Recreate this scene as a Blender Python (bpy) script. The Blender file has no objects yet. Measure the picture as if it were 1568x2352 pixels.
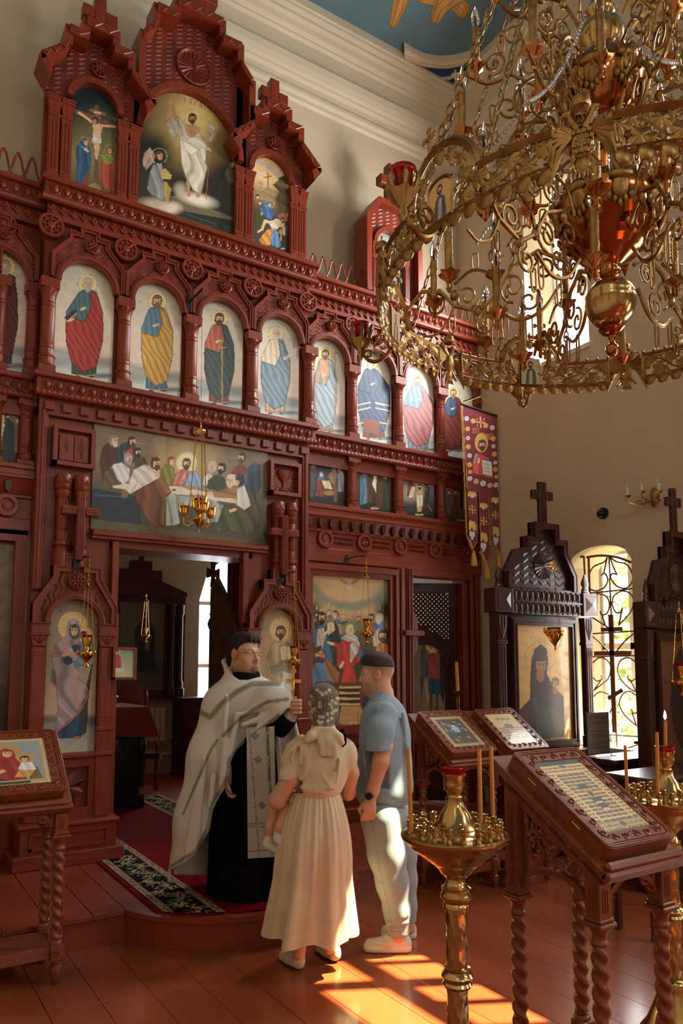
import bpy,bmesh,math,random
import numpy as np
from mathutils import Vector,Matrix,Euler
random.seed(7); RNG = np.random.RandomState(7)
S = bpy.context.scene
COL = S.collection
PI = math.pi
def R(a): return math.radians(a)

# ------------------------------------------------------------------ camera
CAMZ = 1.65
_f = 1712.0; _cx = 784.0; _cy = 1356.0; _yh = 1525.0
PITCH = math.atan((_yh - _cy) / _f)
YAW = math.atan2(math.hypot(_f,_yh - _cy),3477 - 784.0)
FWD = np.array([math.sin(YAW) * math.cos(PITCH),math.cos(YAW) * math.cos(PITCH),math.sin(PITCH)])
RGT = np.array([math.cos(YAW),-math.sin(YAW),0.0])
UPV = np.cross(RGT,FWD)
EYE = np.array([0,0,CAMZ])
cd = bpy.data.cameras.new('camera')
cam = bpy.data.objects.new('camera',cd); COL.objects.link(cam)
cd.sensor_fit = 'VERTICAL'; cd.sensor_height = 36.0; cd.sensor_width = 24.0
cd.lens = _f / 2352 * 36.0
cd.shift_y = (_cy - 1176.0) / 2352
cd.clip_start = 0.05; cd.clip_end = 300
cam.location = (0,0,CAMZ)
cam.rotation_euler = (PI / 2 + PITCH,0,-YAW)
S.camera = cam
def pix(p):
    """photograph pixel of world points (n,3)"""
    d = np.asarray(p,float) - EYE
    z = d @ FWD
    return _cx + _f * (d @ RGT) / z,_cy - _f * (d @ UPV) / z
def ray(x,y): return FWD * _f + RGT * (x - _cx) - UPV * (y - _cy)
def atY(x,y,Y): d = ray(x,y); return EYE + d * ((Y - EYE[1]) / d[1])
def atX(x,y,X): d = ray(x,y); return EYE + d * ((X - EYE[0]) / d[0])
def atZ(x,y,Z): d = ray(x,y); return EYE + d * ((Z - EYE[2]) / d[2])

# ------------------------------------------------------------------ light
vs = S.view_settings
vs.view_transform = 'Standard'; vs.look = 'None'; vs.gamma = 1.0; vs.use_curve_mapping = False
vs.exposure = 0.18
S.cycles.use_denoising = True
S.cycles.max_bounces = 8; S.cycles.diffuse_bounces = 5; S.cycles.glossy_bounces = 4
S.cycles.transparent_max_bounces = 10
S.cycles.sample_clamp_indirect = 6.0
S.cycles.caustics_reflective = False; S.cycles.caustics_refractive = False
w = bpy.data.worlds.new('world'); S.world = w; w.use_nodes = True
wn = w.node_tree.nodes; wl = w.node_tree.links
wb = wn['Background']
wb.inputs[0].default_value = (0.80,0.90,1.0,1); wb.inputs[1].default_value = 3.0
SUN_AZ = R(-27.0); SUN_EL = R(56.0)
SUNV = Vector((math.cos(SUN_AZ) * math.cos(SUN_EL),math.sin(SUN_AZ) * math.cos(SUN_EL),math.sin(SUN_EL)))
sl = bpy.data.lights.new('sun','SUN'); sun = bpy.data.objects.new('sun',sl); COL.objects.link(sun)
sl.energy = 40.0; sl.angle = R(0.4); sl.color = (1.0,0.87,0.50)
sun.rotation_euler = SUNV.to_track_quat('Z','Y').to_euler()
sun.location = (20,-10,30)
# room box: X from XL to XR, Y from YB (behind the camera) to YW (wall above the icon screen)
XL,XR,YB,YW,ZC = -1.24,5.68,-7.0,6.35,9.3
XM = 2.22
def window_light(name,loc,direction,sx,sy,power,col=(1.0,0.985,0.96)):
    l = bpy.data.lights.new(name,'AREA'); l.shape = 'RECTANGLE'; l.size = sx; l.size_y = sy
    l.energy = power; l.color = col
    o = bpy.data.objects.new(name,l); COL.objects.link(o)
    o.location = loc; o.rotation_euler = Vector(direction).to_track_quat('-Z','Y').to_euler()
    return o
# daylight through the window openings of the nave (right wall, left wall, west wall) and of the altar
for i,y in enumerate((4.92,1.6,-1.7,-5.0)):
    window_light('daylight_upper',(XR + 0.10,y,5.6),(-1,0,-0.25),0.75,1.6,(120,100,55,50)[i])
for i,y in enumerate((1.2,-1.7,-5.0)):
    window_light('daylight_lower',(XR + 0.10,y,1.8),(-1,0,-0.1),0.8,1.7,(34,22,20)[i])
window_light('daylight_lower_east',(XR + 0.08,4.47,1.8),(-1,0,-0.1),0.6,1.6,22)
for y in (-1.7,-5.0):
    window_light('daylight_left',(XL - 0.10,y,5.6),(1,0,-0.25),0.75,1.6,6)
window_light('daylight_west',(XM,YB + 0.1,5.0),(0,1,0.05),2.0,2.4,26)
window_light('daylight_altar',(4.65,9.86,2.2),(-0.3,-1,-0.1),1.2,1.8,38)

# ------------------------------------------------------------------ mesh helpers
class MB:
    def __init__(s): s.v = []; s.f = []
    def add(s,vs,fs):
        o = len(s.v); s.v.extend([tuple(map(float,p)) for p in vs]); s.f.extend([tuple(i + o for i in f) for f in fs]); return s
    def box(s,x0,x1,y0,y1,z0,z1,b=0.0):
        if x0 > x1: x0,x1 = x1,x0
        if y0 > y1: y0,y1 = y1,y0
        if z0 > z1: z0,z1 = z1,z0
        if b <= 0:
            return s.add([(x0,y0,z0),(x1,y0,z0),(x1,y1,z0),(x0,y1,z0),(x0,y0,z1),(x1,y0,z1),(x1,y1,z1),(x0,y1,z1)],
                         [(0,3,2,1),(4,5,6,7),(0,1,5,4),(1,2,6,5),(2,3,7,6),(3,0,4,7)])
        b = min(b,(x1-x0)*.49,(y1-y0)*.49,(z1-z0)*.49)
        V = []; idx = {}
        for ix,x in ((0,x0),(1,x1)):
            for iy,y in ((0,y0),(1,y1)):
                for iz,z in ((0,z0),(1,z1)):
                    sx,sy,sz = (1-2*ix)*b,(1-2*iy)*b,(1-2*iz)*b
                    for k,p in enumerate(((x,y+sy,z+sz),(x+sx,y,z+sz),(x+sx,y+sy,z))):
                        idx[(ix,iy,iz,k)] = len(V); V.append(p)
        F = []
        for i in (0,1):
            q = [(i,0,0,0),(i,1,0,0),(i,1,1,0),(i,0,1,0)]; F.append(q if i else q[::-1])
            q = [(0,i,0,1),(0,i,1,1),(1,i,1,1),(1,i,0,1)]; F.append(q if i else q[::-1])
            q = [(0,0,i,2),(1,0,i,2),(1,1,i,2),(0,1,i,2)]; F.append(q if i else q[::-1])
        for i in (0,1):
            for j in (0,1):
                q=[(i,j,0,0),(i,j,1,0),(i,j,1,1),(i,j,0,1)]; F.append(q if i==j else q[::-1])
                q=[(i,0,j,0),(i,1,j,0),(i,1,j,2),(i,0,j,2)]; F.append(q[::-1] if i==j else q)
                q=[(0,i,j,1),(1,i,j,1),(1,i,j,2),(0,i,j,2)]; F.append(q if i==j else q[::-1])
        for ix in (0,1):
            for iy in (0,1):
                for iz in (0,1):
                    t=[(ix,iy,iz,0),(ix,iy,iz,1),(ix,iy,iz,2)]; F.append(t if (ix+iy+iz)%2 else t[::-1])
        return s.add(V,[[idx[k] for k in f] for f in F])
    def prism(s,poly,d0,d1,axis='y'):
        """extrude a 2d outline; axis y: (x,z) outline, axis z: (x,y), axis x: (y,z)"""
        n = len(poly)
        def m(a,b,d): return (a,d,b) if axis == 'y' else ((a,b,d) if axis == 'z' else (d,a,b))
        V = [m(a,b,d0) for a,b in poly] + [m(a,b,d1) for a,b in poly]
        F = [tuple(range(n)),tuple(range(2*n-1,n-1,-1))] + [(i,i+n,(i+1) % n + n,(i+1) % n) for i in range(n)]
        return s.add(V,F)
    def band(s,a,b,d0,d1,axis='y',closed=False):
        """solid strip between two outlines with equal point counts (a ring or an arch)"""
        n = len(a)
        def m(p,d): return (p[0],d,p[1]) if axis == 'y' else ((p[0],p[1],d) if axis == 'z' else (d,p[0],p[1]))
        V = [m(p,d0) for p in a] + [m(p,d0) for p in b] + [m(p,d1) for p in a] + [m(p,d1) for p in b]
        F = []
        for i in range(n if closed else n-1):
            j = (i+1) % n
            F += [(i,j,n+j,n+i),(2*n+i,3*n+i,3*n+j,2*n+j),(i,2*n+i,2*n+j,j),(n+i,n+j,3*n+j,3*n+i)]
        if not closed: F += [(0,n,3*n,2*n),(n-1,3*n-1,4*n-1,2*n-1)]
        return s.add(V,F)
    def lathe(s,prof,c=(0,0,0),seg=16,axis='z',twist=0.0,lobes=0,amp=0.0,cap=True):
        """prof: list of (r, h)"""
        V = []; F = []; n = len(prof)
        for r,h in prof:
            for k in range(seg):
                a = 2*PI*k/seg
                rr = r*(1 + (amp*math.cos(lobes*a + twist*h) if lobes else 0))
                x,y = rr*math.cos(a),rr*math.sin(a)
                if axis == 'z': V.append((c[0]+x,c[1]+y,c[2]+h))
                elif axis == 'y': V.append((c[0]+x,c[1]+h,c[2]-y))
                else: V.append((c[0]+h,c[1]+x,c[2]+y))
        for i in range(n-1):
            for k in range(seg):
                F.append((i*seg+k,i*seg+(k+1)%seg,(i+1)*seg+(k+1)%seg,(i+1)*seg+k))
        if cap:
            F.append(tuple(range(seg-1,-1,-1))); F.append(tuple((n-1)*seg+k for k in range(seg)))
        return s.add(V,F)
    def tube(s,pts,r,seg=6,closed=False,cap=True,flat=None):
        """round bar along points; r a number or list. flat=(nx,ny,nz,fac): squash along that direction"""
        P = np.array(pts,float); n = len(P)
        if n < 2: return s
        rr = np.full(n,r) if np.isscalar(r) else np.array(r,float)
        T = np.zeros_like(P)
        if closed: T = np.roll(P,-1,0) - np.roll(P,1,0)
        else:
            T[1:-1] = P[2:] - P[:-2]; T[0] = P[1]-P[0]; T[-1] = P[-1]-P[-2]
        T /= np.maximum(np.linalg.norm(T,axis=1,keepdims=True),1e-9)
        ref = np.array([0,0,1.0]) if abs(T[0][2]) < .9 else np.array([1.0,0,0])
        N = np.cross(T[0],ref); N /= np.linalg.norm(N)
        V = []; F = []
        for i in range(n):
            N = N - T[i]*(N@T[i]); l = np.linalg.norm(N)
            if l < 1e-6: N = np.cross(T[i],[0.3,0.5,0.8]); l = np.linalg.norm(N)
            N = N/l; B = np.cross(T[i],N)
            for k in range(seg):
                a = 2*PI*k/seg
                o = (N*math.cos(a) + B*math.sin(a))*rr[i]
                if flat is not None:
                    d = np.array(flat[:3]); o = o - d*(o@d)*(1-flat[3])
                V.append(P[i]+o)
        m = n if closed else n-1
        for i in range(m):
            j = (i+1) % n
            for k in range(seg): F.append((i*seg+k,i*seg+(k+1)%seg,j*seg+(k+1)%seg,j*seg+k))
        if cap and not closed:
            F.append(tuple(range(seg-1,-1,-1))); F.append(tuple((n-1)*seg+k for k in range(seg)))
        return s.add(V,F)
    def ball(s,c,r,seg=10,rings=6):
        rx,ry,rz = (r,r,r) if np.isscalar(r) else r
        V = [(c[0],c[1],c[2]-rz)]; F = []
        for i in range(1,rings):
            t = PI*i/rings - PI/2
            for k in range(seg):
                a = 2*PI*k/seg
                V.append((c[0]+rx*math.cos(t)*math.cos(a),c[1]+ry*math.cos(t)*math.sin(a),c[2]+rz*math.sin(t)))
        V.append((c[0],c[1],c[2]+rz)); L = len(V)-1
        for k in range(seg): F.append((0,1+(k+1)%seg,1+k))
        for i in range(rings-2):
            for k in range(seg):
                a = 1+i*seg+k; b = 1+i*seg+(k+1)%seg
                F.append((a,b,b+seg,a+seg))
        o = 1+(rings-2)*seg
        for k in range(seg): F.append((o+k,o+(k+1)%seg,L))
        return s.add(V,F)
    def grid(s,fn,nu,nv,closeu=False):
        V = [fn(i/(nu if closeu else nu-1),j/(nv-1)) for j in range(nv) for i in range(nu)]
        F = []
        for j in range(nv-1):
            for i in range(nu if closeu else nu-1):
                i2 = (i+1) % nu
                F.append((j*nu+i,j*nu+i2,(j+1)*nu+i2,(j+1)*nu+i))
        return s.add(V,F)
    def xf(s,M,start=0):
        for i in range(start,len(s.v)):
            s.v[i] = tuple(M @ Vector(s.v[i]))
        return s
    def merge(s,o,M=None):
        vs_ = [tuple(M @ Vector(p)) for p in o.v] if M is not None else o.v
        return s.add(vs_,o.f)
    def mesh(s,name,mat=None,smooth=False,ang=None,fix=True):
        me = bpy.data.meshes.new(name)
        me.from_pydata(s.v,[],s.f); me.validate()
        if fix:
            bm = bmesh.new(); bm.from_mesh(me); bmesh.ops.recalc_face_normals(bm,faces=bm.faces[:]); bm.to_mesh(me); bm.free()
        if mat is not None: me.materials.append(mat)
        if smooth:
            me.polygons.foreach_set('use_smooth',[True]*len(me.polygons))
            if ang is not None:
                try: me.set_sharp_from_angle(angle=R(ang))
                except Exception: pass
        return me
WPOS = {}
def link(o,parent=None,wpos=(0,0,0)):
    """link, parent, and place by WORLD position (parents carry translation only unless local placement is used)"""
    COL.objects.link(o)
    w_ = Vector(wpos)
    if parent is not None:
        o.parent = parent; o.location = w_ - WPOS[parent.name]
    else: o.location = w_
    WPOS[o.name] = w_
    return o
def tag(o,label=None,cat=None,group=None,kind=None):
    if label: o['label'] = label
    if cat: o['category'] = cat
    if group: o['group'] = group
    if kind: o['kind'] = kind
    return o
def thing(name,label,cat,loc=(0,0,0),group=None,kind=None,rz=0.0):
    o = bpy.data.objects.new(name,None); o.empty_display_size = 0.1
    link(o,None,loc); o.rotation_euler = (0,0,rz)
    return tag(o,label,cat,group,kind)
def build(mb,name,mat,parent=None,smooth=False,ang=35,kind=None,local=False,label=None):
    """one mesh object; mb in world coordinates (or in the parent's frame when local)"""
    a = np.array(mb.v); c = (a.min(0)+a.max(0))/2
    mb.v = [tuple(p) for p in (a - c)]
    me = mb.mesh(name,mat,smooth,ang)
    o = bpy.data.objects.new(name,me)
    if local:
        COL.objects.link(o); o.parent = parent; o.location = Vector(c) - (OFF.get(parent.name,Vector((0,0,0))))
        OFF[o.name] = Vector(c); WPOS[o.name] = Vector((0,0,0))
    else: link(o,parent,c)
    if kind: o['kind'] = kind
    if label: o['label'] = label
    return o
OFF = {}
def inst(name,me,parent=None,loc=(0,0,0),rot=(0,0,0),sc=(1,1,1),local=False):
    o = bpy.data.objects.new(name,me)
    if local:
        COL.objects.link(o); o.parent = parent; o.location = Vector(loc) - OFF.get(parent.name,Vector((0,0,0))); OFF[o.name] = Vector(loc)
    else: link(o,parent,loc)
    o.rotation_euler = rot; o.scale = sc if not np.isscalar(sc) else (sc,)*3
    return o
def copy_tree(o,parent=None):
    c = o.copy(); COL.objects.link(c)
    if parent is not None: c.parent = parent
    for ch in list(o.children): copy_tree(ch,c)
    return c
def arc(cx,cz,r,a0,a1,n,rz=None):
    rz = r if rz is None else rz
    return [(cx + r*math.cos(R(a0+(a1-a0)*i/(n-1))),cz + rz*math.sin(R(a0+(a1-a0)*i/(n-1)))) for i in range(n)]
def spiral(c,r0,r1,a0,a1,n=14):
    return [(c[0] + (r0+(r1-r0)*t)*math.cos(a0+(a1-a0)*t),c[1] + (r0+(r1-r0)*t)*math.sin(a0+(a1-a0)*t)) for t in [i/(n-1) for i in range(n)]]
def bez(p0,p1,p2,p3,n=12):
    p0,p1,p2,p3 = map(np.array,(p0,p1,p2,p3)); t = np.linspace(0,1,n)[:,None]
    return [tuple(q) for q in (1-t)**3*p0 + 3*(1-t)**2*t*p1 + 3*(1-t)*t*t*p2 + t**3*p3]
def smoothpath(pts,n=6,closed=False):
    """Catmull-Rom through points"""
    P = [np.array(p,float) for p in pts]; m = len(P); out = []
    for i in range(m if closed else m-1):
        p1,p2 = P[i],P[(i+1) % m]
        p0 = P[i-1] if (closed or i > 0) else 2*p1-p2
        p3 = P[(i+2) % m] if (closed or i+2 < m) else 2*p2-p1
        for k in range(n):
            t = k/n
            out.append(0.5*((2*p1)+(-p0+p2)*t+(2*p0-5*p1+4*p2-p3)*t*t+(-p0+3*p1-3*p2+p3)*t**3))
    if not closed: out.append(P[-1])
    return out

# ------------------------------------------------------------------ materials
def srgb(r,g=None,b=None):
    if g is None: r,g,b = r
    return tuple(((c/255)/12.92 if c/255 <= .04045 else ((c/255+.055)/1.055)**2.4) for c in (r,g,b))
MATS = {}
def mat(name,col,rough=.5,metal=0.0,spec=.5,var=0.0,vscale=(6,6,6),vdet=4,bump=0.0,bscale=(40,40,40),coat=0.0,trans=0.0,emit=None,estr=0.0,col2=None,alpha=1.0,sheen=0.0,coords='OBJ',ior=1.45,sss=0.0):
    if name in MATS: return MATS[name]
    m = bpy.data.materials.new(name); m.use_nodes = True; MATS[name] = m
    nt = m.node_tree; N = nt.nodes; L = nt.links
    b = N['Principled BSDF']
    b.inputs['Base Color'].default_value = (*col,1); b.inputs['Roughness'].default_value = rough
    b.inputs['Metallic'].default_value = metal; b.inputs['Specular IOR Level'].default_value = spec
    b.inputs['Coat Weight'].default_value = coat; b.inputs['Coat Roughness'].default_value = .12
    b.inputs['Transmission Weight'].default_value = trans; b.inputs['IOR'].default_value = ior
    b.inputs['Sheen Weight'].default_value = sheen
    b.inputs['Alpha'].default_value = alpha
    if sss: b.inputs['Subsurface Weight'].default_value = sss; b.inputs['Subsurface Radius'].default_value = (.01,.004,.002)
    if emit: b.inputs['Emission Color'].default_value = (*emit,1); b.inputs['Emission Strength'].default_value = estr
    if var or bump:
        if coords == 'POS': src = N.new('ShaderNodeNewGeometry').outputs['Position']
        else: src = N.new('ShaderNodeTexCoord').outputs['Object']
    if var:
        mp = N.new('ShaderNodeMapping'); mp.inputs['Scale'].default_value = vscale; L.new(src,mp.inputs[0])
        nz = N.new('ShaderNodeTexNoise'); nz.inputs['Scale'].default_value = 1.0; nz.inputs['Detail'].default_value = vdet
        L.new(mp.outputs[0],nz.inputs['Vector'])
        rp = N.new('ShaderNodeValToRGB'); L.new(nz.outputs['Fac'],rp.inputs[0])
        c2 = col2 if col2 else tuple(c*(1-var) for c in col)
        rp.color_ramp.elements[0].position = .3; rp.color_ramp.elements[1].position = .7
        rp.color_ramp.elements[0].color = (*c2,1); rp.color_ramp.elements[1].color = (*[min(1,c*(1+var*.6)) for c in col],1)
        L.new(rp.outputs[0],b.inputs['Base Color'])
    if bump:
        mp2 = N.new('ShaderNodeMapping'); mp2.inputs['Scale'].default_value = bscale; L.new(src,mp2.inputs[0])
        n2 = N.new('ShaderNodeTexNoise'); n2.inputs['Scale'].default_value = 1.0; n2.inputs['Detail'].default_value = 3
        L.new(mp2.outputs[0],n2.inputs['Vector'])
        bp = N.new('ShaderNodeBump'); bp.inputs['Strength'].default_value = bump; bp.inputs['Distance'].default_value = .004
        L.new(n2.outputs['Fac'],bp.inputs['Height']); L.new(bp.outputs[0],b.inputs['Normal'])
    return m
def attr_mat(name,rough=.5,spec=.4,coat=0.0,metal=0.0,attr='Col',bump=0.0,bscale=300,sheen=0,sss=0.0):
    if name in MATS: return MATS[name]
    m = bpy.data.materials.new(name); m.use_nodes = True; MATS[name] = m
    N = m.node_tree.nodes; L = m.node_tree.links; b = N['Principled BSDF']
    a = N.new('ShaderNodeAttribute'); a.attribute_name = attr
    L.new(a.outputs['Color'],b.inputs['Base Color'])
    b.inputs['Roughness'].default_value = rough; b.inputs['Specular IOR Level'].default_value = spec
    b.inputs['Coat Weight'].default_value = coat; b.inputs['Metallic'].default_value = metal; b.inputs['Sheen Weight'].default_value = sheen
    b.inputs['Coat Roughness'].default_value = .08
    if sss: b.inputs['Subsurface Weight'].default_value = sss; b.inputs['Subsurface Radius'].default_value = (.012,.005,.003); b.inputs['Subsurface Scale'].default_value = .5
    if bump:
        nz = N.new('ShaderNodeTexNoise'); nz.inputs['Scale'].default_value = bscale
        bp = N.new('ShaderNodeBump'); bp.inputs['Strength'].default_value = bump; bp.inputs['Distance'].default_value = .002
        L.new(nz.outputs['Fac'],bp.inputs['Height']); L.new(bp.outputs[0],b.inputs['Normal'])
    return m
def chevron_relief(m,sx,sz,strength=.9,dist=.008,horizontal=True):
    """carved wavy rows as a bump on top of a wood material (world positions)"""
    N = m.node_tree.nodes; L = m.node_tree.links; b = N['Principled BSDF']
    g = N.new('ShaderNodeNewGeometry'); sp = N.new('ShaderNodeSeparateXYZ'); L.new(g.outputs['Position'],sp.inputs[0])
    def M(op,a,bb=None):
        n = N.new('ShaderNodeMath'); n.operation = op
        for i,q in enumerate((a,bb)):
            if q is None: continue
            if isinstance(q,(int,float)): n.inputs[i].default_value = q
            else: L.new(q,n.inputs[i])
        return n.outputs[0]
    u,v = (sp.outputs['X'],sp.outputs['Z']) if horizontal else (sp.outputs['Z'],sp.outputs['X'])
    tri = M('PINGPONG',M('MULTIPLY',u,sx),.5)
    h = M('MINIMUM',M('MULTIPLY',M('FRACT',M('ADD',M('MULTIPLY',v,sz),M('MULTIPLY',tri,1.2))),3.2),1.0)
    bp = N.new('ShaderNodeBump'); bp.inputs['Strength'].default_value = strength; bp.inputs['Distance'].default_value = dist
    L.new(h,bp.inputs['Height']); L.new(bp.outputs[0],b.inputs['Normal'])
    return m
WOODR = srgb(130,52,31)
M_red = mat('red_stained_wood',WOODR,rough=.36,spec=.5,var=.24,vscale=(46,46,4),bump=.25,bscale=(90,90,6))
M_redh = mat('red_stained_wood_lengthwise',WOODR,rough=.36,spec=.5,var=.24,vscale=(4,46,46),bump=.25,bscale=(6,90,90))
M_redchev = chevron_relief(mat('red_stained_carved_wood',srgb(120,46,28),rough=.42,var=.3,vscale=(20,20,4)),11.0,24.0)
M_redchevv = chevron_relief(mat('red_stained_fluted_carving',srgb(120,46,28),rough=.42,var=.3,vscale=(20,20,4)),9.0,26.0,horizontal=False)
M_dark = mat('dark_stained_wood',srgb(66,33,25),rough=.34,var=.45,vscale=(26,26,2.4),bump=.25,bscale=(90,90,6))
M_darkh = mat('dark_stained_wood_lengthwise',srgb(62,30,22),rough=.34,var=.45,vscale=(2.4,26,26),bump=.25,bscale=(6,90,90))
M_darkchev = chevron_relief(mat('dark_carved_wood',srgb(54,27,21),rough=.42,var=.3),9.0,16.0)
M_oak = mat('varnished_oak',srgb(128,62,36),rough=.33,var=.28,vscale=(40,40,4),bump=.22,bscale=(110,110,7),coat=.15)
M_oakh = mat('varnished_oak_lengthwise',srgb(128,62,36),rough=.33,var=.28,vscale=(4,40,40),bump=.22,bscale=(7,110,110),coat=.15)
M_brass = mat('polished_brass',srgb(196,164,108),rough=.20,metal=1.0,var=.15,vscale=(9,9,9))
M_brassd = mat('aged_brass',srgb(164,128,78),rough=.36,metal=1.0,var=.35,vscale=(25,25,25),bump=.3,bscale=(160,160,160))
M_copper = mat('polished_copper_brass',srgb(176,114,68),rough=.14,metal=1.0,var=.15,vscale=(6,6,6))
M_gold = mat('gilded_metal',srgb(232,178,92),rough=.16,metal=1.0)
M_goldm = mat('matte_gilt',srgb(190,140,66),rough=.42,metal=1.0,bump=.4,bscale=(220,220,220))
M_black = mat('black_metal',srgb(24,22,22),rough=.45)
M_redglass = mat('ruby_glass',srgb(190,14,26),rough=.08,trans=.55,ior=1.4)
M_wax = mat('beeswax',srgb(206,142,70),rough=.45,sss=.2)
M_flame = mat('flame',(1,.7,.3),emit=(1,.62,.22),estr=14)
M_clear = mat('clear_bulb_glass',(.96,.97,1),rough=.03,trans=1.0,ior=1.3)
M_white = mat('white_plaster',srgb(226,216,198),rough=.75,var=.06,vscale=(2,2,2))
M_paint = attr_mat('painted_icon_panel',rough=.42,spec=.45)
M_paintgl = attr_mat('painted_icon_under_glass',rough=.38,spec=.5,coat=.45)
# ------------------------------------------------------------------ painted panels (colour carried by the mesh points)
def lin(c): return np.array(srgb(c))
class Canvas:
    """a flat painted panel: points O + a*U + b*V (a,b in 0..1, b upwards); shapes are given in the frame of a view of it"""
    def __init__(s,O,U,V,step,crop=(0,0,1.0),frame=None):
        s.O,s.U,s.V = (np.array(q,float) for q in (O,U,V))
        s.nu = max(3,int(np.linalg.norm(s.U)/step)+1); s.nv = max(3,int(np.linalg.norm(s.V)/step)+1)
        a,b = np.meshgrid(np.linspace(0,1,s.nu),np.linspace(0,1,s.nv))
        s.a,s.b = a.ravel(),b.ravel()
        s.P = s.O + s.a[:,None]*s.U + s.b[:,None]*s.V
        if frame is None:
            x,y = pix(s.P); s.u = (x-crop[0])*crop[2]; s.v = (y-crop[1])*crop[2]
        else: s.u = s.a*frame[0]; s.v = (1-s.b)*frame[1]
        s.c = np.zeros((len(s.a),3))
    def fill(s,col): s.c[:] = lin(col); return s
    def vgrad(s,stops,key='b'):
        t = (1-s.b) if key == 'b' else s.v
        for k in range(3): s.c[:,k] = np.interp(t,[q[0] for q in stops],[lin(q[1])[k] for q in stops])
        return s
    def _put(s,idx,col,al=1.0):
        s.c[idx] = s.c[idx]*(1-np.asarray(al)[...,None]) + col*np.asarray(al)[...,None] if not np.isscalar(al) else s.c[idx]*(1-al)+col*al
    def poly(s,pts,col,fold=0.0,d=80,k=.12,al=1.0,wob=1.0,edge=0.0):
        p = np.array(pts,float)
        box = np.nonzero((s.u >= p[:,0].min()) & (s.u <= p[:,0].max()) & (s.v >= p[:,1].min()) & (s.v <= p[:,1].max()))[0]
        if not len(box): return s
        u,v = s.u[box],s.v[box]; ins = np.zeros(len(box),bool); n = len(p)
        dm = np.full(len(box),1e9)
        for i in range(n):
            x1,y1 = p[i]; x2,y2 = p[(i+1) % n]
            if y1 != y2: ins ^= ((y1 > v) != (y2 > v)) & (u < (x2-x1)*(v-y1)/(y2-y1)+x1)
            if edge:
                l2 = (x2-x1)**2+(y2-y1)**2+1e-9
                t = np.clip(((u-x1)*(x2-x1)+(v-y1)*(y2-y1))/l2,0,1)
                dm = np.minimum(dm,np.hypot(u-x1-t*(x2-x1),v-y1-t*(y2-y1)))
        idx = box[ins]; C = np.tile(lin(col),(len(idx),1))
        if fold:
            a = R(d); q = -math.sin(a)*s.u[idx] + math.cos(a)*s.v[idx]; r = math.cos(a)*s.u[idx] + math.sin(a)*s.v[idx]
            ph = k*q + .9*wob*np.sin(r*k*.11 + q*k*.17) + .45*wob*np.sin(r*k*.23+q*k*.31+1.3)
            sh = 1 + fold*(.65*np.sin(ph) + .35*np.sin(2.3*ph+1))
            C = C*np.clip(sh,.15,2.2)[:,None]
        if edge: C = C*np.clip(dm[ins]/edge,.45,1)[:,None]
        s._put(idx,C,al); return s
    def ell(s,x,y,rx,ry,col,rot=0,soft=0.0,al=1.0,shade=0.0):
        a = R(rot); du,dv = s.u-x,s.v-y
        r = np.hypot((du*math.cos(a)+dv*math.sin(a))/rx,(-du*math.sin(a)+dv*math.cos(a))/ry)
        if soft: w_ = np.clip((1+soft-r)/(2*soft),0,1)*al; idx = np.nonzero(w_ > .003)[0]; C = lin(col); s.c[idx] = s.c[idx]*(1-w_[idx,None]) + C*w_[idx,None]
        else:
            idx = np.nonzero(r <= 1)[0]; C = np.tile(lin(col),(len(idx),1))
            if shade: C = C*np.clip(1-shade*(du[idx]/rx),.2,1.6)[:,None]
            s._put(idx,C,al)
        return s
    def ring(s,x,y,r,w_,col,al=1.0,ry=None):
        ry = r if ry is None else ry
        d = np.hypot((s.u-x)/r,(s.v-y)/ry); idx = np.nonzero(np.abs(d-1) < w_/r/2)[0]; s._put(idx,lin(col),al); return s
    def line(s,pts,w_,col,al=1.0):
        for (x1,y1),(x2,y2) in zip(pts[:-1],pts[1:]):
            l2 = (x2-x1)**2+(y2-y1)**2+1e-9
            t = np.clip(((s.u-x1)*(x2-x1)+(s.v-y1)*(y2-y1))/l2,0,1)
            idx = np.nonzero(np.hypot(s.u-x1-t*(x2-x1),s.v-y1-t*(y2-y1)) < w_/2)[0]
            s._put(idx,lin(col),al)
        return s
    def rough(s,amt=.06,k=.05):
        n = np.sin(s.u*k+1.7*np.sin(s.v*k*.7))*np.sin(s.v*k*1.3+1.1*np.sin(s.u*k*.6))
        s.c *= (1+amt*n + amt*.6*(RNG.rand(len(s.c))-.5))[:,None]; return s
    def text(s,x,y,n,h,col,slope=0.0,al=.8,w_=None,seed=3):
        """a line of small lettering: upright strokes joined into letters"""
        r = random.Random(seed); cw = h*.72; lw = w_ or h*.16
        for i in range(n):
            X = x+i*cw; Y = y+slope*i*cw
            k = r.choice((0,1,2,3))
            s.line([(X,Y),(X,Y+h)],lw,col,al)
            s.line([(X+cw*.55,Y),(X+cw*.55,Y+h)],lw,col,al) if k != 2 else s.line([(X,Y),(X+cw*.5,Y+h*.1)],lw,col,al)
            if k in (0,2): s.line([(X,Y+h*.5),(X+cw*.55,Y+h*.5)],lw,col,al)
            if k in (1,3): s.line([(X,Y+h*(.05 if k == 1 else .95)),(X+cw*.55,Y+h*(.05 if k == 1 else .95))],lw,col,al)
        return s
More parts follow.
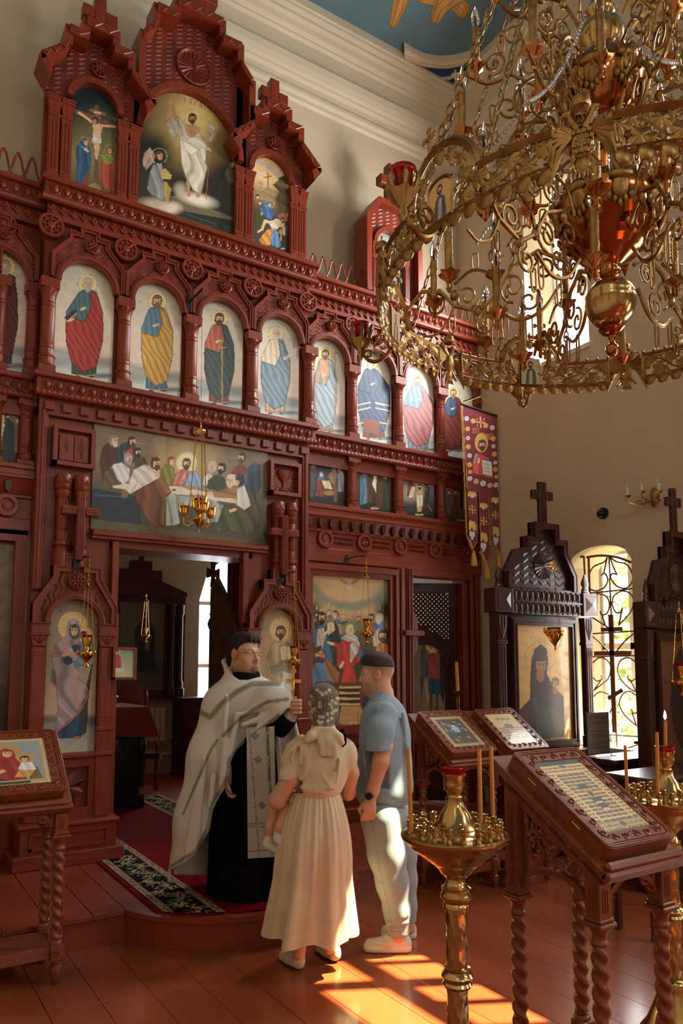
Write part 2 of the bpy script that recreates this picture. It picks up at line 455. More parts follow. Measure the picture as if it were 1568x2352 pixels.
    def head(s,x,y,r,skin=(214,170,130),hair=(70,45,30),beard=None,halo=None,face=0.0,tilt=0,veil=None,hr=1.9,eyes=True,hring=(150,60,40)):
        """face: -1 looks left, 0 front, 1 right (r: half face width)"""
        if halo: s.ell(x,y-r*.1,r*hr,r*hr*1.03,halo); s.ring(x,y-r*.1,r*hr,max(1.6,r*.07),hring,.8)
        hx = x-face*r*.35
        s.ell(hx,y-r*.25,r*1.18,r*1.38,veil if veil else hair,tilt)
        if veil: s.ell(hx,y+r*.5,r*1.35,r*1.25,veil,tilt)
        elif hair and beard is not None: s.ell(hx-r*.1,y+r*.35,r*1.15,r*1.0,hair,tilt)
        s.ell(x+face*r*.15,y,r*.80,r*1.16,skin,tilt,shade=.22)
        s.ell(x+face*r*.15,y-r*.62,r*.6,r*.38,tuple(min(255,c*1.08) for c in skin),tilt,soft=.5,al=.6)
        if beard: s.ell(x+face*r*.3,y+r*.95,r*.66,r*.85,beard,tilt); s.ell(x+face*r*.3,y+r*.5,r*.22,r*.08,(150,80,70))
        if veil: s.ell(hx,y-r*1.05,r*.95,r*.42,veil,tilt)
        elif hair: s.ell(hx,y-r*1.05,r*1.0,r*.48,hair,tilt)
        if eyes:
            for sx in (-.36,.36):
                ex = x+face*r*.3+sx*r*(1-.25*abs(face))
                s.ell(ex,y-r*.06,r*.17,r*.085,(50,34,26)); s.line([(ex-r*.2,y-r*.26),(ex+r*.2,y-r*.28)],r*.09,(80,52,38),.8)
            s.line([(x+face*r*.4,y-r*.05),(x+face*r*.48,y+r*.36)],r*.1,(160,110,84),.8)
        return s
    def hand(s,x,y,r,rot=0,col=(216,172,134)):
        s.ell(x,y,r,r*.5,col,rot,shade=.2);
        for k in (-1,0,1): s.ell(x+r*.9*math.cos(R(rot+k*14)),y+r*.9*math.sin(R(rot+k*14)),r*.6,r*.15,col,rot+k*10)
        return s
    def make(s,name,label=None,cat='icon painting',parent=None,material=None,gain=1.0,group=None,thick=.012,arch=None):
        n = np.cross(s.U,s.V); n /= np.linalg.norm(n)      # faces away from the back
        c0 = s.O + (s.U+s.V)/2
        nu,nv = s.nu,s.nv
        i = np.arange(nu-1); j = np.arange(nv-1)
        I,J = np.meshgrid(i,j); q = (J*nu+I).ravel()
        F = np.stack([q,q+1,q+nu+1,q+nu],1)
        V = s.P - c0
        if arch is not None:
            keep = ~arch(s)
            F = F[keep[F].all(1)]
        # back board rim: four extra corner points behind the painted face
        cor = [0,nu-1,nu*nv-1,nu*(nv-1)]
        me = bpy.data.meshes.new(name)
        nb = len(V)
        back = np.array([V[k]-n*thick for k in cor]) if arch is None else np.zeros((0,3))
        allv = np.vstack([V,back]) if len(back) else V
        faces = F.tolist()
        if len(back):
            faces += [(nb+3,nb+2,nb+1,nb),(cor[0],nb,nb+1,cor[1]),(cor[1],nb+1,nb+2,cor[2]),(cor[2],nb+2,nb+3,cor[3]),(cor[3],nb+3,nb,cor[0])]
        me.vertices.add(len(allv)); me.vertices.foreach_set('co',allv.astype(np.float32).ravel())
        ls = [len(f) for f in faces]
        flat = np.fromiter((x for f in faces for x in f),dtype=np.int32)
        me.loops.add(len(flat)); me.loops.foreach_set('vertex_index',flat)
        me.polygons.add(len(faces)); me.polygons.foreach_set('loop_start',np.concatenate([[0],np.cumsum(ls)[:-1]]).astype(np.int32))
        me.update(calc_edges=True)
        at = me.color_attributes.new('Col','FLOAT_COLOR','POINT')
        C = np.ones((len(allv),4),np.float32); C[:,:3] = .05; q = s.c.mean(1,keepdims=True); C[:nb,:3] = np.clip((s.c*.86+q*.14)*gain,0,.92)
        at.data.foreach_set('color',C.ravel())
        me.materials.append(material or M_paint)
        o = bpy.data.objects.new(name,me); link(o,parent,c0)
        if label: tag(o,label,cat,group)
        return o
def wallcanvas(x0,x1,z0,z1,Y,crop,step=.0062):
    return Canvas((x0,Y,z0),(x1-x0,0,0),(0,0,z1-z0),step,crop)
# ------------------------------------------------------------------ the room
M_wall = mat('cream_limewash',srgb(205,190,163),rough=.8,var=.10,vscale=(1.1,1.1,.5),coords='POS',bump=.12,bscale=(14,14,14))
M_corn = mat('cream_cornice_paint',srgb(214,202,180),rough=.7,var=.05,vscale=(1.5,1.5,1.5))
M_floor = mat('orange_brown_floor_paint',srgb(150,74,42),rough=.27,spec=.5,var=.22,vscale=(3,.9,3),coords='POS',bump=.15,bscale=(9,3,9),coat=.45)
M_step = mat('worn_red_brown_floor_paint',srgb(134,58,38),rough=.33,var=.2,vscale=(2,1,2),coords='POS',bump=.15,bscale=(9,4,9))
M_blue = attr_mat('blue_ceiling_fresco',rough=.75,spec=.2)
M_deep = mat('deep_blue_plaster',srgb(30,72,112),rough=.75,var=.12,vscale=(3,3,3))
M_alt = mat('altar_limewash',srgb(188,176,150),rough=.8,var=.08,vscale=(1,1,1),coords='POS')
def structure(o): o['kind'] = 'structure'; return o
# floor: wide painted boards along the nave
fl = structure(thing('floor','orange brown painted board floor of the nave','floor',(XM,0,0)))
BW = 0.246; x = 1.563 - 13*BW; k = 0
while x < XR:
    x1 = min(x+BW,XR+.02); xa = max(x,XL)
    if x1 > XL:
        ys = [YB,-3.1+(k*1.37) % 3.2,5.2] if k % 3 else [YB,5.2]
        for y0,y1 in zip(ys[:-1],ys[1:]):
            build(MB().box(xa+.0012,x1-.0012,y0+.0015,y1-.0015,-.03,random.uniform(-.0012,.0),.0012),'floor_board',M_floor,fl)
    x += BW; k += 1
build(MB().box(XL-.6,XR+.6,YB-.6,11,-.12,-.031),'subfloor',M_step,fl)
# raised platform (solea) with a rounded ambon in the middle
PZ = 0.19
AMB = [(1.40,4.60)]
for i in range(17):
    t = i/16; xx = 1.42+t*(3.02-1.42); AMB.append((xx,4.56 - .50*math.sin(PI*t)**.62))
AMB.append((3.04,4.60))
sol = structure(thing('floor_platform','raised red brown platform with rounded step before the icon screen','platform',(XM,5.2,0)))
def cut(front,back): return front + back
edge = [(XL,4.60)] + AMB + [(XR,4.60)]
build(MB().prism([(a,b+.012) for a,b in edge] + [(XR,10.2),(XL,10.2)],0.0,PZ-.03,'z'),'riser',M_step,sol)
# top boards with a small nosing, running along X in the wings and along Y in the middle
def top_strip(poly,name='top_board'): build(MB().prism(poly,PZ-.03,PZ,'z'),name,M_step,sol)
g = .0015
for a,b in ((XL,1.40),(3.04,XR)):
    xx = a
    while xx < b-.01:
        x1 = min(xx+.245,b); build(MB().box(xx+g,x1-g,4.582,10.2,PZ-.03,PZ,.003),'top_board',M_step,sol); xx = x1
n = 7
for i in range(n):
    a = 1.40+1.64*i/n; b = 1.40+1.64*(i+1)/n
    fr = []
    for xx in np.linspace(a+g,b-g,5):
        t = min(1,max(0,(xx-1.42)/1.6)); fr.append((xx,(4.56 - .50*math.sin(PI*t)**.62 if 0 < t < 1 else 4.59)-.018))
    top_strip(fr + [(b-g,10.2),(a+g,10.2)])
for p0,p1 in ((0,6),(6,12),(12,18)):
    pass
# walls with openings -------------------------------------------------
def wall_x(name,xa,xb,y0,y1,z0,z1,ops,m):
    """wall between planes xa and xb along y; ops: (y0,y1,z0,zspring,ztop)"""
    mb = MB(); ops = sorted(ops); y = y0
    cols = sorted(set([y0,y1] + [q for o in ops for q in o[:2]]))
    for a,b in zip(cols[:-1],cols[1:]):
        here = sorted([o for o in ops if o[0] <= a+1e-6 and o[1] >= b-1e-6],key=lambda o: o[2])
        z = z0
        for o in here:
            mb.box(xa,xb,a,b,z,o[2]); z = o[4]
            if o[4] > o[3]+.01 and abs(a-o[0]) < 1e-6:
                c = (o[0]+o[1])/2; hw = (o[1]-o[0])/2; N = 12
                for i in range(N):
                    ya,yb = o[0]+(o[1]-o[0])*i/N,o[0]+(o[1]-o[0])*(i+1)/N
                    za = o[3]+(o[4]-o[3])*math.sqrt(max(0,1-((ya-c)/hw)**2)); zb = o[3]+(o[4]-o[3])*math.sqrt(max(0,1-((yb-c)/hw)**2))
                    mb.prism([(ya,za),(yb,zb),(yb,o[4]),(ya,o[4])],xa,xb,'x')
        mb.box(xa,xb,a,b,z,z1)
    o = build(mb,name,m); structure(o); return o
UPW = [(4.50,5.30,4.70,6.55,6.55),(.78,2.0,4.85,6.95,6.95),(-2.1,-1.3,4.70,6.55,6.55),(-5.4,-4.6,4.70,6.55,6.55)]
LOW = [(4.13,4.83,.90,2.58,2.74),(.85,1.55,.90,2.58,2.74),(-2.05,-1.35,.90,2.58,2.74),(-5.35,-4.65,.90,2.58,2.74)]
tag(wall_x('wall_right',XR,XR+.55,YB,10.2,0,8.6,UPW + LOW,M_wall),'cream plastered side wall with two window openings','wall')
tag(wall_x('wall_left',XL-.55,XL,YB,10.2,0,8.6,[(-2.1,-1.3,4.7,6.55,6.55),(-5.4,-4.6,4.7,6.55,6.55)],M_wall),'cream plastered wall on the shaded side','wall')
tag(structure(build(MB().box(XL-.5,XR+.5,YW,YW+.5,4.6,8.6),'wall_back',M_wall)),'cream plastered wall above the carved icon screen','wall')
mb = MB(); mb.box(XL-.5,XM-1,YB-.5,YB,0,8.6); mb.box(XM+1,XR+.5,YB-.5,YB,0,8.6); mb.box(XM-1,XM+1,YB-.5,YB,0,3.8); mb.box(XM-1,XM+1,YB-.5,YB,6.2,8.6)
tag(structure(build(mb,'wall_west',M_wall)),'plain wall at the west end of the nave','wall')
# cornice
PROF = [(.0,7.47),(.03,7.49),(.03,7.53),(.05,7.56),(.05,7.60),(.015,7.62),(.015,7.71),(.05,7.73),(.05,7.755),(.08,7.77),(.10,7.83),(.11,7.90),(.06,7.93),(.055,7.97),(.055,8.13),(.085,8.15),(.085,8.17),(.12,8.20),(.13,8.235),(.135,8.255),(.17,8.28),(.17,8.31),(.20,8.34),(.205,8.37),(.22,8.38),(.22,8.52),(0,8.52)]
def cornice(name,which,label):
    mb = MB()
    V = []; n = len(PROF)
    for e in (0,1):
        for o_,z in PROF:
            if which == 'back': V.append(((XL+o_) if e == 0 else (XR-o_),YW-o_,z))
            elif which == 'right': V.append((XR-o_,(YB+o_) if e == 0 else (YW-o_),z))
            elif which == 'left': V.append((XL+o_,(YB+o_) if e == 0 else (YW-o_),z))
            else: V.append(((XL+o_) if e == 0 else (XR-o_),YB+o_,z))
    F = [(i,i+1,n+i+1,n+i) for i in range(n-1)]
    mb.add(V,F); o = build(mb,name,M_corn); structure(o); return tag(o,label,'cornice')
cornice('trim_1','back','cream stepped ceiling cornice above the icon screen')
cornice('trim_2','right','cream stepped cornice along the window wall')
cornice('trim_3','left','cream stepped cornice along the shaded wall')
cornice('trim_4','west','cream stepped cornice at the west end')
# ceiling: blue field, painted robe ends, moulded corner with a deep blue spandrel
ce = structure(thing('ceiling','blue painted ceiling with golden robe ends in fresco','ceiling',(XM,0,8.5)))
CB = (92,124,140)
cc = Canvas((XL,YW-.1,8.47),(XR-XL,0,0),(0,YB-YW,0),.03)
cc.fill(CB); cc.rough(.10,.02)
# finer area in view
build(MB().box(XL-.3,XR+.3,YB-.3,YW+.3,8.60,8.75),'ceiling_slab',M_corn,ce)
FX0,FX1,FY0,FY1 = 3.2,5.58,4.6,6.25
class _C(Canvas): pass
f2 = Canvas((FX0,FY1,8.466),(FX1-FX0,0,0),(0,FY0-FY1,0),.0075,(860,0,5.227))
f2.fill(CB); f2.rough(.10,.004)
robe = (196,140,62); rd = (96,56,30)
for pts,ls in (([(228,-60),(420,-60),(405,30),(370,120),(300,260),(235,345),(165,295),(190,160)],[[(300,-60),(270,80),(205,320)],[(360,-60),(335,110),(235,320)]]),
                ([(450,-60),(1180,-60),(1180,-10),(1080,10),(960,80),(850,160),(790,250),(755,292),(700,270),(662,240),(670,140),(700,70),(600,50),(470,5)],[[(760,0),(715,120),(690,250)],[(950,10),(800,120),(735,270)],[(860,-40),(760,60),(720,130)]]),
                ([(905,110),(1020,40),(1085,5),(1140,60),(1145,130),(1110,200),(1045,240),(990,180)],[[(1000,60),(1060,140),(1075,215)],[(960,90),(1030,180),(1050,230)],[(1050,30),(1110,100),(1105,190)]])):
    f2.poly(pts,robe,fold=.22,d=110,k=.03,edge=14)
    for l in ls: f2.line(l,8,rd,.8)
for c,m in ((cc,'ceiling_field'),(f2,'ceiling_fresco')):
    o = c.make(m,parent=ce,material=M_blue,thick=.01)
A0 = [(928,105),(955.7,122),(982,132),(1022.6,136),(1061,130),(1099,115),(1135,84),(1180,40)]
A1 = [(929,134),(959.5,147),(982,153),(1022,156),(1061,149),(1099,134),(1137,111),(1190,70)]
za,zb = 8.40,8.41
a3 = [tuple(atZ(x,y,8.42)[:2]) for x,y in A0]; b3 = [tuple(atZ(x,y,8.41)[:2]) for x,y in A1]
a3 = [tuple(p) for p in smoothpath(a3,4)]; b3 = [tuple(p) for p in smoothpath(b3,4)]
kk = [i for i in range(len(a3)) if max(a3[i][0],b3[i][0]) < XR-.225]; a3,b3 = [a3[i] for i in kk],[b3[i] for i in kk]
mb = MB().band(a3,b3,8.40,8.475,'z')
mid = [((p[0]+q[0])/2,(p[1]+q[1])/2) for p,q in zip(a3,b3)]
build(mb,'corner_moulding',M_corn,ce)
mb = MB().tube([(p[0]*.6+q[0]*.4,p[1]*.6+q[1]*.4,8.40) for p,q in zip(a3,b3)],.012,6); mb.tube([(p[0]*.25+q[0]*.75,p[1]*.25+q[1]*.75,8.40) for p,q in zip(a3,b3)],.008,6)
build(mb,'corner_bead',M_corn,ce,smooth=True)
cor = (XR-.215,YW-.215)
build(MB().prism([tuple(p) for p in b3] + [(XR-.215,b3[-1][1]),cor,(b3[0][0],YW-.215)],8.415,8.44,'z'),'corner_spandrel',M_deep,ce)
# plaster ornament: palmette with two leafy sprays
mb = MB(); oc = atZ(1046,175,8.41); ax = Vector((-1,-1,0)).normalized(); ay = Vector((1,-1,0)).normalized()
def orn(u,v,r,h=.02): p = Vector((oc[0],oc[1],8.405))+ax*u+ay*v; mb.ball(p,(r,r,h),8,5)
for a in range(-80,81,20): orn(.055*math.cos(R(a))-.01,.055*math.sin(R(a)),.016); orn(.028*math.cos(R(a)),.028*math.sin(R(a)),.012)
orn(0,0,.022,.03); orn(-.04,0,.018); orn(.085,0,.012)
for s_ in (-1,1):
    for i in range(7): orn(-.01+.012*i*.4,s_*(.075+.02*i),.014-.001*i); orn(.012-.004*i,s_*(.08+.02*i),.009)
build(mb,'corner_ornament',M_white,ce,smooth=True)
# altar behind the screen
tag(structure(build(MB().box(XL-.3,3.95,9.9,10.2,0,5),'wall_altar',M_alt)),'dim cream wall of the altar behind the royal doors','wall')
mb = MB(); mb.box(5.35,XR+.3,9.9,10.2,0,5); mb.box(3.95,5.35,9.9,10.2,0,.9); mb.box(3.95,5.35,9.9,10.2,3.25,5)
N = 14
for i in range(N):
    xa,xb = 3.95+1.4*i/N,3.95+1.4*(i+1)/N
    f_ = lambda q: 2.55+.68*math.sqrt(max(0,1-((q-4.65)/.7)**2))
    mb.prism([(xa,f_(xa)),(xb,f_(xb)),(xb,3.25),(xa,3.25)],9.9,10.2)
tag(structure(build(mb,'wall_altar_window',M_alt)),'altar wall around the arched bright window','wall')
tag(structure(build(MB().box(XL-.3,XR+.3,YW+.5,10.2,4.75,5.0),'ceiling_altar',M_alt)),'low plastered ceiling of the altar','ceiling')
w3 = structure(thing('window_3','bright arched window in the altar behind the red curtain','window',(4.65,10.15,.9)))
mb = MB()
for xx in (3.98,4.63,5.3): mb.box(xx,xx+.05,10.12,10.17,.9,3.2)
for z in (.9,1.6,2.5,3.15): mb.box(3.98,5.35,10.12,10.17,z,z+.05)
build(mb,'window_frame',M_white,w3)
# windows of the window wall ------------------------------------------
M_pane = bpy.data.materials.new('window_glass'); M_pane.use_nodes = True
_n = M_pane.node_tree.nodes; _l = M_pane.node_tree.links; _n.remove(_n['Principled BSDF']); _t = _n.new('ShaderNodeBsdfTransparent'); _g = _n.new('ShaderNodeBsdfGlossy'); _g.inputs['Roughness'].default_value = .02; _m = _n.new('ShaderNodeMixShader'); _m.inputs[0].default_value = .05
_l.new(_t.outputs[0],_m.inputs[1]); _l.new(_g.outputs[0],_m.inputs[2]); _l.new(_m.outputs[0],_n['Material Output'].inputs[0])
M_iron = mat('brown_painted_iron',srgb(120,78,46),rough=.45,metal=.3)
M_pvc = mat('white_window_frame',srgb(236,236,232),rough=.4)
def sash(parent,y0,y1,z0,z1,ny,nz,xw,m,t=.05):
    mb = MB()
    for i in range(ny+1): y = y0+(y1-y0)*i/ny; mb.box(xw,xw+.05,y-t/2,y+t/2,z0,z1)
    for i in range(nz+1): z = z0+(z1-z0)*i/nz; mb.box(xw,xw+.05,y0,y1,z-t/2,z+t/2)
    build(mb,'window_frame',m,parent)
    for i in range(ny):
        for j in range(nz):
            build(MB().box(xw+.02,xw+.026,y0+(y1-y0)*i/ny+t/2,y0+(y1-y0)*(i+1)/ny-t/2,z0+(z1-z0)*j/nz+t/2,z0+(z1-z0)*(j+1)/nz-t/2),'window_pane',M_pane,parent)
w2 = structure(thing('window_2','bright high window behind the chandelier in the side wall','window',(XR+.4,4.9,4.7)))
sash(w2,4.50,5.30,4.70,6.55,2,2,XR+.44,M_pvc)
build(MB().box(XR-.02,XR+.5,4.48,5.32,4.66,4.705),'window_sill',M_pvc,w2)
w4 = structure(thing('window_4','high nave window that casts the sun patch on the floor','window',(XR+.4,1.6,4.7)))
mb = MB()
for y,t,zt in ((.78,.08,6.95),(1.085,.045,6.22),(1.36,.10,6.95),(1.665,.045,6.22),(2.0,.08,6.95)): mb.box(XR+.44,XR+.49,y-t/2,y+t/2,4.85,zt)
for z,t in ((4.85,.06),(6.22,.16),(6.95,.06)): mb.box(XR+.44,XR+.49,.78,2.0,z-t/2,z+t/2)
build(mb,'window_frame',M_pvc,w4)
w1 = structure(thing('window_1','low arched window with a wrought iron grille beside the dark icon case','window',(XR+.3,4.48,.9)))
sash(w1,4.13,4.83,.90,2.74,2,2,XR+.46,M_pvc,.06)
build(MB().box(XR-.03,XR+.55,4.11,4.85,.86,.905),'window_sill',M_pvc,w1)
# wrought iron grille: two leaves of scrolls around an orthodox cross
GX = XR+.10
def gy(px_): return float(atX(px_,1450,GX)[1])
def gp(x,y): p = atX(x,y,GX); return (GX,float(p[1]),float(p[2]))
def gc(x,y): return gp(1150+x/3.75,1200+y/3.75)      # coordinates read from an enlarged view, upper part
def gd(x,y): return gp(1150+x/3.75,1480+y/3.75)
grille = MB()
T_ = .0075
def bar(pts,r=T_): grille.tube(smoothpath(pts,5) if len(pts) > 2 else pts,r,6)
bar([gc(755,300),gd(800,760)],.012); bar([gc(715,300),gc(755,1150)],.010)
bar([gc(740,300),gc(860,285),gc(1000,300),gc(1125,345)],.012); bar([gc(560,335),gc(640,305),gc(720,295)],.011)
bar([gc(930,290),gc(940,480)],T_); bar([gc(935,480),gc(950,800)],T_); bar([gc(955,930),gd(1000,900)],.008)
bar([gc(760,610),gc(940,592),gc(1140,570)]); bar([gc(775,960),gc(1155,935)]); bar([gc(785,1158),gc(1165,1148)])
bar([gd(940,780),gd(1195,795)])
bar([gc(760,440),gc(800,380),gc(890,340),gc(915,300)]); bar([gc(915,300),gc(900,370),gc(885,440)])
bar([gc(940,300),gc(1000,340),gc(1080,360),gc(1130,440),gc(1130,510),gc(1080,565),gc(1000,550),gc(945,480),gc(960,440),gc(1000,450)])
bar([gc(940,300),gc(970,390),gc(1000,450)])
bar([gc(760,570),gc(820,590),gc(890,560),gc(920,500),gc(905,450),gc(880,440),gc(865,462)])
bar([gc(775,640),gc(840,615),gc(910,640),gc(935,710),gc(915,780),gc(870,795),gc(855,765)]); bar([gc(870,795),gc(900,890)])
bar([gc(955,700),gc(975,630),gc(1050,590),gc(1120,620),gc(1145,690),gc(1110,780),gc(1020,880)]); bar([gc(955,700),gc(985,770),gc(1030,775),gc(1045,738)])
bar([gc(775,810),gc(900,890),gc(955,930)]); bar([gc(1045,738),gc(1015,890)])
bar([gc(780,975),gc(860,1040),gc(945,1140)]); bar([gc(1155,950),gc(1060,1030),gc(975,1140)])
bar([gd(790,160),gd(850,115),gd(920,140),gd(948,210),gd(920,300),gd(850,360),gd(800,400)]); bar([gd(795,285),gd(830,315),gd(870,300),gd(865,268)]); bar([gd(860,315),gd(805,390)])
bar([gd(1170,160),gd(1100,115),gd(1030,140),gd(1005,220),gd(1040,310),gd(1110,380),gd(1170,410)]); bar([gd(1170,285),gd(1130,315),gd(1095,295),gd(1095,265)]); bar([gd(1110,300),gd(1165,400)])
bar([gd(800,450),gd(850,410),gd(920,430),gd(965,510),gd(940,590)]); bar([gd(1180,450),gd(1110,405),gd(1050,430),gd(1020,510),gd(1060,600),gd(1130,670),gd(1185,710)]); bar([gd(1185,575),gd(1150,595),gd(1120,560)]); bar([gd(1130,590),gd(1165,690)])
bar([gd(1190,860),gd(1100,890),gd(1070,905)])
build(grille,'window_grille',M_iron,w1,smooth=True)
def gbox(a,b,mb):
    p,q = a,b; y0,y1 = sorted((p[1],q[1])); z0,z1 = sorted((p[2],q[2])); mb.box(GX-.02,GX-.008,y0,y1,z0,z1)
mb = MB(); gbox(gc(935,795),gd(1010,760),mb); gbox(gc(872,908),gc(1053,935),mb); gbox(gc(812,1110),gc(1135,1145),mb)
i0 = len(mb.v); a = gd(995,430); mb.box(GX-.02,GX-.008,a[1]-.09,a[1]+.09,a[2]-.018,a[2]+.018)
mb.xf(Matrix.Translation(a) @ Matrix.Rotation(R(-28),4,'X') @ Matrix.Translation([-q for q in a]),i0)
build(mb,'grille_cross',M_iron,w1)
# what is seen outside the low window: a hedge of foliage and pale paving
M_leaf = mat('outside_foliage',srgb(120,140,70),rough=.6,var=.5,vscale=(9,9,9))
mb = MB(); r_ = random.Random(4)
for i in range(1500):
    c = Vector((XR+3.2+r_.uniform(0,1.6),r_.uniform(3.2,8.4),r_.uniform(-.3,3.4))); d = Vector((r_.gauss(0,1),r_.gauss(0,1),r_.gauss(0,1))).normalized(); e = d.orthogonal().normalized(); s_ = r_.uniform(.08,.16)
    mb.add([c-d*s_,c+e*s_*.5,c+d*s_,c-e*s_*.5],[(0,1,2,3)])
tag(build(mb,'foliage',M_leaf,None),'sunlit green garden foliage outside the grilled window','foliage',kind='stuff')
M_pave = mat('pale_paving',srgb(200,196,186),rough=.8)
tag(structure(build(MB().box(XR+.56,XR+14,-12,16,-.35,-.3),'ground',M_pave)),'pale ground outside the church','ground')
tr = thing('sun_block_tree','leafy trunk and crown added outside to block sun at the high window','sun_block_tree',(8.3,3.7,-.3))  # added out of view, its leaves block sun through the high window
m = MB(); m.tube([(8.3,3.7,-.3),(8.35,3.75,4),(8.2,3.6,8.5)],[.2,.16,.08],9); build(m,'trunk',mat('bark',srgb(84,66,50),rough=.9),tr,smooth=True)
m = MB()
for i in range(1700):
    d = Vector((r_.gauss(0,1),r_.gauss(0,1),r_.gauss(0,1))).normalized(); c = Vector((8.2,3.6,9.5))+Vector((d.x*1.5,d.y*1.25,d.z*1.7))*r_.uniform(.2,1)**.5; e = Vector((r_.gauss(0,1),r_.gauss(0,1),r_.gauss(0,1))).normalized(); f_ = e.orthogonal().normalized(); s_ = r_.uniform(.12,.2)
    m.add([c-e*s_,c+f_*s_*.55,c+e*s_,c-f_*s_*.55],[(0,1,2,3)])
o = build(m,'crown',M_leaf,tr); o['kind'] = 'stuff'
# ------------------------------------------------------------------ carved icon screen
YF,YG = 5.90,6.05
def egg_mesh():
    m = MB(); m.ball((0,.004,-.002),(.024,.018,.034),10,6)
    u = [(-.036,.006,.040)] + [(.036*math.cos(R(a)),.002,-.006+.042*math.sin(R(a))) for a in range(180,361,20)] + [(.036,.006,.040)]
    m.tube(u,.0055,5)
    m.tube([(.0425,.004,.036),(.0425,.004,-.030)],[.005,.0015],4)
    return m.mesh('egg_ornament',M_red,True,50)
def drop_mesh():
    m = MB(); m.band([(-.026,0),(0,.026),(.026,0),(0,-.026)],[(-.008,0),(0,.008),(.008,0),(0,-.008)],-.012,.006,'y',closed=True)
    m.box(-.012,.012,-.009,.006,.018,.045); m.box(-.039,-.018,-.008,.006,.004,.018); return m.mesh('drop_ornament',M_red)
def dentil_mesh(): return MB().box(-.034,.034,-.025,.01,-.034,.034,.004).mesh('dentil',M_red)
def petal_disc(r,n,name,m_,depth=.02,spoke=False):
    m = MB(); m.lathe([(r*.98,.008),(r,0),(r*.98,-.012),(r*.86,-.016),(r*.82,-.008),(r*.8,-.006)],(0,0,0),24,'y',cap=True)
    if spoke:
        m = MB(); m.lathe([(r,.01),(r,-.012),(r*.94,-.018),(r*.78,-.018),(r*.74,-.002),(r*.3,-.001),(r*.28,-.02),(r*.05,-.026)],(0,0,0),24,'y')
        for k in range(8):
            a = 2*PI*k/8; d = (math.cos(a),math.sin(a)); m.tube([(d[0]*r*.25,-.012,d[1]*r*.25),(d[0]*r*.8,-.012,d[1]*r*.8)],.0075,5)
        m.tube([(r*.52*math.cos(2*PI*k/16),-.012,r*.52*math.sin(2*PI*k/16)) for k in range(16)],.006,5,closed=True)
    else:
        for k in range(n):
            a = 2*PI*k/n; c = (r*.52*math.cos(a),-.012,r*.52*math.sin(a))
            i0 = len(m.v); m.ball((0,0,0),(r*.36,depth*.7,r*.17),7,5)
            m.xf(Matrix.Translation(c) @ Matrix.Rotation(-a,4,'Y'),i0)
        m.ball((0,-.014,0),(r*.2,.012,r*.2),8,5)
    return m.mesh(name,m_,True,40)
ME_egg,ME_drop,ME_dent = egg_mesh(),drop_mesh(),dentil_mesh()
ME_ros = petal_disc(.055,8,'rosette',M_red); ME_med = petal_disc(.098,8,'medallion',M_red,spoke=True)
def roundel_mesh(k):
    m = MB(); r = .088
    m.lathe([(r,.02),(r,-.02),(r*.95,-.026),(r*.62,-.026),(r*.58,-.006),(r*.35,-.003),(r*.33,-.014),(r*.03,-.018)],(0,0,0),24,'y')
    if k:
        for q in range(9):
            a = 2*PI*q/9; i0 = len(m.v); m.ball((0,0,0),(r*.22,.012,r*.09),6,4); m.xf(Matrix.Translation((r*.34*math.cos(a),-.012,r*.34*math.sin(a))) @ Matrix.Rotation(-a,4,'Y'),i0)
    return m.mesh('roundel',M_red,True,40)
ME_rou = [roundel_mesh(0),roundel_mesh(1)]
def column_mesh(h,r=.056,name='arcade_column',m_=None):
    """faceted column, origin at its foot"""
    m = MB(); m.box(-r*1.12,r*1.12,-r*.95,r*.8,0,h*.075,.004)
    p = [(r*1.0,h*.075),(r*1.05,h*.085),(r*1.05,h*.155),(r*1.18,h*.165),(r*1.18,h*.175),(r*.95,h*.19),(r*.95,h*.25),(r*.88,h*.255),(r*.95,h*.262),(r*.95,h*.29),(r*.88,h*.295),(r*.93,h*.302),
         (r*.93,h*.70),(r*.86,h*.705),(r*.93,h*.712),(r*.93,h*.74),(r*.86,h*.745),(r*.93,h*.752),(r*.93,h*.80),(r*.98,h*.81),(r*1.18,h*.88),(r*1.22,h*.885),(r*1.22,h*.895)]
    m.lathe(p,(0,0,0),12,'z')
    m.box(-r*1.25,r*1.25,-r*1.15,r*.8,h*.89,h,.004)
    for s_ in (-1,1): m.tube([(s_*r*.2,-r*.95,h*.825),(s_*r*.75,-r*1.12,h*.875)],.006,4)
    m.tube([(0,-r*.95,h*.82),(0,-r*1.16,h*.876)],.006,4)
    return m.mesh(name,m_ or M_red,True,30)
ME_col = column_mesh(.745); ME_fcol = column_mesh(.52,.058,'feast_column')
def turned_mesh():
    p = [(.060,0),(.060,.10),(.052,.135),(.046,.14),(.043,.15),(.058,.165),(.058,.19),(.044,.2),(.044,.27),(.0425,.272),(.044,.274),(.044,.52),(.0425,.522),(.044,.524),(.045,.545),(.056,.56),(.056,.58),(.046,.59),(.052,.60),(.060,.615),(.060,.70),(.052,.715)]
    m = MB().lathe(p,(0,0,0),20,'z')
    for a in (-125,-90,-55):
        for s_ in (-1,0,1):
            c = (.059*math.cos(R(a+s_*11)),.059*math.sin(R(a+s_*11)),.663-.012*abs(s_)); m.ball(c,(.008,.008,.024 if s_ == 0 else .016),6,5)
    return m.mesh('turned_column',M_red,True,40)
ME_turn = turned_mesh()
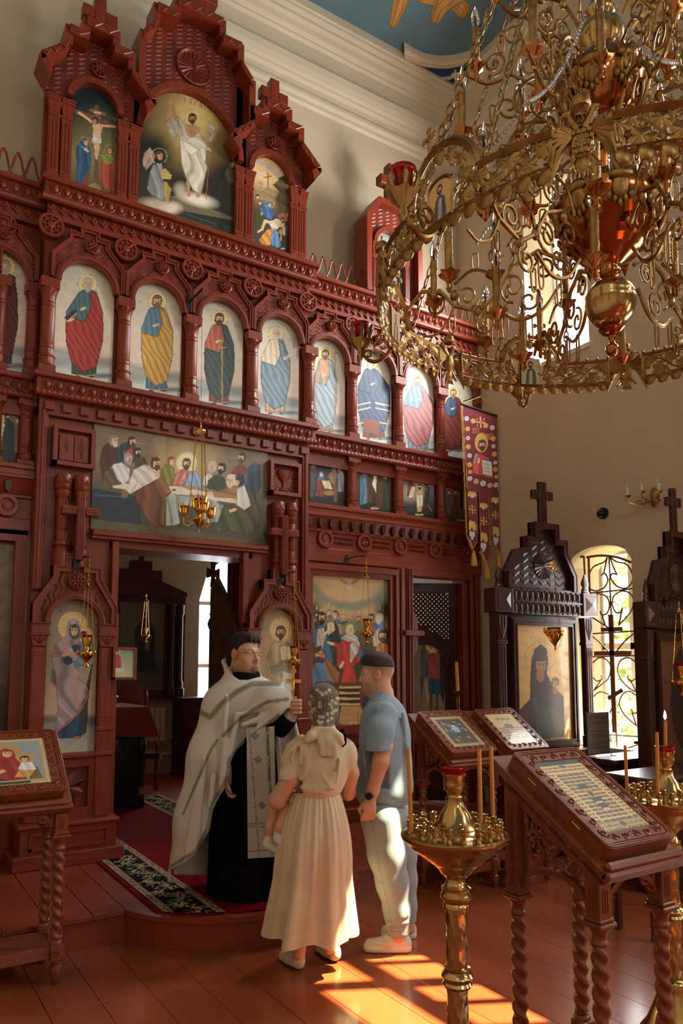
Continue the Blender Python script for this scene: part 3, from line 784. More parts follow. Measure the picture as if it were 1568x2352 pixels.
def pilaster_mesh(h,w_=.075):
    m = MB(); m.box(-w_*.62,w_*.62,-.05,.02,0,.035,.004); m.box(-w_*.58,w_*.58,-.045,.02,.035,.085,.012); m.box(-w_*.5,w_*.5,-.035,.02,.085,h-.17)
    for s_ in (-.3,0,.3): m.box(w_*s_-.007,w_*s_+.007,-.041,-.03,.11,h-.2)
    m.box(-w_*.56,w_*.56,-.042,.02,h-.17,h-.15); i0 = len(m.v)
    m.prism([(-w_*.42,h-.15),(w_*.42,h-.15),(w_*.6,h-.045),(-w_*.6,h-.045)],-.045,.02)
    m.box(-w_*.64,w_*.64,-.055,.02,h-.045,h-.02,.003); m.box(-w_*.7,w_*.7,-.06,.02,h-.02,h,.003)
    return m.mesh('pilaster',M_red)
ME_pil = pilaster_mesh(.72,.085)
def cornice_egg(root,x0,x1,yf,zt,name='cornice',drops=True,rope=False,pitch=.086):
    """ledge, egg band, bead or rope, frieze with drops; zt top"""
    m = MB(); e = .06
    m.box(x0-e,x1+e,yf-.115,yf+.12,zt-.045,zt,.008)
    m.box(x0-.035,x1+.035,yf-.075,yf+.12,zt-.14,zt-.045)
    if not rope: m.lathe([(.03,x0-.05),(.03,x1+.05)],(0,yf-.065,zt-.165),10,'x')
    m.box(x0,x1,yf-.02,yf+.12,zt-.31,zt-.14)
    p = build(m,name,M_redh,root)
    if rope:
        n = int((x1-x0+.08)/.007); m = MB(); m.lathe([(.024,x0-.04+(x1-x0+.08)*i/n) for i in range(n+1)],(0,yf-.072,zt-.162),12,'x',twist=150,lobes=3,amp=.16)
        build(m,'rope_moulding',M_red,p,smooth=True)
    n = int(round((x1-x0)/pitch)); pt = (x1-x0)/n
    for i in range(n): inst('egg_ornament',ME_egg,p,(x0+pt*(i+.5),yf-.082,zt-.09),(0,0,0),(pt/.085,1,1))
    if drops == 'drop':
        n = int(round((x1-x0)/.079)); pt = (x1-x0)/n
        for i in range(n): inst('drop_ornament',ME_drop,p,(x0+pt*(i+.5),yf-.026,zt-.24))
    elif drops == 'dentil':
        n = int(round((x1-x0)/.132)); pt = (x1-x0)/n
        for i in range(n): inst('dentil',ME_dent,p,(x0+pt*(i+.5),yf-.024,zt-.245))
    return p
def frame_path(m,pts,w_,y0,y1):
    """raised moulding of constant width along an open outline (x,z), offset to its right-hand side"""
    P = [np.array(q) for q in pts]; out = []
    for i,p in enumerate(P):
        ds = []
        if i > 0: d = p-P[i-1]; ds.append(d/np.linalg.norm(d))
        if i < len(P)-1: d = P[i+1]-p; ds.append(d/np.linalg.norm(d))
        ns = [np.array([d[1],-d[0]]) for d in ds]
        b = sum(ns); b = b/np.linalg.norm(b); c = max(.35,b @ ns[0]); out.append(tuple(p+b*w_/c))
    m.band([tuple(p) for p in P],out,y0,y1,'y'); return out
def arch_strip(m,c,zs,r,w_,y0,y1,rz=None,n=21):
    rz = r if rz is None else rz
    m.band(arc(c,zs,r,180,0,n,rz),arc(c,zs,r+w_,180,0,n,rz+w_),y0,y1,'y')
def field_with_arch(m,outline_l2r,c,zs,r,y0,y1,rz=None,n=21):
    """plate between an arch opening and an upper outline (outline listed left to right)"""
    a = arc(c,zs,r,180,0,n,rz)
    # resample outline by x
    xs = [p[0] for p in a]; o = outline_l2r
    def zat(x):
        best = None
        for (x1,z1),(x2,z2) in zip(o[:-1],o[1:]):
            if min(x1,x2)-1e-6 <= x <= max(x1,x2)+1e-6 and abs(x2-x1) > 1e-6:
                z = z1+(z2-z1)*(x-x1)/(x2-x1); best = z if best is None else max(best,z)
        return best if best is not None else o[0][1]
    ks = sorted(set([round(x,5) for x in xs] + [round(p[0],5) for p in o]))
    for xa,xb in zip(ks[:-1],ks[1:]):
        if xb-xa < 1e-5: continue
        e = 1e-4
        def lo(x):
            t = (x-c)/r
            return zs+(rz or r)*math.sqrt(max(0,1-t*t)) if abs(t) < 1 else zs
        m.prism([(xa,lo(xa)),(xb,lo(xb)),(xb,zat(xb-e)),(xa,zat(xa+e))],y0,y1)
GAB = [(-.284,4.84),(-.155,4.99),(-.155,5.05),(-.075,5.05),(-.075,5.105),(.075,5.105),(.075,5.05),(.155,5.05),(.155,4.985),(.284,4.84)]
def arcade_bay(root,c,yf,hw=.284):
    p = MB(); ol = [(c+x,z) for x,z in GAB]
    field_with_arch(p,ol,c,4.625,.222,yf-.035,yf)
    part = build(p,'arch_panel',M_redchev,root)
    m = MB(); arch_strip(m,c,4.625,.205,.045,yf-.065,yf-.01); arch_strip(m,c,4.625,.218,.016,yf-.075,yf-.06)
    build(m,'arch_moulding',M_red,part)
    m = MB(); fr = [(c-hw,4.64)] + ol + [(c+hw,4.64)]
    frame_path(m,fr,.030,yf-.06,yf-.02); o2 = frame_path(m,fr,.010,yf-.072,yf-.05)
    build(m,'gable_moulding',M_red,part)
    inst('rosette',ME_ros,part,(c+.02,yf-.055,4.965))
    return part
# ---- centre bay of the screen
XC = 2.215
cen = thing('icon_screen_centre','red carved wooden centre of the icon screen around the open royal doors','icon screen',(XC,5.95,PZ))
x0,x1 = 1.03,3.40
B = lambda *a: MB().box(*a)
build(B(1.03,1.66,YF+.03,YF+.15,.50,3.60),'pier_board',M_red,cen)
build(B(2.78,3.40,YF+.03,YF+.15,.50,3.60),'pier_board',M_red,cen)
build(B(1.66,2.78,YF+.03,YF+.15,2.62,3.60),'lintel_board',M_redh,cen)
build(B(1.03,3.40,YF+.03,YF+.15,3.55,5.42),'arcade_board',M_redh,cen)
for xx in (1.03,3.33):
    m = MB(); m.box(xx,xx+.07,YF-.02,YF+.05,2.2,3.60,.008); m.box(xx+.02,xx+.05,YF-.035,YF,2.2,3.60,.008); build(m,'edge_moulding',M_red,cen)
for xx in (1.612,2.745): build(MB().box(xx,xx+.055,YF-.02,YF+.05,2.0,2.62,.006),'door_casing',M_red,cen)
cornice_egg(cen,x0,x1,YF,5.435,drops='drop'); cornice_egg(cen,x0,x1,YF,3.862,rope=True,drops='dentil')
m = MB(); m.box(1.445,2.985,YF-.045,YF+.03,2.645,2.70,.012); m.box(1.445,2.985,YF-.03,YF+.03,2.625,2.65,.006); build(m,'lower_rail',M_redh,cen)
m = MB(); m.box(1.60,2.85,YF+.03,YF+.40,2.575,2.62); build(m,'door_soffit',M_redh,cen)
for i in range(4): arcade_bay(cen,1.35+.5765*i,YF)
for i in range(5): inst('arcade_column',ME_col,cen,(1.078+.5765*i-.012*(i == 0)+.012*(i == 4),YF-.012,3.875))
for i in range(3): inst('medallion',ME_med,cen,(1.645+.5765*i,YF-.03,5.045),(0,R(11*i),0))
for xx in (1.06,3.37): inst('medallion',ME_med,cen,(xx,YF-.03,5.06))
def lower_unit(c,cc,mirror):
    """arched icon frame, stepped gable, paired turned columns, cross and carved panel"""
    ol = [(-.31,2.10),(-.175,2.305),(-.175,2.39),(-.09,2.39),(-.09,2.485),(.09,2.485),(.09,2.39),(.18,2.39),(.18,2.305),(.31,2.09)]
    ol = [(c+a,b) for a,b in ol]
    m = MB(); field_with_arch(m,ol,c,1.957,.205,YF-.04,YF+.03); g_ = build(m,'gable_panel',M_redchevv,cen)
    m = MB(); arch_strip(m,c,1.957,.183,.040,YF-.075,YF+.02); arch_strip(m,c,1.957,.20,.014,YF-.085,YF-.06); build(m,'arch_moulding',M_red,g_)
    m = MB(); fr = [(c-.31,1.955)] + ol + [(c+.31,1.955)]; frame_path(m,fr,.045,YF-.075,YF+.02); o2 = frame_path(m,fr,.012,YF-.088,YF-.06); build(m,'gable_moulding',M_red,g_)
    inst('rosette',ME_ros,g_,(c,YF-.06,2.275),(0,0,0),(1.15,1,1.15))
    for s_ in (-1,1):
        xx = c+s_*.247
        m = MB(); m.box(xx-.064,xx+.064,YF-.055,YF+.03,1.875,1.955,.006); m.box(xx-.075,xx+.075,YF-.07,YF+.03,1.945,1.962,.004); m.box(xx-.07,xx+.07,YF-.065,YF+.03,1.862,1.88,.004)
        m.prism([(xx-.045,1.785),(xx+.045,1.785),(xx+.064,1.862),(xx-.064,1.862)],YF-.05,YF+.03)
        for q in (-.5,0,.5): m.tube([(xx,YF-.053,1.80),(xx+q*.085,YF-.058,1.85)],.006,4)
        m.box(xx-.052,xx+.052,YF-.04,YF+.03,1.10,1.785,.012)
        for z in (1.745,1.72,1.25,1.225): m.box(xx-.054,xx+.054,YF-.044,YF+.03,z-.004,z+.004)
        m.box(xx-.064,xx+.064,YF-.05,YF+.03,1.14,1.17,.006); m.box(xx-.058,xx+.058,YF-.045,YF+.03,.98,1.14,.004)
        m.box(xx-.075,xx+.075,YF-.055,YF+.03,.955,.985,.006); m.box(xx-.058,xx+.058,YF-.035,YF+.03,.50,.955,.006)
        build(m,'icon_post',M_red,cen)
    # star panel under the icon
    m = MB(); m.box(c-.19,c+.19,YF-.05,YF+.0,.945,.985,.01); m.box(c-.19,c+.19,YF-.02,YF+.03,.88,.945); m.box(c-.19,c+.19,YF-.02,YF+.03,.50,.58); m.box(c-.19,c-.145,YF-.02,YF+.03,.58,.88); m.box(c+.145,c+.19,YF-.02,YF+.03,.58,.88)
    pn = build(m,'panel_frame',M_red,cen)
    for k in range(8):
        a0 = PI/4*k; am = a0+PI/8; r1 = .125; r2 = .16; z_ = .73
        q = MB().add([(0,-.022,0),(r1*.52*math.cos(a0+.02)*1.3,0,r1*.52*math.sin(a0+.02)*1.3),(r2*.86*math.cos(am-PI/8+PI/8),0,r2*.86*math.sin(am)),(r1*.52*math.cos(a0+PI/4-.02)*1.3,0,r1*.52*math.sin(a0+PI/4-.02)*1.3)],[(0,1,2),(0,2,3),(1,0,3,2)])
        q.v = [(a+c,b+YF+.012,d+z_) for a,b,d in q.v]; build(q,'star_point',M_red if k % 2 else M_dark,pn)
    # pedestal
    m = MB(); a,b = c-.36,c+.36
    m.box(a,b,YF-.13,YF+.15,.47,.50,.008); m.box(a+.02,b-.02,YF-.11,YF+.15,.27,.47); m.box(a-.03,b+.03,YF-.145,YF+.15,PZ,.29,.006)
    pd = build(m,'pedestal',M_redh,cen)
    m = MB(); frame_path(m,[(a+.08,.32),(a+.08,.445),(b-.08,.445),(b-.08,.32),(a+.08,.32)],.02,YF-.125,YF-.10); build(m,'pedestal_moulding',M_redh,pd)
    # paired columns, cross and square carved panel
    for s_ in (-.066,.066): inst('turned_column',ME_turn,cen,(cc+s_,YF-.03,2.385))
    m = MB(); xk = c-.005
    def cb(x0_,x1_,z0_,z1_,h=True):
        m.box(x0_,x1_,YF-.155,YF-.085,z0_,z1_,.006)
    cb(xk-.031,xk+.031,2.43,2.96); cb(xk-.14,xk-.031,2.772,2.838); cb(xk+.031,xk+.14,2.772,2.838)
    for s_ in (-.016,0,.016): m.box(xk+s_-.0035,xk+s_+.0035,YF-.162,YF-.15,2.44,2.95,.002)
    for s_ in (-.016,0,.016): m.box(xk-.135,xk+.135,YF-.160,YF-.15,2.805+s_-.0035,2.805+s_+.0035,.002)
    build(m,'carved_cross',M_red,cen)
    m = MB(); frame_path(m,[(cc-.157,3.165),(cc-.157,3.475),(cc+.157,3.475),(cc+.157,3.165),(cc-.157,3.165)],.032,YF-.06,YF+.03); sq = build(m,'square_panel_frame',M_red,cen)
    build(MB().box(cc-.13,cc+.13,YF+.0,YF+.03,3.19,3.45),'square_panel',M_red,sq)
    if not mirror:
        for s_ in (-1,1):
            xx = cc+s_*.055; m = MB(); m.prism([(xx-.052,3.21),(xx+.052,3.21),(xx+.052,3.40)] + arc(xx,3.40,.052,0,180,9,.02)[1:],YF-.035,YF+.01); tb = build(m,'stone_tablet',M_red,sq)
            rows = ('I','II','III','IV') if s_ < 0 else ('V','VI','VII','VIII','IX','X')
            m = MB()
            for r_i,t in enumerate(rows):
                z = 3.385-.028*r_i-(.012 if s_ < 0 else 0); xw = xx-.0065*len(t)
                for ch in t:
                    if ch == 'I': m.box(xw+.004,xw+.008,YF-.0385,YF-.034,z-.011,z+.011); xw += .011
                    elif ch == 'V': m.tube([(xw,YF-.036,z+.011),(xw+.007,YF-.036,z-.011),(xw+.014,YF-.036,z+.011)],.0022,4); xw += .018
                    else: m.tube([(xw,YF-.036,z+.011),(xw+.014,YF-.036,z-.011)],.0022,4); m.tube([(xw+.014,YF-.036,z+.011),(xw,YF-.036,z-.011)],.0022,4); xw += .018
            build(m,'tablet_numerals',M_dark,sq)
    else:
        m = MB(); pr = [(.001,3.215),(.045,3.215),(.045,3.225),(.016,3.24),(.010,3.27),(.013,3.29),(.03,3.31),(.06,3.345),(.068,3.40),(.001,3.40)]
        i0 = len(m.v); m.lathe(pr,(cc,0,0),16,'z'); m.v[i0:] = [(a_,b_*.45+YF-.012,d_) for a_,b_,d_ in m.v[i0:]]
        build(m,'carved_chalice',M_red,sq,smooth=True)
        for k in range(22):
            a_ = 2*PI*k/22; e = (math.cos(a_),math.sin(a_)); r0 = .085; r1 = min(.125/max(abs(e[0]),1e-3),.125/max(abs(e[1]),1e-3))
            if r1 < r0+.01: continue
            build(MB().tube([(cc+e[0]*r0,YF-.004,3.315+e[1]*r0),(cc+e[0]*r1,YF-.004,3.315+e[1]*r1)],[.004,.010],4),'ray',M_red,sq)
lower_unit(1.34,1.29,False); lower_unit(3.09,3.14,True)
# opened royal door leaves, seen nearly edge on
lf = MB(); lf.box(1.655,1.70,5.99,6.55,.24,1.99); lf.box(1.65,1.706,5.97,6.03,.24,2.05,.004); lf.prism([(5.99,1.99),(6.55,1.99),(6.55,2.35),(6.42,2.45),(6.25,2.30)],1.66,1.695,'x'); build(lf,'royal_door_leaf',M_red,cen)
lf = MB(); lf.box(2.715,2.76,5.99,6.55,.24,1.99); lf.prism([(5.99,1.99),(6.55,1.99),(6.55,2.35),(6.42,2.45),(6.25,2.30)],2.72,2.755,'x'); build(lf,'royal_door_leaf',M_dark,cen)
build(MB().box(1.70,1.735,5.99,6.01,1.02,1.045),'door_latch',M_black,cen)
# ---- crown of the centre: three gabled panels
crn = thing('icon_screen_pediment','stepped red gabled crown with three paintings atop the icon screen','icon screen crown',(XC,5.95,5.435))
Z0 = 5.435
def cap_course(root,pts,y0=YF-.17,y1=YF+.06,th=.075):
    """projecting stepped coping above a gable; each straight run its own beam with incised triangles"""
    for (xa,za),(xb,zb) in zip(pts[:-1],pts[1:]):
        m = MB()
        if abs(xb-xa) < 1e-6: m.box(xa-.03,xa+.03,y0+.02,y1,min(za,zb)-.02,max(za,zb))
        else: m.prism([(xa,za),(xb,zb),(xb,zb-th),(xa,za-th)],y0,y1)
        L_ = math.hypot(xb-xa,zb-za)
        if abs(xb-xa) > .05:
            n = max(1,int(L_/.085)); tz = []
            for i in range(2*n+1):
                t = i/(2*n); tz.append((xa+(xb-xa)*t,y0-.001,za+(zb-za)*t-(th*.85 if i % 2 else th*.15)))
            m.tube(tz,.006,4)
        build(m,'coping_beam',M_redh,root)
def gable(c,outline,icon,zs,r,rz,zb=Z0):
    ol = [(c+a,b) for a,b in outline]
    m = MB(); field_with_arch(m,ol,c,zs,r,YF-.0,YF+.04,rz); return build(m,'gable_field',M_redchev,crn)
TO = [(-.385,6.33),(-.25,6.50),(-.25,6.66),(-.12,6.66),(-.12,6.80),(.12,6.80),(.12,6.66),(.25,6.66),(.25,6.50),(.385,6.33)]
for c,r in ((1.366,.187),(2.975,.195)):
    build(MB().box(c-.385,c+.385,YF+.035,YF+.09,Z0,6.35),'panel_board',M_red,crn)
    gf = gable(c,TO,None,6.20,r,r*1.02)
    m = MB(); arch_strip(m,c,6.20,r-.012,.05,YF-.05,YF+.02); build(m,'arch_moulding',M_red,gf,smooth=False)
    cap_course(crn,[(c-.45,6.375),(c-.25,6.56)]); cap_course(crn,[(c-.25,6.56),(c-.25,6.70),(c-.10,6.70)]); cap_course(crn,[(c-.12,6.70),(c-.12,6.83),(c+.12,6.83),(c+.12,6.70)])
    cap_course(crn,[(c+.10,6.70),(c+.25,6.70),(c+.25,6.56)]); cap_course(crn,[(c+.25,6.56),(c+.45,6.375)])
    for s_ in (-1,1): build(MB().prism([(c+s_*.45,6.375),(c+s_*.47,6.33),(c+s_*.385,6.20),(c+s_*.36,6.30)],YF-.17,YF+.06),'eave_block',M_red,crn)
    inst('rosette',ME_ros,gf,(c+.02,YF-.02,6.52),(0,0,0),(1.2,1.6,1.2))
    m = MB(); t = .046; m.box(c-t,c+t,YF-.09,YF-.0,6.82,7.12,.006); m.box(c-.14,c-t,YF-.09,YF,6.91,7.01,.006); m.box(c+t,c+.14,YF-.09,YF,6.91,7.01,.006); build(m,'gable_cross',M_red,crn)
c = 2.205
build(MB().box(c-.53,c+.53,YF+.035,YF+.09,Z0,6.95),'panel_board',M_red,crn)
CO = [(-.50,6.20),(-.50,6.93),(-.38,7.06),(-.38,7.21),(-.21,7.21),(-.21,7.36),(.21,7.36),(.21,7.21),(.38,7.21),(.38,7.06),(.50,6.93),(.50,6.20)]
gf = gable(c-.012,CO[1:-1],None,6.20,.447,.48)
build(MB().box(c-.52,c-.44,YF-.0,YF+.04,6.2,6.95),'gable_field_side',M_redchev,gf); build(MB().box(c+.42,c+.52,YF-.0,YF+.04,6.2,6.95),'gable_field_side',M_redchev,gf)
m = MB(); arch_strip(m,c-.012,6.20,.436,.05,YF-.06,YF+.02,.47,31); build(m,'arch_moulding',M_red,gf)
cap_course(crn,[(c-.50,6.50),(c-.50,6.95),(c-.39,7.09),(c-.39,7.25),(c-.21,7.25),(c-.21,7.40)]); cap_course(crn,[(c+.21,7.40),(c+.21,7.25),(c+.39,7.25),(c+.39,7.09),(c+.51,6.95),(c+.51,6.50)])
cap_course(crn,[(c-.21,7.40),(c+.21,7.40)])
m = MB(); t = .055; m.box(c-.02-t,c-.02+t,YF-.1,YF,7.40,7.95,.006); m.box(c-.22,c+.18,YF-.1,YF,7.55,7.66,.006); build(m,'gable_cross',M_red,crn)
m = MB(); r = .165; m.lathe([(r,.01),(r,-.03),(r*.93,-.035),(r*.86,-.02),(r*.82,-.005),(r*.3,-.004)],(c-.005,YF,6.93),32,'y'); wh = build(m,'sun_wheel',M_red,crn,smooth=True)
for k in range(20):
    a = 2*PI*k/20; build(MB().tube([(c-.005+.02*math.cos(a),YF-.015,6.93+.02*math.sin(a)),(c-.005+.14*math.cos(a),YF-.012,6.93+.14*math.sin(a))],[.003,.011],4),'spoke',M_red,wh)
for xx in (1.052,1.148,1.598,1.692,2.66,2.752,3.225,3.31):
    inst('pilaster',ME_pil,crn,(xx,YF+.01,Z0))
# ---- wings of the screen
def lattice(root,xa,xb,y,z):
    """pointed open lattice of crossing slats"""
    n = max(1,int(round((xb-xa)/.105))); pt = (xb-xa)/n
    for i in range(n):
        c = xa+pt*(i+.5)
        for s_ in (-1,1):
            path = smoothpath([(c-s_*pt*.95,y,z),(c-s_*pt*.45,y,z+.09),(c-s_*.02,y,z+.20),(c,y,z+.235)],5)
            build(MB().tube(path,.0105,5,flat=(0,1,0,.6)),'lattice_slat',M_red,root)
        build(MB().box(c-.013,c+.013,y-.01,y+.01,z+.222,z+.245,.004),'lattice_tip',M_red,root)
def wing(name,label,xa,xb,bays,side):
    w_ = thing(name,label,'icon screen',((xa+xb)/2,6.1,PZ))
    build(B(xa,xb,YG+.03,YG+.15,2.62,5.42),'wing_board',M_redh,w_)
    cornice_egg(w_,xa+.02,xb,YG,5.43,drops='drop'); cornice_egg(w_,xa+.02,xb,YG,3.862,rope=True,drops=False)
    for b in bays: arcade_bay(w_,b,YG)
    for b in bays:
        inst('arcade_column',ME_col,w_,(b+.2865,YG-.012,3.875)); inst('medallion',ME_med,w_,(b+.2865,YG-.03,5.045))
        inst('feast_column',ME_fcol,w_,(b+.2865,YG-.005,3.165))
    # beam: mouldings, notched cove, carved band with roundels, plank
    m = MB(); m.box(xa,xb,YG-.09,YG+.05,3.12,3.165,.008); m.box(xa,xb,YG-.10,YG+.05,3.045,3.075,.006); m.box(xa,xb,YG-.075,YG+.05,3.075,3.12); m.prism([(YG-.085,3.045),(YG-.03,2.93),(YG+.05,2.93),(YG+.05,3.045)],xa,xb,'x')
    m.box(xa,xb,YG-.045,YG+.05,2.905,2.93,.004); m.box(xa,xb,YG-.02,YG+.05,2.75,2.905); m.box(xa,xb,YG-.03,YG+.05,2.62,2.752,.006)
    bm_ = build(m,'beam',M_redh,w_)
    n = int((xb-xa)/.122)
    for i in range(n):
        xx = xa+.06+.122*i
        build(MB().prism([(xx-.02,3.02),(xx+.022,3.03),(xx+.022,2.97),(xx+.004,2.935),(xx-.02,2.955)],YG-.088,YG-.04),'notch_block',M_dark,bm_)
    k = 0; xx = (3.66 if side > 0 else xb-.18)
    while xa+.05 < xx < xb-.05:
        inst('roundel',ME_rou[k % 2],bm_,(xx,YG-.028,2.842))
        nx = xx+.450*side
        a_,b_ = sorted((xx+.10*side,nx-.10*side))
        if xa < a_ and b_ < xb+.3:
            b_ = min(b_,xb-.01)
            for j in range(int((b_-a_)/.028)):
                for q in range(2): build(MB().tube([(a_+.028*j,YG-.024,2.80+.045*q),(a_+.028*j+.014,YG-.030,2.822+.045*q),(a_+.028*j+.028,YG-.024,2.80+.045*q)],.0055,3),'carved_chevron',M_red,bm_)
        xx = nx; k += 1
    return w_
wr = wing('icon_screen_wing','red carved wing of the icon screen beside the church banner',3.40,XR,(3.693,4.265,4.838,5.41),1)
wl_ = wing('icon_screen_wing','red carved wing of the icon screen at the shaded edge',.30,1.03,(.455,),-1)
inst('arcade_column',ME_col,wl_,(.985,YG-.012,3.875)); inst('feast_column',ME_fcol,wl_,(.97,YG-.005,3.165));
arcade_bay(wl_,.455+.573-.28,YG) if False else None
lattice(wr,3.47,4.13,YG-.02,5.43); lattice(wr,4.82,5.66,YG-.02,5.43); lattice(wl_,.35,.98,YG-.02,5.43)
# lower part of the right wing: framed great icon, cross post, side doorway
m = MB(); m.box(3.40,4.47,YG+.03,YG+.15,.30,2.62); build(m,'lower_board',M_red,wr)
m = MB(); frame_path(m,[(3.41,.96),(3.41,2.60),(4.53,2.60),(4.53,.96),(3.41,.96)],.11,YG-.045,YG+.03); frame_path(m,[(3.44,.99),(3.44,2.57),(4.50,2.57),(4.50,.99),(3.44,.99)],.03,YG-.075,YG-.03); build(m,'great_icon_frame',M_red,wr)
m = MB(); m.box(3.40,4.47,YG-.02,YG+.03,.88,.96); m.box(3.40,4.47,YG-.02,YG+.03,.30,.42); m.box(3.40,3.50,YG-.02,YG+.03,.42,.88); m.box(4.37,4.47,YG-.02,YG+.03,.42,.88); m.box(3.40,4.50,YG-.12,YG+.1,PZ,.31,.008); m.box(3.90,3.97,YG-.02,YG+.03,.42,.88)
lp = build(m,'lower_panelling',M_red,wr)
for cx_ in (3.70,4.17):
    for k in range(8):
        a0 = PI/4*k
        q = MB().add([(0,-.022,0),(.09*math.cos(a0),0,.09*math.sin(a0)),(.2*math.cos(a0+PI/8),0,.2*math.sin(a0+PI/8)),(.09*math.cos(a0+PI/4),0,.09*math.sin(a0+PI/4))],[(0,1,2),(0,2,3),(1,0,3,2)])
        q.v = [(a+cx_,b+YG+.02,d+.65) for a,b,d in q.v]; build(q,'star_point',M_red if k % 2 else M_dark,lp)
m = MB(); m.box(4.53,4.62,YG-.03,YG+.15,.3,2.62,.006); m.box(4.545,4.60,YG-.06,YG,.3,2.62,.008); build(m,'door_post',M_red,wr)
m = MB(); m.box(4.62,4.70,YG-.05,YG+.15,.3,2.62,.006); m.box(4.632,4.655,YG-.075,YG,.3,2.62,.006); m.box(4.665,4.688,YG-.075,YG,.3,2.62,.006); m.box(4.56,4.80,YG-.105,YG-.07,1.93,1.99,.006); m.box(4.56,4.80,YG-.112,YG-.1,1.95,1.97); m.prism([(4.70,1.72),(4.76,1.80),(4.76,2.10),(4.70,2.20)],YG-.05,YG+.05); build(m,'cross_post',M_red,wr)
m = MB(); m.box(5.40,5.47,YG-.02,YG+.15,.3,2.62,.006); m.box(5.47,XR,YG+.02,YG+.15,.2,2.62,.004); m.box(5.50,5.55,YG-.04,YG+.05,1.1,2.62,.006); m.box(5.58,5.63,YG-.03,YG+.05,.2,2.62,.006); build(m,'door_post',M_red,wr)
m = MB(); m.box(4.62,5.50,YG-.04,YG+.12,2.55,2.63,.008); build(m,'door_head',M_redh,wr)
# swung-in side door with open lattice above the angel icon
HX,HY = 5.40,6.16; ang = R(152)
sd = thing('side_door','dark red side door standing ajar with open lattice above the angel icon','door',(HX,HY,.2))
def dl(u,w_,z): return (HX + u*math.cos(ang) - w_*math.sin(ang)*-1*-1,HY + u*math.sin(ang) + w_*math.cos(ang),z)
def dbox(u0,u1,w0,w1,z0,z1):
    return MB().add([dl(u0,w0,z0),dl(u1,w0,z0),dl(u1,w1,z0),dl(u0,w1,z0),dl(u0,w0,z1),dl(u1,w0,z1),dl(u1,w1,z1),dl(u0,w1,z1)],[(0,3,2,1),(4,5,6,7),(0,1,5,4),(1,2,6,5),(2,3,7,6),(3,0,4,7)])
DWd = .74
for a in ((0,.08,0,.045,.22,2.52),(DWd-.08,DWd,0,.045,.22,2.52),(.08,DWd-.08,0,.045,2.42,2.52),(.08,DWd-.08,0,.045,.22,.34)): build(dbox(*a),'door_stile',M_dark,sd)
build(dbox(.08,DWd-.08,.012,.034,.34,1.92),'door_board',M_dark,sd)
step = .05; lat = []
for k in range(-14,26):
    for s_ in (-1,1):
        u0 = .08 + k*step; pts = []
        # clip diagonal u = u0 + s*(z-1.85) to the lattice window
        z0c,z1c,ua,ub = 1.90,2.42,.08,DWd-.08
        t0,t1 = 0,.52
        us = lambda t: u0 + s_*t
        if s_ > 0: t0 = max(t0,ua-u0); t1 = min(t1,ub-u0)
        else: t0 = max(t0,u0-ub); t1 = min(t1,u0-ua)
        if t1-t0 > .03: build(MB().tube([dl(us(t0),.022,z0c+t0),dl(us(t1),.022,z0c+t1)],.0085,4),'lattice_slat',M_dark,sd)
# gabled arch over the angel
def dprism(poly,w0,w1):
    n = len(poly); V = [dl(u,w0,z) for u,z in poly] + [dl(u,w1,z) for u,z in poly]
    return MB().add(V,[tuple(range(n)),tuple(range(2*n-1,n-1,-1))] + [(i,i+n,(i+1) % n+n,(i+1) % n) for i in range(n)])
DC = .37
build(dprism([(.06,1.66),(.06,1.82),(.20,1.98),(.30,1.99),(.30,2.06),(.44,2.06),(.44,1.99),(.54,1.98),(.68,1.82),(.68,1.66)] + [(DC+.245*math.cos(R(a)),1.62+.245*math.sin(R(a))) for a in range(0,181,15)],.036,.07),'gable_panel',M_dark,sd)
WS = -1
# ---- small shrine on top of the wing
sh = thing('icon_shrine','small red gabled shrine with an arched icon on the screen wing','shrine',(4.45,YG,5.43))
m = MB(); m.box(4.14,4.24,YG-.03,YG+.1,5.43,6.18); m.box(4.68,4.78,YG-.03,YG+.1,5.43,6.18); m.box(4.14,4.78,YG+.04,YG+.1,5.43,6.3); build(m,'shrine_body',M_red,sh)
m = MB(); field_with_arch(m,[(4.14,6.12),(4.14,6.22),(4.27,6.42),(4.65,6.42),(4.78,6.22),(4.78,6.12)],4.46,6.0,.2,YG-.02,YG+.05); build(m,'shrine_gable',M_redchev,sh)
m = MB(); arch_strip(m,4.46,6.0,.19,.04,YG-.06,YG); build(m,'arch_moulding',M_red,sh)
m = MB(); frame_path(m,[(4.10,5.43),(4.10,6.24),(4.25,6.48),(4.67,6.48),(4.82,6.24),(4.82,5.43)],.06,YG-.12,YG+.12); build(m,'shrine_coping',M_red,sh)
for xx in (4.25,4.67): inst('pilaster',ME_pil,sh,(xx,YG-.01,5.43),(0,0,0),(.7,1,.8))
m = MB(); m.box(4.42,4.50,YG-.06,YG+.04,6.48,6.95,.006); m.box(4.32,4.60,YG-.06,YG+.04,6.70,6.80,.006); build(m,'gable_cross',M_red,sh)
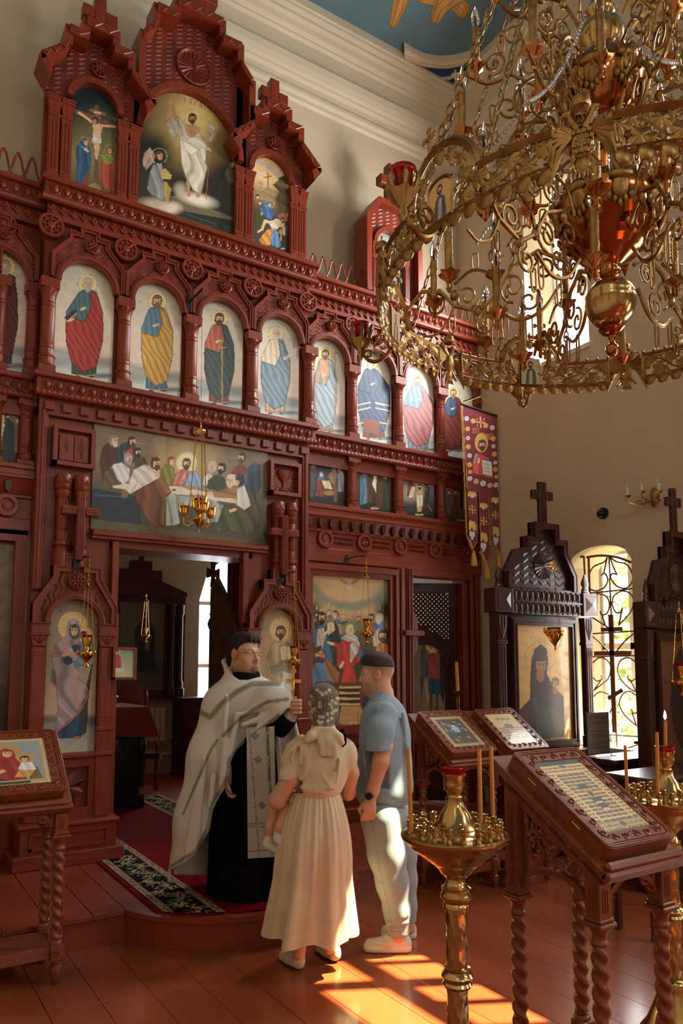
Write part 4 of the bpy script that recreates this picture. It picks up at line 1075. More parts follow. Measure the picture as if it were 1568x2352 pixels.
# ------------------------------------------------------------------ paintings of the icon screen
PG = 1.55
SKY = [(0,(182,184,166)),(.45,(196,190,172)),(.72,(206,186,170)),(.78,(150,150,146)),(.82,(168,180,176)),(1,(190,200,190))]
def saint_bg(c): c.vgrad(SKY); return c
def saint(c,x,y,r,fy,xa,xb,tunic,mantle,beard=(130,110,90),hair=None,skin=(206,164,126),lean=0,under=None,cross=0,scroll=0,book=0,sword=0,bare=0,halo=(216,196,132)):
    """standing robed figure: head (x,y), face half width r, feet at fy, robe between xa and xb"""
    H = fy-y; m = (xa+xb)/2
    hill = y+H*.80
    c.ell(xa-20,hill+18,90,26,(126,132,134),soft=.5,al=.7); c.ell(xb+30,hill+26,80,22,(120,126,130),soft=.5,al=.7)
    c.ell(xb-10,fy-2,(xb-xa)*.42,r*.5,(66,84,92),soft=.6,al=.8)
    c.ell(x,y,r*2.1,r*2.15,halo); c.ring(x,y,r*2.1,1.8,(120,84,50),.8)
    # feet, hem
    for fx in (m-(xb-xa)*.17,m+(xb-xa)*.2): c.ell(fx,fy-r*.15,r*.62,r*.42,(176,124,88)); c.ell(fx,fy+r*.12,r*.66,r*.2,(80,50,34))
    hem = under or tunic
    c.poly([(m-(xb-xa)*.30,y+H*.5),(m+(xb-xa)*.30,y+H*.5),(m+(xb-xa)*.33,fy-r*.5),(m,fy-r*.15),(m-(xb-xa)*.34,fy-r*.5)],hem,fold=.38,d=90,k=.30,edge=5)
    c.poly([(x-r*1.0,y+r*1.2),(x+r*1.0,y+r*1.2),(x+r*2.0,y+r*1.8),(xb-2,y+H*.30),(xb-4,y+H*.62),(m+(xb-xa)*.34,y+H*.82),(m-(xb-xa)*.32,y+H*.82),(xa+4,y+H*.6),(xa+2,y+H*.30),(x-r*2.0,y+r*1.8)],tunic,fold=.32,d=84,k=.26,edge=5)
    # mantle: over one shoulder and diagonally round the hips
    c.poly([(x+r*.5,y+r*1.4),(x+r*2.0,y+r*1.8),(xb,y+H*.32),(xb+1,y+H*.6),(m+(xb-xa)*.33,fy-H*.10),(m-(xb-xa)*.05,fy-H*.04),(m-(xb-xa)*.36,fy-H*.16),(xa+2,y+H*.62),(xa,y+H*.40),(xa+6,y+H*.34),(m,y+H*.40),(m+(xb-xa)*.16,y+H*.26)],mantle,fold=.42,d=62,k=.26,edge=6,wob=1.4)
    if bare: c.poly([(x-r*1.5,y+r*1.7),(x+r*.7,y+r*1.4),(x+r*1.2,y+H*.24),(x-r*.9,y+H*.34),(x-r*1.7,y+H*.2)],(186,140,104),fold=.12,d=60,k=.2)
    c.head(x,y,r,skin=skin,hair=hair or beard,beard=beard)
    c.hand(m-(xb-xa)*.05,y+H*.27,r*.62,-20);
    if cross: c.line([(xb-r*.7,y-r*1.2),(xb-r*.5,fy)],3.2,(140,110,70)); c.line([(xb-r*1.4,y-r*.4),(xb+r*.2,y-r*.3)],3,(140,110,70))
    if scroll: c.line([(xb-r*1.5,y+H*.31),(xb+r*.3,y+H*.26)],r*.75,(214,206,186)); c.hand(xb-r*.8,y+H*.29,r*.6,0)
    if book: c.poly([(xa-r*.2,y+H*.36),(xa+r*2.2,y+H*.27),(xa+r*2.6,y+H*.32),(xa+r*.4,y+H*.42)],(60,46,46)); c.line([(xa+r*.2,y+H*.41),(xa+r*2.5,y+H*.315)],3,(214,200,170)); c.hand(xa+r*1.1,y+H*.39,r*.6,-20)
    if sword: c.line([(m+r*.7,y+H*.22),(m+r*.75,fy)],7,(150,128,70)); c.line([(m-r*.3,y+H*.34),(m+r*1.7,y+H*.34)],6,(160,132,64))
    c.text(xa-r*1.6,y-r*.4,4,r*.7,(150,90,76),.1,.5,1.4,5); c.text(xb-r*.3,y+r*1.2,4,r*.7,(150,90,76),.1,.5,1.4,9)
    c.rough(.05,.06); return c
CR2 = (0,480,2.0)
AP = [  # panel centre x, panel y, wing?, painting data
 (1.35,YF,'red cloaked bearded saint with a book in the arcade',dict(x=403,y=345,r=21,fy=768,xa=300,xb=474,tunic=(66,104,104),mantle=(152,44,38),beard=(168,160,148),under=(56,76,58),book=1)),
 (1.9265,YF,'saint in a mustard yellow mantle over blue, in the arcade',dict(x=722,y=425,r=20,fy=832,xa=646,xb=794,tunic=(84,118,142),mantle=(184,142,52),beard=(112,88,62),under=(62,104,142))),
 (2.503,YF,'saint in dark green leaning on a tall sword, in the arcade',dict(x=1008,y=505,r=18.5,fy=892,xa=936,xb=1076,tunic=(170,84,66),mantle=(54,72,70),beard=(84,58,44),under=(124,62,46),sword=1)),
 (3.0795,YF,'white bearded saint in slate blue holding a scroll, in the arcade',dict(x=1268,y=575,r=17,fy=938,xa=1196,xb=1332,tunic=(204,184,160),mantle=(104,132,150),beard=(186,180,170),under=(184,150,124),scroll=1)),
 (3.693,YG,'bare chested saint with a thin cross staff, in the arcade',dict(x=1494,y=668,r=15,fy=1022,xa=1440,xb=1548,tunic=(158,140,112),mantle=(136,160,172),beard=(96,70,50),under=(150,120,96),bare=1,cross=1)),
 (4.265,YG,'bishop saint in a dark blue striped robe, in the arcade',dict(x=1702,y=712,r=15,fy=1055,xa=1640,xb=1792,tunic=(58,82,112),mantle=(54,80,116),beard=(170,164,154),under=(120,64,50),hair=(120,120,130))),
 (4.838,YG,'warrior saint in red cloak and blue armour, in the arcade',dict(x=1916,y=790,r=14,fy=1108,xa=1850,xb=1990,tunic=(92,124,150),mantle=(150,84,84),beard=(110,84,60),under=(100,120,134))),
 (5.41,YG,'saint in deep red and blue half hidden by the banner',dict(x=2082,y=846,r=13.5,fy=1112,xa=2026,xb=2140,tunic=(40,74,112),mantle=(112,36,32),beard=(130,104,76),under=(90,50,30))),
 (.455+.262,YG,'saint in a dark brown mantle at the shaded edge of the arcade',dict(x=22,y=268,r=24,fy=722,xa=-70,xb=82,tunic=(60,88,96),mantle=(86,36,32),beard=(150,132,112),under=(40,66,88))),
]
for k,(cx_,yy,lab,d) in enumerate(AP):
    hw = .225 if k < 8 else .235
    c = wallcanvas(cx_-hw,cx_+hw,3.868,4.84,yy+.018,CR2)
    saint_bg(c); saint(c,**d)
    if k == 5:
        for t in (.55,.62,.80): c.line([(1645,712+343*t),(1700,700+343*t)],6,(190,180,160)); c.line([(1725,702+343*t),(1788,716+343*t)],6,(190,180,160));
        c.poly([(1670,960),(1745,975),(1740,1040),(1665,1020)],(130,70,50))
    c.make('icon_painting',lab,gain=PG)
# last bay of the left wing needs its arch over the edge saint
arcade_bay(wl_,.717,YG)
# ---- supper scene
c = wallcanvas(1.447,2.983,2.70,3.565,YF+.014,(210,950,3.733))
c.vgrad([(0,(112,100,76)),(.35,(122,104,78)),(.6,(84,78,62)),(.8,(58,64,52)),(1,(74,70,50))])
for j,pts in enumerate(([(30,60),(300,140),(640,215)],[(100,180),(400,250),(640,290)],[(990,270),(1250,300),(1500,330)],[(990,350),(1300,385),(1500,400)],[(400,320),(640,350)],[(990,430),(1200,450)])): c.line(pts,5 if j < 4 else 3,(150,130,96),.7)
for x in (120,470,520,1090,1180,1320): c.line([(x,150+.2*x),(x+2,330+.15*x)],2.5,(90,78,58),.6)
c.poly([(635,260),(640,200),(700,170),(860,190),(960,210),(990,260),(990,640),(635,600)],(74,66,50)); c.ell(815,440,180,200,(220,190,116),soft=1.0,al=.75)
c.poly([(0,640),(300,690),(420,720),(420,960),(0,900)],(34,48,56)); c.poly([(0,905),(700,980),(1500,1110),(1500,1200),(0,1100)],(86,78,52)); c.poly([(20,690),(330,710),(335,722),(20,705)],(60,84,100))
c.text(722,200,10,44,(170,62,44),.1,.75,5,2)
# people at the back
c.poly([(95,620),(70,420),(90,290),(150,240),(215,260),(235,330),(230,430),(190,620)],(76,46,30),fold=.3,d=85,k=.08); c.head(197,232,32,hair=(140,124,100),beard=(190,180,160),face=.8)
c.poly([(230,430),(225,320),(250,260),(320,240),(390,300),(400,420)],(38,62,78),fold=.3,d=85,k=.09); c.poly([(270,330),(350,290),(360,400),(280,420)],(160,54,42),fold=.2); c.head(352,243,30,hair=(58,44,32),beard=(70,50,36),face=.8)
c.poly([(370,430),(380,370),(450,370),(490,440),(480,520),(370,520)],(72,66,40),fold=.3); c.head(402,335,27,hair=(46,34,26),beard=(40,30,24),face=.1)
c.poly([(100,640),(120,520),(190,430),(260,415),(330,470),(330,560),(290,610)],(196,204,206),fold=.3,d=70,k=.11,edge=10); c.poly([(95,640),(115,500),(180,460),(220,560),(290,625),(200,660)],(96,76,50),fold=.3,d=60,k=.1)
c.head(322,388,31,hair=(150,146,138),beard=(150,144,134),face=.7)
c.poly([(600,620),(590,480),(640,430),(710,470),(715,560),(690,620)],(122,126,44),fold=.4,d=75,k=.1,edge=8); c.head(688,412,29,hair=(120,72,44),face=.5)
c.ell(815,425,84,88,(238,222,168),soft=.15,al=.85)
c.poly([(690,615),(715,520),(770,480),(800,470),(840,490),(800,620)],(190,108,100),fold=.32,d=110,k=.12,edge=8); c.poly([(800,620),(815,545),(850,490),(905,500),(940,570),(940,645),(870,640)],(126,164,200),fold=.36,d=60,k=.12,edge=8)
c.head(815,430,31,hair=(96,58,36),beard=(90,54,34)); c.hand(790,560,24,-75)
# white cloth, table
c.poly([(180,620),(300,600),(640,620),(760,625),(1060,690),(1270,745),(1255,770),(1060,750),(1040,760),(960,700),(640,690),(190,640)],(206,200,180),fold=.06)
c.poly([(640,690),(740,700),(950,720),(1050,745),(1130,790),(1080,930),(1000,930),(860,905),(700,960),(640,960)],(150,158,146),fold=.42,d=88,k=.06,wob=2); c.poly([(740,830),(870,790),(940,900),(880,965),(760,960)],(60,70,62),fold=.3)
c.ell(705,655,20,10,(90,84,70)); c.line([(790,570),(795,640)],10,(150,110,60)); c.ell(793,572,20,12,(170,130,70)); c.ell(855,635,50,20,(176,122,74))
# figures in front, left
c.poly([(330,560),(360,480),(450,435),(540,450),(590,520),(600,600),(500,600),(420,640),(300,620)],(206,196,180),fold=.36,d=40,k=.1,edge=8); c.poly([(290,650),(300,610),(420,590),(380,660),(330,690)],(206,196,180),fold=.25,d=120)
c.poly([(380,660),(480,610),(560,560),(600,540),(640,620),(690,680),(620,730),(640,830),(630,960),(540,975),(470,900),(430,830),(370,730)],(112,66,36),fold=.48,d=70,k=.055,edge=10,wob=2)
c.poly([(560,560),(610,530),(690,675),(640,690),(590,640)],(142,88,48),fold=.3,d=60,k=.1); c.head(556,430,36,hair=(92,54,34),beard=(92,54,34),face=.6,tilt=10); c.hand(560,520,28,-60); c.ell(640,975,40,16,(90,52,40)); c.ell(285,690,30,34,(130,92,56))
# right group
c.poly([(950,610),(970,540),(1010,510),(1040,540),(990,620)],(196,200,196),fold=.3); c.poly([(985,640),(1000,570),(1060,520),(1130,540),(1170,620),(1090,665)],(52,66,46),fold=.3,d=60); c.head(1032,455,31,hair=(176,172,160),beard=(170,166,156),face=-.7); c.head(1110,470,31,hair=(36,32,30),beard=(36,30,28),face=-.6)
c.poly([(1190,520),(1230,460),(1290,430),(1330,470),(1310,540),(1230,560)],(110,50,40),fold=.3); c.head(1285,380,30,hair=(70,50,36),beard=(80,58,40),face=-.6); c.ell(1355,370,32,40,(110,100,80)); c.poly([(1320,620),(1330,470),(1390,420),(1450,430),(1460,620),(1400,720)],(48,72,96),fold=.4,d=88,k=.08)
c.poly([(1040,680),(1130,670),(1230,610),(1260,640),(1250,735),(1050,715)],(150,106,52),fold=.34,d=10,k=.09); c.head(1190,575,36,hair=(196,190,170),beard=(190,180,150),face=-.7,tilt=-12); c.hand(1015,682,30,170); c.ell(1275,570,40,54,(32,44,60)); c.head(1250,590,26,hair=(36,44,56),face=-.8)
c.poly([(1250,640),(1310,610),(1360,700),(1370,790),(1310,830),(1240,780)],(206,208,200),fold=.34,d=80,k=.1,edge=8); c.poly([(1310,610),(1390,680),(1440,800),(1440,960),(1360,1050),(1180,1010),(1060,1015),(1120,830),(1160,780),(1240,800),(1310,840),(1370,790)],(72,76,44),fold=.44,d=70,k=.045,edge=10,wob=2); c.hand(1220,825,30,160); c.hand(1215,745,28,175)
c.rough(.07,.03); c.make('icon_painting','wide painting of a table gathering in robes above the royal doors',gain=PG*.92)
# ---- rising figure in white (crown, centre)
c = wallcanvas(1.735,2.655,5.44,6.70,YF+.02,(300,180,5.6),.0068)
c.vgrad([(0,(62,54,36)),(.3,(60,50,34)),(.6,(44,36,26)),(1,(52,52,40))]); c.ell(800,470,330,420,(206,176,92),soft=1.0,al=.85); c.ell(800,520,190,240,(226,204,130),soft=.9,al=.7)
c.ell(300,950,200,210,(20,30,20),soft=.5);
for a in range(-80,60,9): c.line([(330+150*math.cos(R(a)),980+190*math.sin(R(a))),(330+185*math.cos(R(a)),980+230*math.sin(R(a)))],6,(80,84,44),.7)
c.poly([(1200,1220),(1310,1050),(1380,1100),(1380,1750),(1330,1790),(1000,1560)],(44,44,34),edge=20); c.poly([(1200,1220),(1310,1050),(1375,1100),(1375,1330),(1260,1360)],(84,82,58),edge=12)
c.poly([(520,1520),(600,1500),(1320,1790),(1330,1830),(640,1700),(520,1570)],(104,92,62)); c.poly([(520,1570),(640,1700),(1330,1830),(1330,1980),(700,1770),(520,1680)],(32,42,36)); c.line([(660,1730),(1120,1880)],8,(84,86,66)); c.line([(1200,1900),(1290,1930)],7,(84,86,66)); c.line([(1150,1800),(1150,1940)],12,(24,30,26))
c.ell(860,1560,210,70,(214,206,186),rot=14,soft=.5); c.ell(640,1420,70,70,(190,180,160),soft=.6,al=.7); c.ell(330,1620,200,70,(168,152,130),rot=8,soft=.5); c.ell(520,1670,120,70,(206,190,172),soft=.5)
c.text(610,205,11,60,(92,66,40),.42,.7,5,4)
for fx,fy_ in ((745,1490),(865,1500)): c.ell(fx,fy_,26,34,(178,120,84));
c.line([(735,1300),(748,1480)],40,(180,126,88))
c.poly([(640,700),(600,520),(560,440),(540,480),(450,580),(500,640),(490,690),(560,770),(640,730)],(160,156,132),fold=.3,d=70,k=.05,edge=10); c.line([(575,520),(545,400),(525,320)],52,(178,120,80)); c.hand(520,310,34,-100,(180,126,88))
c.poly([(600,470),(700,590),(720,700),(860,650),(930,760),(985,900),(960,1080),(990,1140),(945,1335),(905,1500),(800,1440),(700,1260),(650,1090),(630,800)],(186,180,158),fold=.36,d=76,k=.045,edge=14,wob=2.4)
c.poly([(715,590),(840,600),(900,660),(860,720),(760,770),(715,720)],(180,132,92),fold=.12,d=80,k=.04); c.poly([(640,720),(720,780),(860,740),(930,780),(985,890),(900,900),(780,1000),(690,900)],(202,196,174),fold=.34,d=30,k=.05,edge=8)
c.ring(795,505,108,5,(176,110,60),.8); c.head(795,515,44,skin=(190,138,98),hair=(74,48,30),beard=(80,52,34))
c.line([(1010,560),(1020,900),(970,1560)],9,(130,92,54)); c.poly([(990,570),(1045,610),(1080,650),(1080,740),(1040,810),(990,820),(1030,720),(1000,660)],(176,170,150),fold=.25,d=60,k=.06); c.hand(1000,910,30,40)
c.poly([(150,1100),(170,960),(250,890),(310,980),(300,1070),(200,1180)],(150,128,112),fold=.3,d=120,k=.06); c.poly([(210,1420),(240,1220),(290,1100),(400,1100),(430,1200),(420,1330),(460,1520),(420,1580),(260,1500)],(120,128,124),fold=.44,d=70,k=.05,edge=12); c.poly([(400,1190),(440,1150),(530,1250),(520,1300),(400,1290)],(170,152,70),fold=.3,d=20); c.poly([(410,1330),(460,1330),(520,1420),(490,1610),(450,1560)],(160,136,60),fold=.3,d=80)
c.head(375,1000,44,skin=(180,124,90),hair=(84,50,32),face=.9); c.ring(365,1000,100,6,(196,190,150),.8)
c.rough(.08,.02); c.make('icon_painting','arched painting of a figure in white robes rising in golden light',gain=PG*.95)
# ---- cross scene (crown, left)
c = wallcanvas(1.165,1.565,5.44,6.40,YF+.02,(80,150,6.272))
c.vgrad([(0,(12,26,36)),(.3,(20,36,40)),(.5,(70,64,30)),(.7,(108,104,62)),(.85,(84,80,44)),(1,(70,62,36))]); c.ell(900,1250,330,380,(128,124,80),soft=.9,al=.6)
c.line([(890,600),(885,1700)],62,(116,70,44)); c.line([(600,665),(1190,890)],66,(112,68,42)); c.line([(815,650),(990,705)],52,(128,80,50)); c.line([(865,675),(940,690)],30,(180,170,140))
c.ell(850,1760,90,60,(120,112,76));
for k in range(20): c.ell(790+random.random()*150,1700+random.random()*110,14,12,(140+30*random.random(),130,90))
sk = (206,166,124)
c.line([(640,685),(830,820)],34,sk); c.line([(980,870),(1170,885)],32,sk); c.poly([(830,810),(985,860),(950,1000),(840,990)],sk,fold=.14,d=80,k=.05); c.poly([(835,980),(950,1000),(960,1120),(900,1150),(825,1110)],(198,192,170),fold=.3,d=40,k=.06); c.poly([(850,1120),(940,1130),(920,1260),(900,1360),(870,1340),(860,1230)],sk,fold=.15,d=90,k=.05); c.ell(868,800,46,60,(60,40,28)); c.ell(862,815,26,38,(176,130,96)); c.ring(870,790,76,5,(190,170,110),.7)
c.poly([(600,1190),(650,1110),(700,1070),(770,1100),(800,1250),(815,1350),(790,1500),(760,1700),(590,1680),(600,1400)],(38,76,112),fold=.44,d=88,k=.05,edge=12); c.poly([(700,1640),(760,1500),(770,1720),(690,1700)],(120,56,40)); c.head(735,1110,36,skin=(190,148,112),veil=(46,84,118),face=.7); c.hand(735,1215,34,40); c.ring(715,1110,76,5,(190,180,120),.7)
c.poly([(960,1370),(1000,1330),(1130,1370),(1165,1450),(1130,1560),(1160,1880),(1060,1810),(945,1700)],(160,62,40),fold=.4,d=80,k=.05,edge=10); c.poly([(940,1330),(980,1280),(1090,1290),(1140,1340),(1120,1420),(1030,1420),(960,1370)],(124,132,50),fold=.3,d=60,k=.06); c.head(1085,1230,38,skin=(196,144,104),hair=(116,66,40),face=-.8); c.ring(1085,1220,82,5,(200,190,130),.7)
c.rough(.08,.03); c.make('icon_painting','arched dark painting of a crucifixion with two mourners',gain=PG)
# ---- lament scene (crown, right)
c = wallcanvas(2.785,3.185,5.44,6.41,YF+.02,(560,330,7.84))
c.vgrad([(0,(190,160,112)),(.25,(206,176,120)),(.4,(140,120,84)),(.6,(66,60,44)),(1,(60,58,44))])
for q in (((240,330),(440,380)),((430,430),(640,590)),((230,560),(320,560))): c.line(q,46,(140,164,190),.7)
c.ell(420,560,120,60,(222,180,120),soft=.7,al=.7)
c.poly([(220,890),(420,790),(560,840),(640,890),(640,1010),(220,1010)],(140,116,78),fold=.2,d=20,k=.04); c.poly([(520,740),(640,640),(840,600),(840,1240),(600,1240),(560,980),(640,870)],(92,80,54),fold=.3,d=30,k=.03); c.poly([(610,620),(720,580),(840,600),(840,640),(640,660)],(52,66,32),fold=.4,k=.2)
c.line([(428,530),(432,785)],22,(122,84,48)); c.line([(358,612),(492,585)],20,(122,84,48)); c.line([(300,660),(305,850)],14,(160,116,76)); c.line([(245,700),(365,740)],12,(160,116,76))
c.head(250,960,30,hair=(60,36,26)); c.head(290,1070,28,hair=(120,50,30)); c.poly([(215,1300),(240,1240),(330,1230),(380,1330),(350,1440),(280,1520),(215,1460)],(58,72,32),fold=.4,d=70); c.head(345,1260,36,hair=(120,84,50),beard=(90,60,40),face=.7)
c.poly([(290,1180),(340,1090),(430,1050),(500,1080),(520,1220),(560,1300),(500,1370),(400,1350)],(52,96,146),fold=.4,d=70,k=.06,edge=10); c.ring(470,1090,74,6,(200,184,120),.8); c.head(465,1105,34,veil=(58,104,152),skin=(200,160,124),face=-.1)
c.poly([(600,1300),(680,1240),(770,1280),(800,1400),(720,1400)],(176,100,92),fold=.3); c.head(775,1280,32,hair=(110,70,40),face=.6); c.poly([(430,1400),(540,1380),(640,1500),(600,1540),(500,1520)],(196,204,208),fold=.3,d=50)
c.poly([(520,1390),(590,1340),(690,1380),(740,1440),(680,1510),(590,1480)],(206,176,136),fold=.15,d=40,k=.05); c.head(705,1380,32,skin=(196,160,124),hair=(66,44,32),beard=(70,46,34),tilt=60); c.line([(690,1450),(725,1540),(720,1660)],44,(204,172,132)); c.line([(480,1430),(380,1390),(330,1540)],50,(200,166,124)); c.line([(330,1540),(250,1590)],34,(200,166,124))
c.poly([(740,1480),(790,1440),(820,1640),(750,1640)],(50,76,92),fold=.3); c.poly([(270,1740),(330,1640),(420,1540),(520,1520),(600,1540),(540,1660),(480,1830),(330,1830)],(190,124,44),fold=.4,d=60,k=.05,edge=10); c.poly([(500,1830),(490,1620),(540,1560),(620,1580),(640,1720),(680,1840),(620,1880)],(84,134,184),fold=.4,d=80,k=.06,edge=8); c.head(670,1590,34,hair=(176,140,80),face=.4); c.line([(670,1650),(665,1740)],30,(204,166,124)); c.ell(700,1890,44,20,(204,166,124))
c.poly([(700,1640),(840,1720),(840,2010),(780,1930),(690,1800)],(58,58,44)); c.rough(.08,.03); c.make('icon_painting','arched painting of mourners around a pale body under crosses',gain=PG)
# ---- mother and child (left of the royal doors)
c = wallcanvas(1.155,1.528,.985,2.145,YF+.016,(90,1370,6.356),.0058)
c.vgrad([(0,(122,114,92)),(.5,(150,136,110)),(.74,(166,142,116)),(.79,(112,110,100)),(.83,(126,132,122)),(1,(160,160,142))])
c.ell(120,1790,160,50,(96,86,74),soft=.6,al=.8); c.ell(760,1830,160,70,(56,66,66),soft=.6,al=.8)
c.ell(492,435,222,222,(196,172,112)); c.ring(492,435,222,7,(150,60,40)); c.ring(492,435,214,3,(220,200,160)); c.ell(670,560,116,118,(200,176,116)); c.ring(670,560,116,5,(150,60,40)); c.text(268,165,3,70,(110,50,40),0,.8,5,1); c.text(720,190,2,64,(110,50,40),0,.6,4,2); c.text(800,420,2,40,(110,50,40),0,.6,3,2)
c.poly([(215,2080),(240,1900),(560,1700),(640,1560),(680,1620),(690,1950),(600,2060),(420,2075)],(34,66,92),fold=.4,d=95,k=.035,edge=10); c.poly([(610,1500),(700,1250),(760,1000),(790,960),(720,1500),(690,1980),(640,2040)],(58,44,40),fold=.3,d=88,k=.04)
for fx in (245,555): c.ell(fx,2062,46,26,(150,108,72))
MV = (146,128,132)
c.poly([(205,1030),(170,900),(215,760),(280,640),(390,580),(400,430),(430,350),(500,320),(580,360),(610,450),(580,640),(600,740),(560,1040),(580,1200),(700,1300),(720,1430),(590,1600),(560,1720),(420,1830),(230,1995),(250,1850),(270,1600),(250,1330),(240,1150)],MV,fold=.42,d=62,k=.022,edge=16,wob=2.6)
c.poly([(165,1210),(180,1040),(240,1100),(250,1310)],(86,96,74),fold=.3); c.line([(165,1230),(250,1320)],22,(150,86,40)); c.line([(205,830),(360,825)],24,(150,92,44)); c.line([(170,880),(320,860)],30,(140,96,60),.6)
c.line([(235,1985),(420,1850),(560,1720),(640,1600)],20,(170,96,44)); c.line([(720,1430),(660,1560),(590,1600)],14,(170,96,44)); c.poly([(660,1360),(720,1400),(690,1500)],(76,90,60))
c.poly([(330,870),(350,960),(420,1010),(500,960),(480,900),(400,850)],(30,58,80)); c.line([(360,860),(440,800),(520,760)],60,(186,140,92)); c.hand(490,770,50,-20,(190,144,96)); c.hand(545,1110,44,100,(186,140,96))
c.poly([(560,700),(640,680),(740,680),(765,800),(740,960),(520,1050),(500,970),(590,880)],(92,132,152),fold=.34,d=50,k=.05,edge=8); c.poly([(470,720),(600,690),(600,800),(500,810)],(34,62,84))
c.ell(515,520,78,108,(62,74,88),-6); c.head(512,500,66,skin=(196,152,108),hair=(40,62,82),eyes=True); c.poly([(390,600),(400,430),(430,350),(500,320),(580,360),(610,450),(600,500),(570,420),(520,395),(460,410),(425,480),(440,560),(470,620),(440,680)],(150,134,142),fold=.3,d=80,k=.04); c.line([(440,470),(470,415),(520,395),(570,415)],10,(176,116,56))
c.head(648,580,48,skin=(196,150,104),hair=(48,34,26)); c.rough(.06,.02)
c.make('icon_painting','tall arched icon of a mother in a lilac veil holding a child',gain=PG)
# ---- blessing figure (right of the royal doors)
c = wallcanvas(2.903,3.278,.985,2.145,YF+.016,(590,1390,9.408),.0058)
c.vgrad([(0,(150,134,100)),(.35,(166,146,106)),(.6,(178,152,112)),(.8,(150,140,120)),(1,(170,166,146))])
c.ell(515,530,245,265,(206,176,108)); c.ring(515,530,245,7,(200,150,110)); c.ring(515,530,228,4,(170,84,56)); c.line([(290,480),(740,480)],3,(170,100,66),.6); c.line([(300,660),(730,660)],3,(170,100,66),.6); c.text(250,240,2,80,(170,110,80),0,.6,5); c.text(730,240,2,80,(170,110,80),0,.6,5)
c.poly([(320,1600),(300,1400),(270,1320),(310,1100),(260,980),(330,830),(430,780),(620,790),(760,860),(820,1100),(880,1500),(860,2600),(420,2600),(360,2000)],(166,146,108),fold=.4,d=86,k=.018,edge=16,wob=2.2); c.poly([(640,790),(750,830),(820,1050),(860,1500),(700,1450),(640,1300)],(92,96,92),fold=.3,d=80,k=.02); c.poly([(270,1320),(420,1280),(560,1180),(640,1260),(600,1420),(420,1560),(320,1480)],(140,136,108),fold=.36,d=150,k=.02)
c.poly([(560,1420),(700,1480),(760,1700),(700,2400),(560,2400),(520,1700)],(196,196,180),fold=.3,d=88,k=.02)
c.line([(240,1000),(230,850),(215,720)],66,(188,136,90)); c.hand(220,700,46,-95,(192,140,94)); c.poly([(200,1100),(260,980),(330,1000),(310,1200),(230,1220)],(150,124,84),fold=.3)
c.poly([(510,900),(700,890),(760,960),(760,1180),(520,1180)],(212,190,136)); c.text(545,920,4,60,(140,84,56),0,.7,6,3); c.text(545,1005,4,60,(140,84,56),0,.7,6,5); c.text(545,1090,3,60,(140,84,56),0,.7,6,7)
c.poly([(410,800),(600,800),(560,850),(470,860)],(196,150,76)); c.head(515,585,92,skin=(196,150,106),hair=(72,46,30),beard=(66,42,28)); c.rough(.06,.015)
c.make('icon_painting','arched icon of a blessing figure in pale robes holding a book',gain=PG)
# ---- descent of tongues of fire (great icon of the wing)
c = wallcanvas(3.505,4.435,1.05,2.51,YG+.005,(700,1290,5.736),.0068)
c.vgrad([(0,(160,130,86)),(.25,(176,142,94)),(.36,(96,96,66)),(.55,(44,44,32)),(1,(112,86,48))]); c.ell(590,300,440,280,(196,162,112),soft=.5,al=.9)
for a in range(10,171,8): c.ell(590+500*math.cos(R(a)),250+340*math.sin(R(a)),70,50,(112,124,100),soft=.7,al=.7)
c.ell(1050,640,120,160,(34,44,28),soft=.6); c.ell(120,640,90,120,(60,64,42),soft=.6)
for s_ in (-1,1): c.poly([(585+s_*10,290),(585+s_*60,245),(585+s_*140,200),(585+s_*120,250),(585+s_*60,300)],(150,122,92),fold=.3,d=20,k=.15)
c.ell(587,275,18,50,(196,160,124)); c.ell(588,345,40,26,(206,180,140))
for x,y in ((155,610),(213,640),(310,570),(377,600),(505,650),(597,720),(720,670),(983,610),(1078,845)): c.ell(x,y,7,26,(232,170,60))
def apo(x,y,r,hair,beard,col,face,pts,k=.05): c.poly(pts,col,fold=.4,d=80,k=k,edge=10); c.head(x,y,r,hair=hair,beard=beard,face=face)
apo(168,710,34,(60,34,24),(50,30,22),(90,40,30),.2,[(120,800),(220,760),(230,900),(120,900)])
apo(510,730,32,(170,130,90),(150,130,100),(60,72,44),.3,[(470,800),(560,780),(580,900),(470,900)]); apo(710,760,30,(120,90,60),(110,84,60),(110,120,90),-.2,[(670,800),(750,800),(740,980),(660,900)]); apo(868,740,36,(60,42,30),(50,34,26),(150,66,40),-.4,[(830,820),(920,800),(940,960),(830,960)])
apo(975,750,44,(160,146,120),(186,176,156),(74,108,146),-.4,[(900,900),(930,820),(1030,800),(1080,900),(1060,1130),(920,1130)]); c.poly([(890,1000),(960,880),(1030,920),(1000,1120),(900,1110)],(186,160,120),fold=.3)
apo(400,700,36,(90,58,36),None,(70,110,150),-.2,[(360,800),(440,760),(510,840),(520,1040),(420,1100)]); c.poly([(400,830),(480,830),(510,940),(430,960)],(176,116,60),fold=.3)
apo(330,690,42,(140,124,96),(110,92,70),(40,48,36),.2,[(270,880),(290,790),(390,780),(440,860),(470,1040),(400,1130),(280,1120)]); c.poly([(290,800),(380,790),(400,900),(300,980)],(190,176,140),fold=.3); c.hand(360,865,36,-80)
apo(225,740,50,(44,30,24),(40,28,22),(56,88,120),.1,[(110,1130),(130,870),(200,830),(280,860),(330,1050),(380,1300),(350,1380),(120,1200)]); c.poly([(170,890),(250,870),(270,1000),(230,1150),(150,1150)],(170,158,134),fold=.3); c.hand(265,950,40,-40)
c.ring(595,880,84,9,(150,140,70)); c.ell(595,880,80,96,(120,116,60)); RD = (176,44,34)
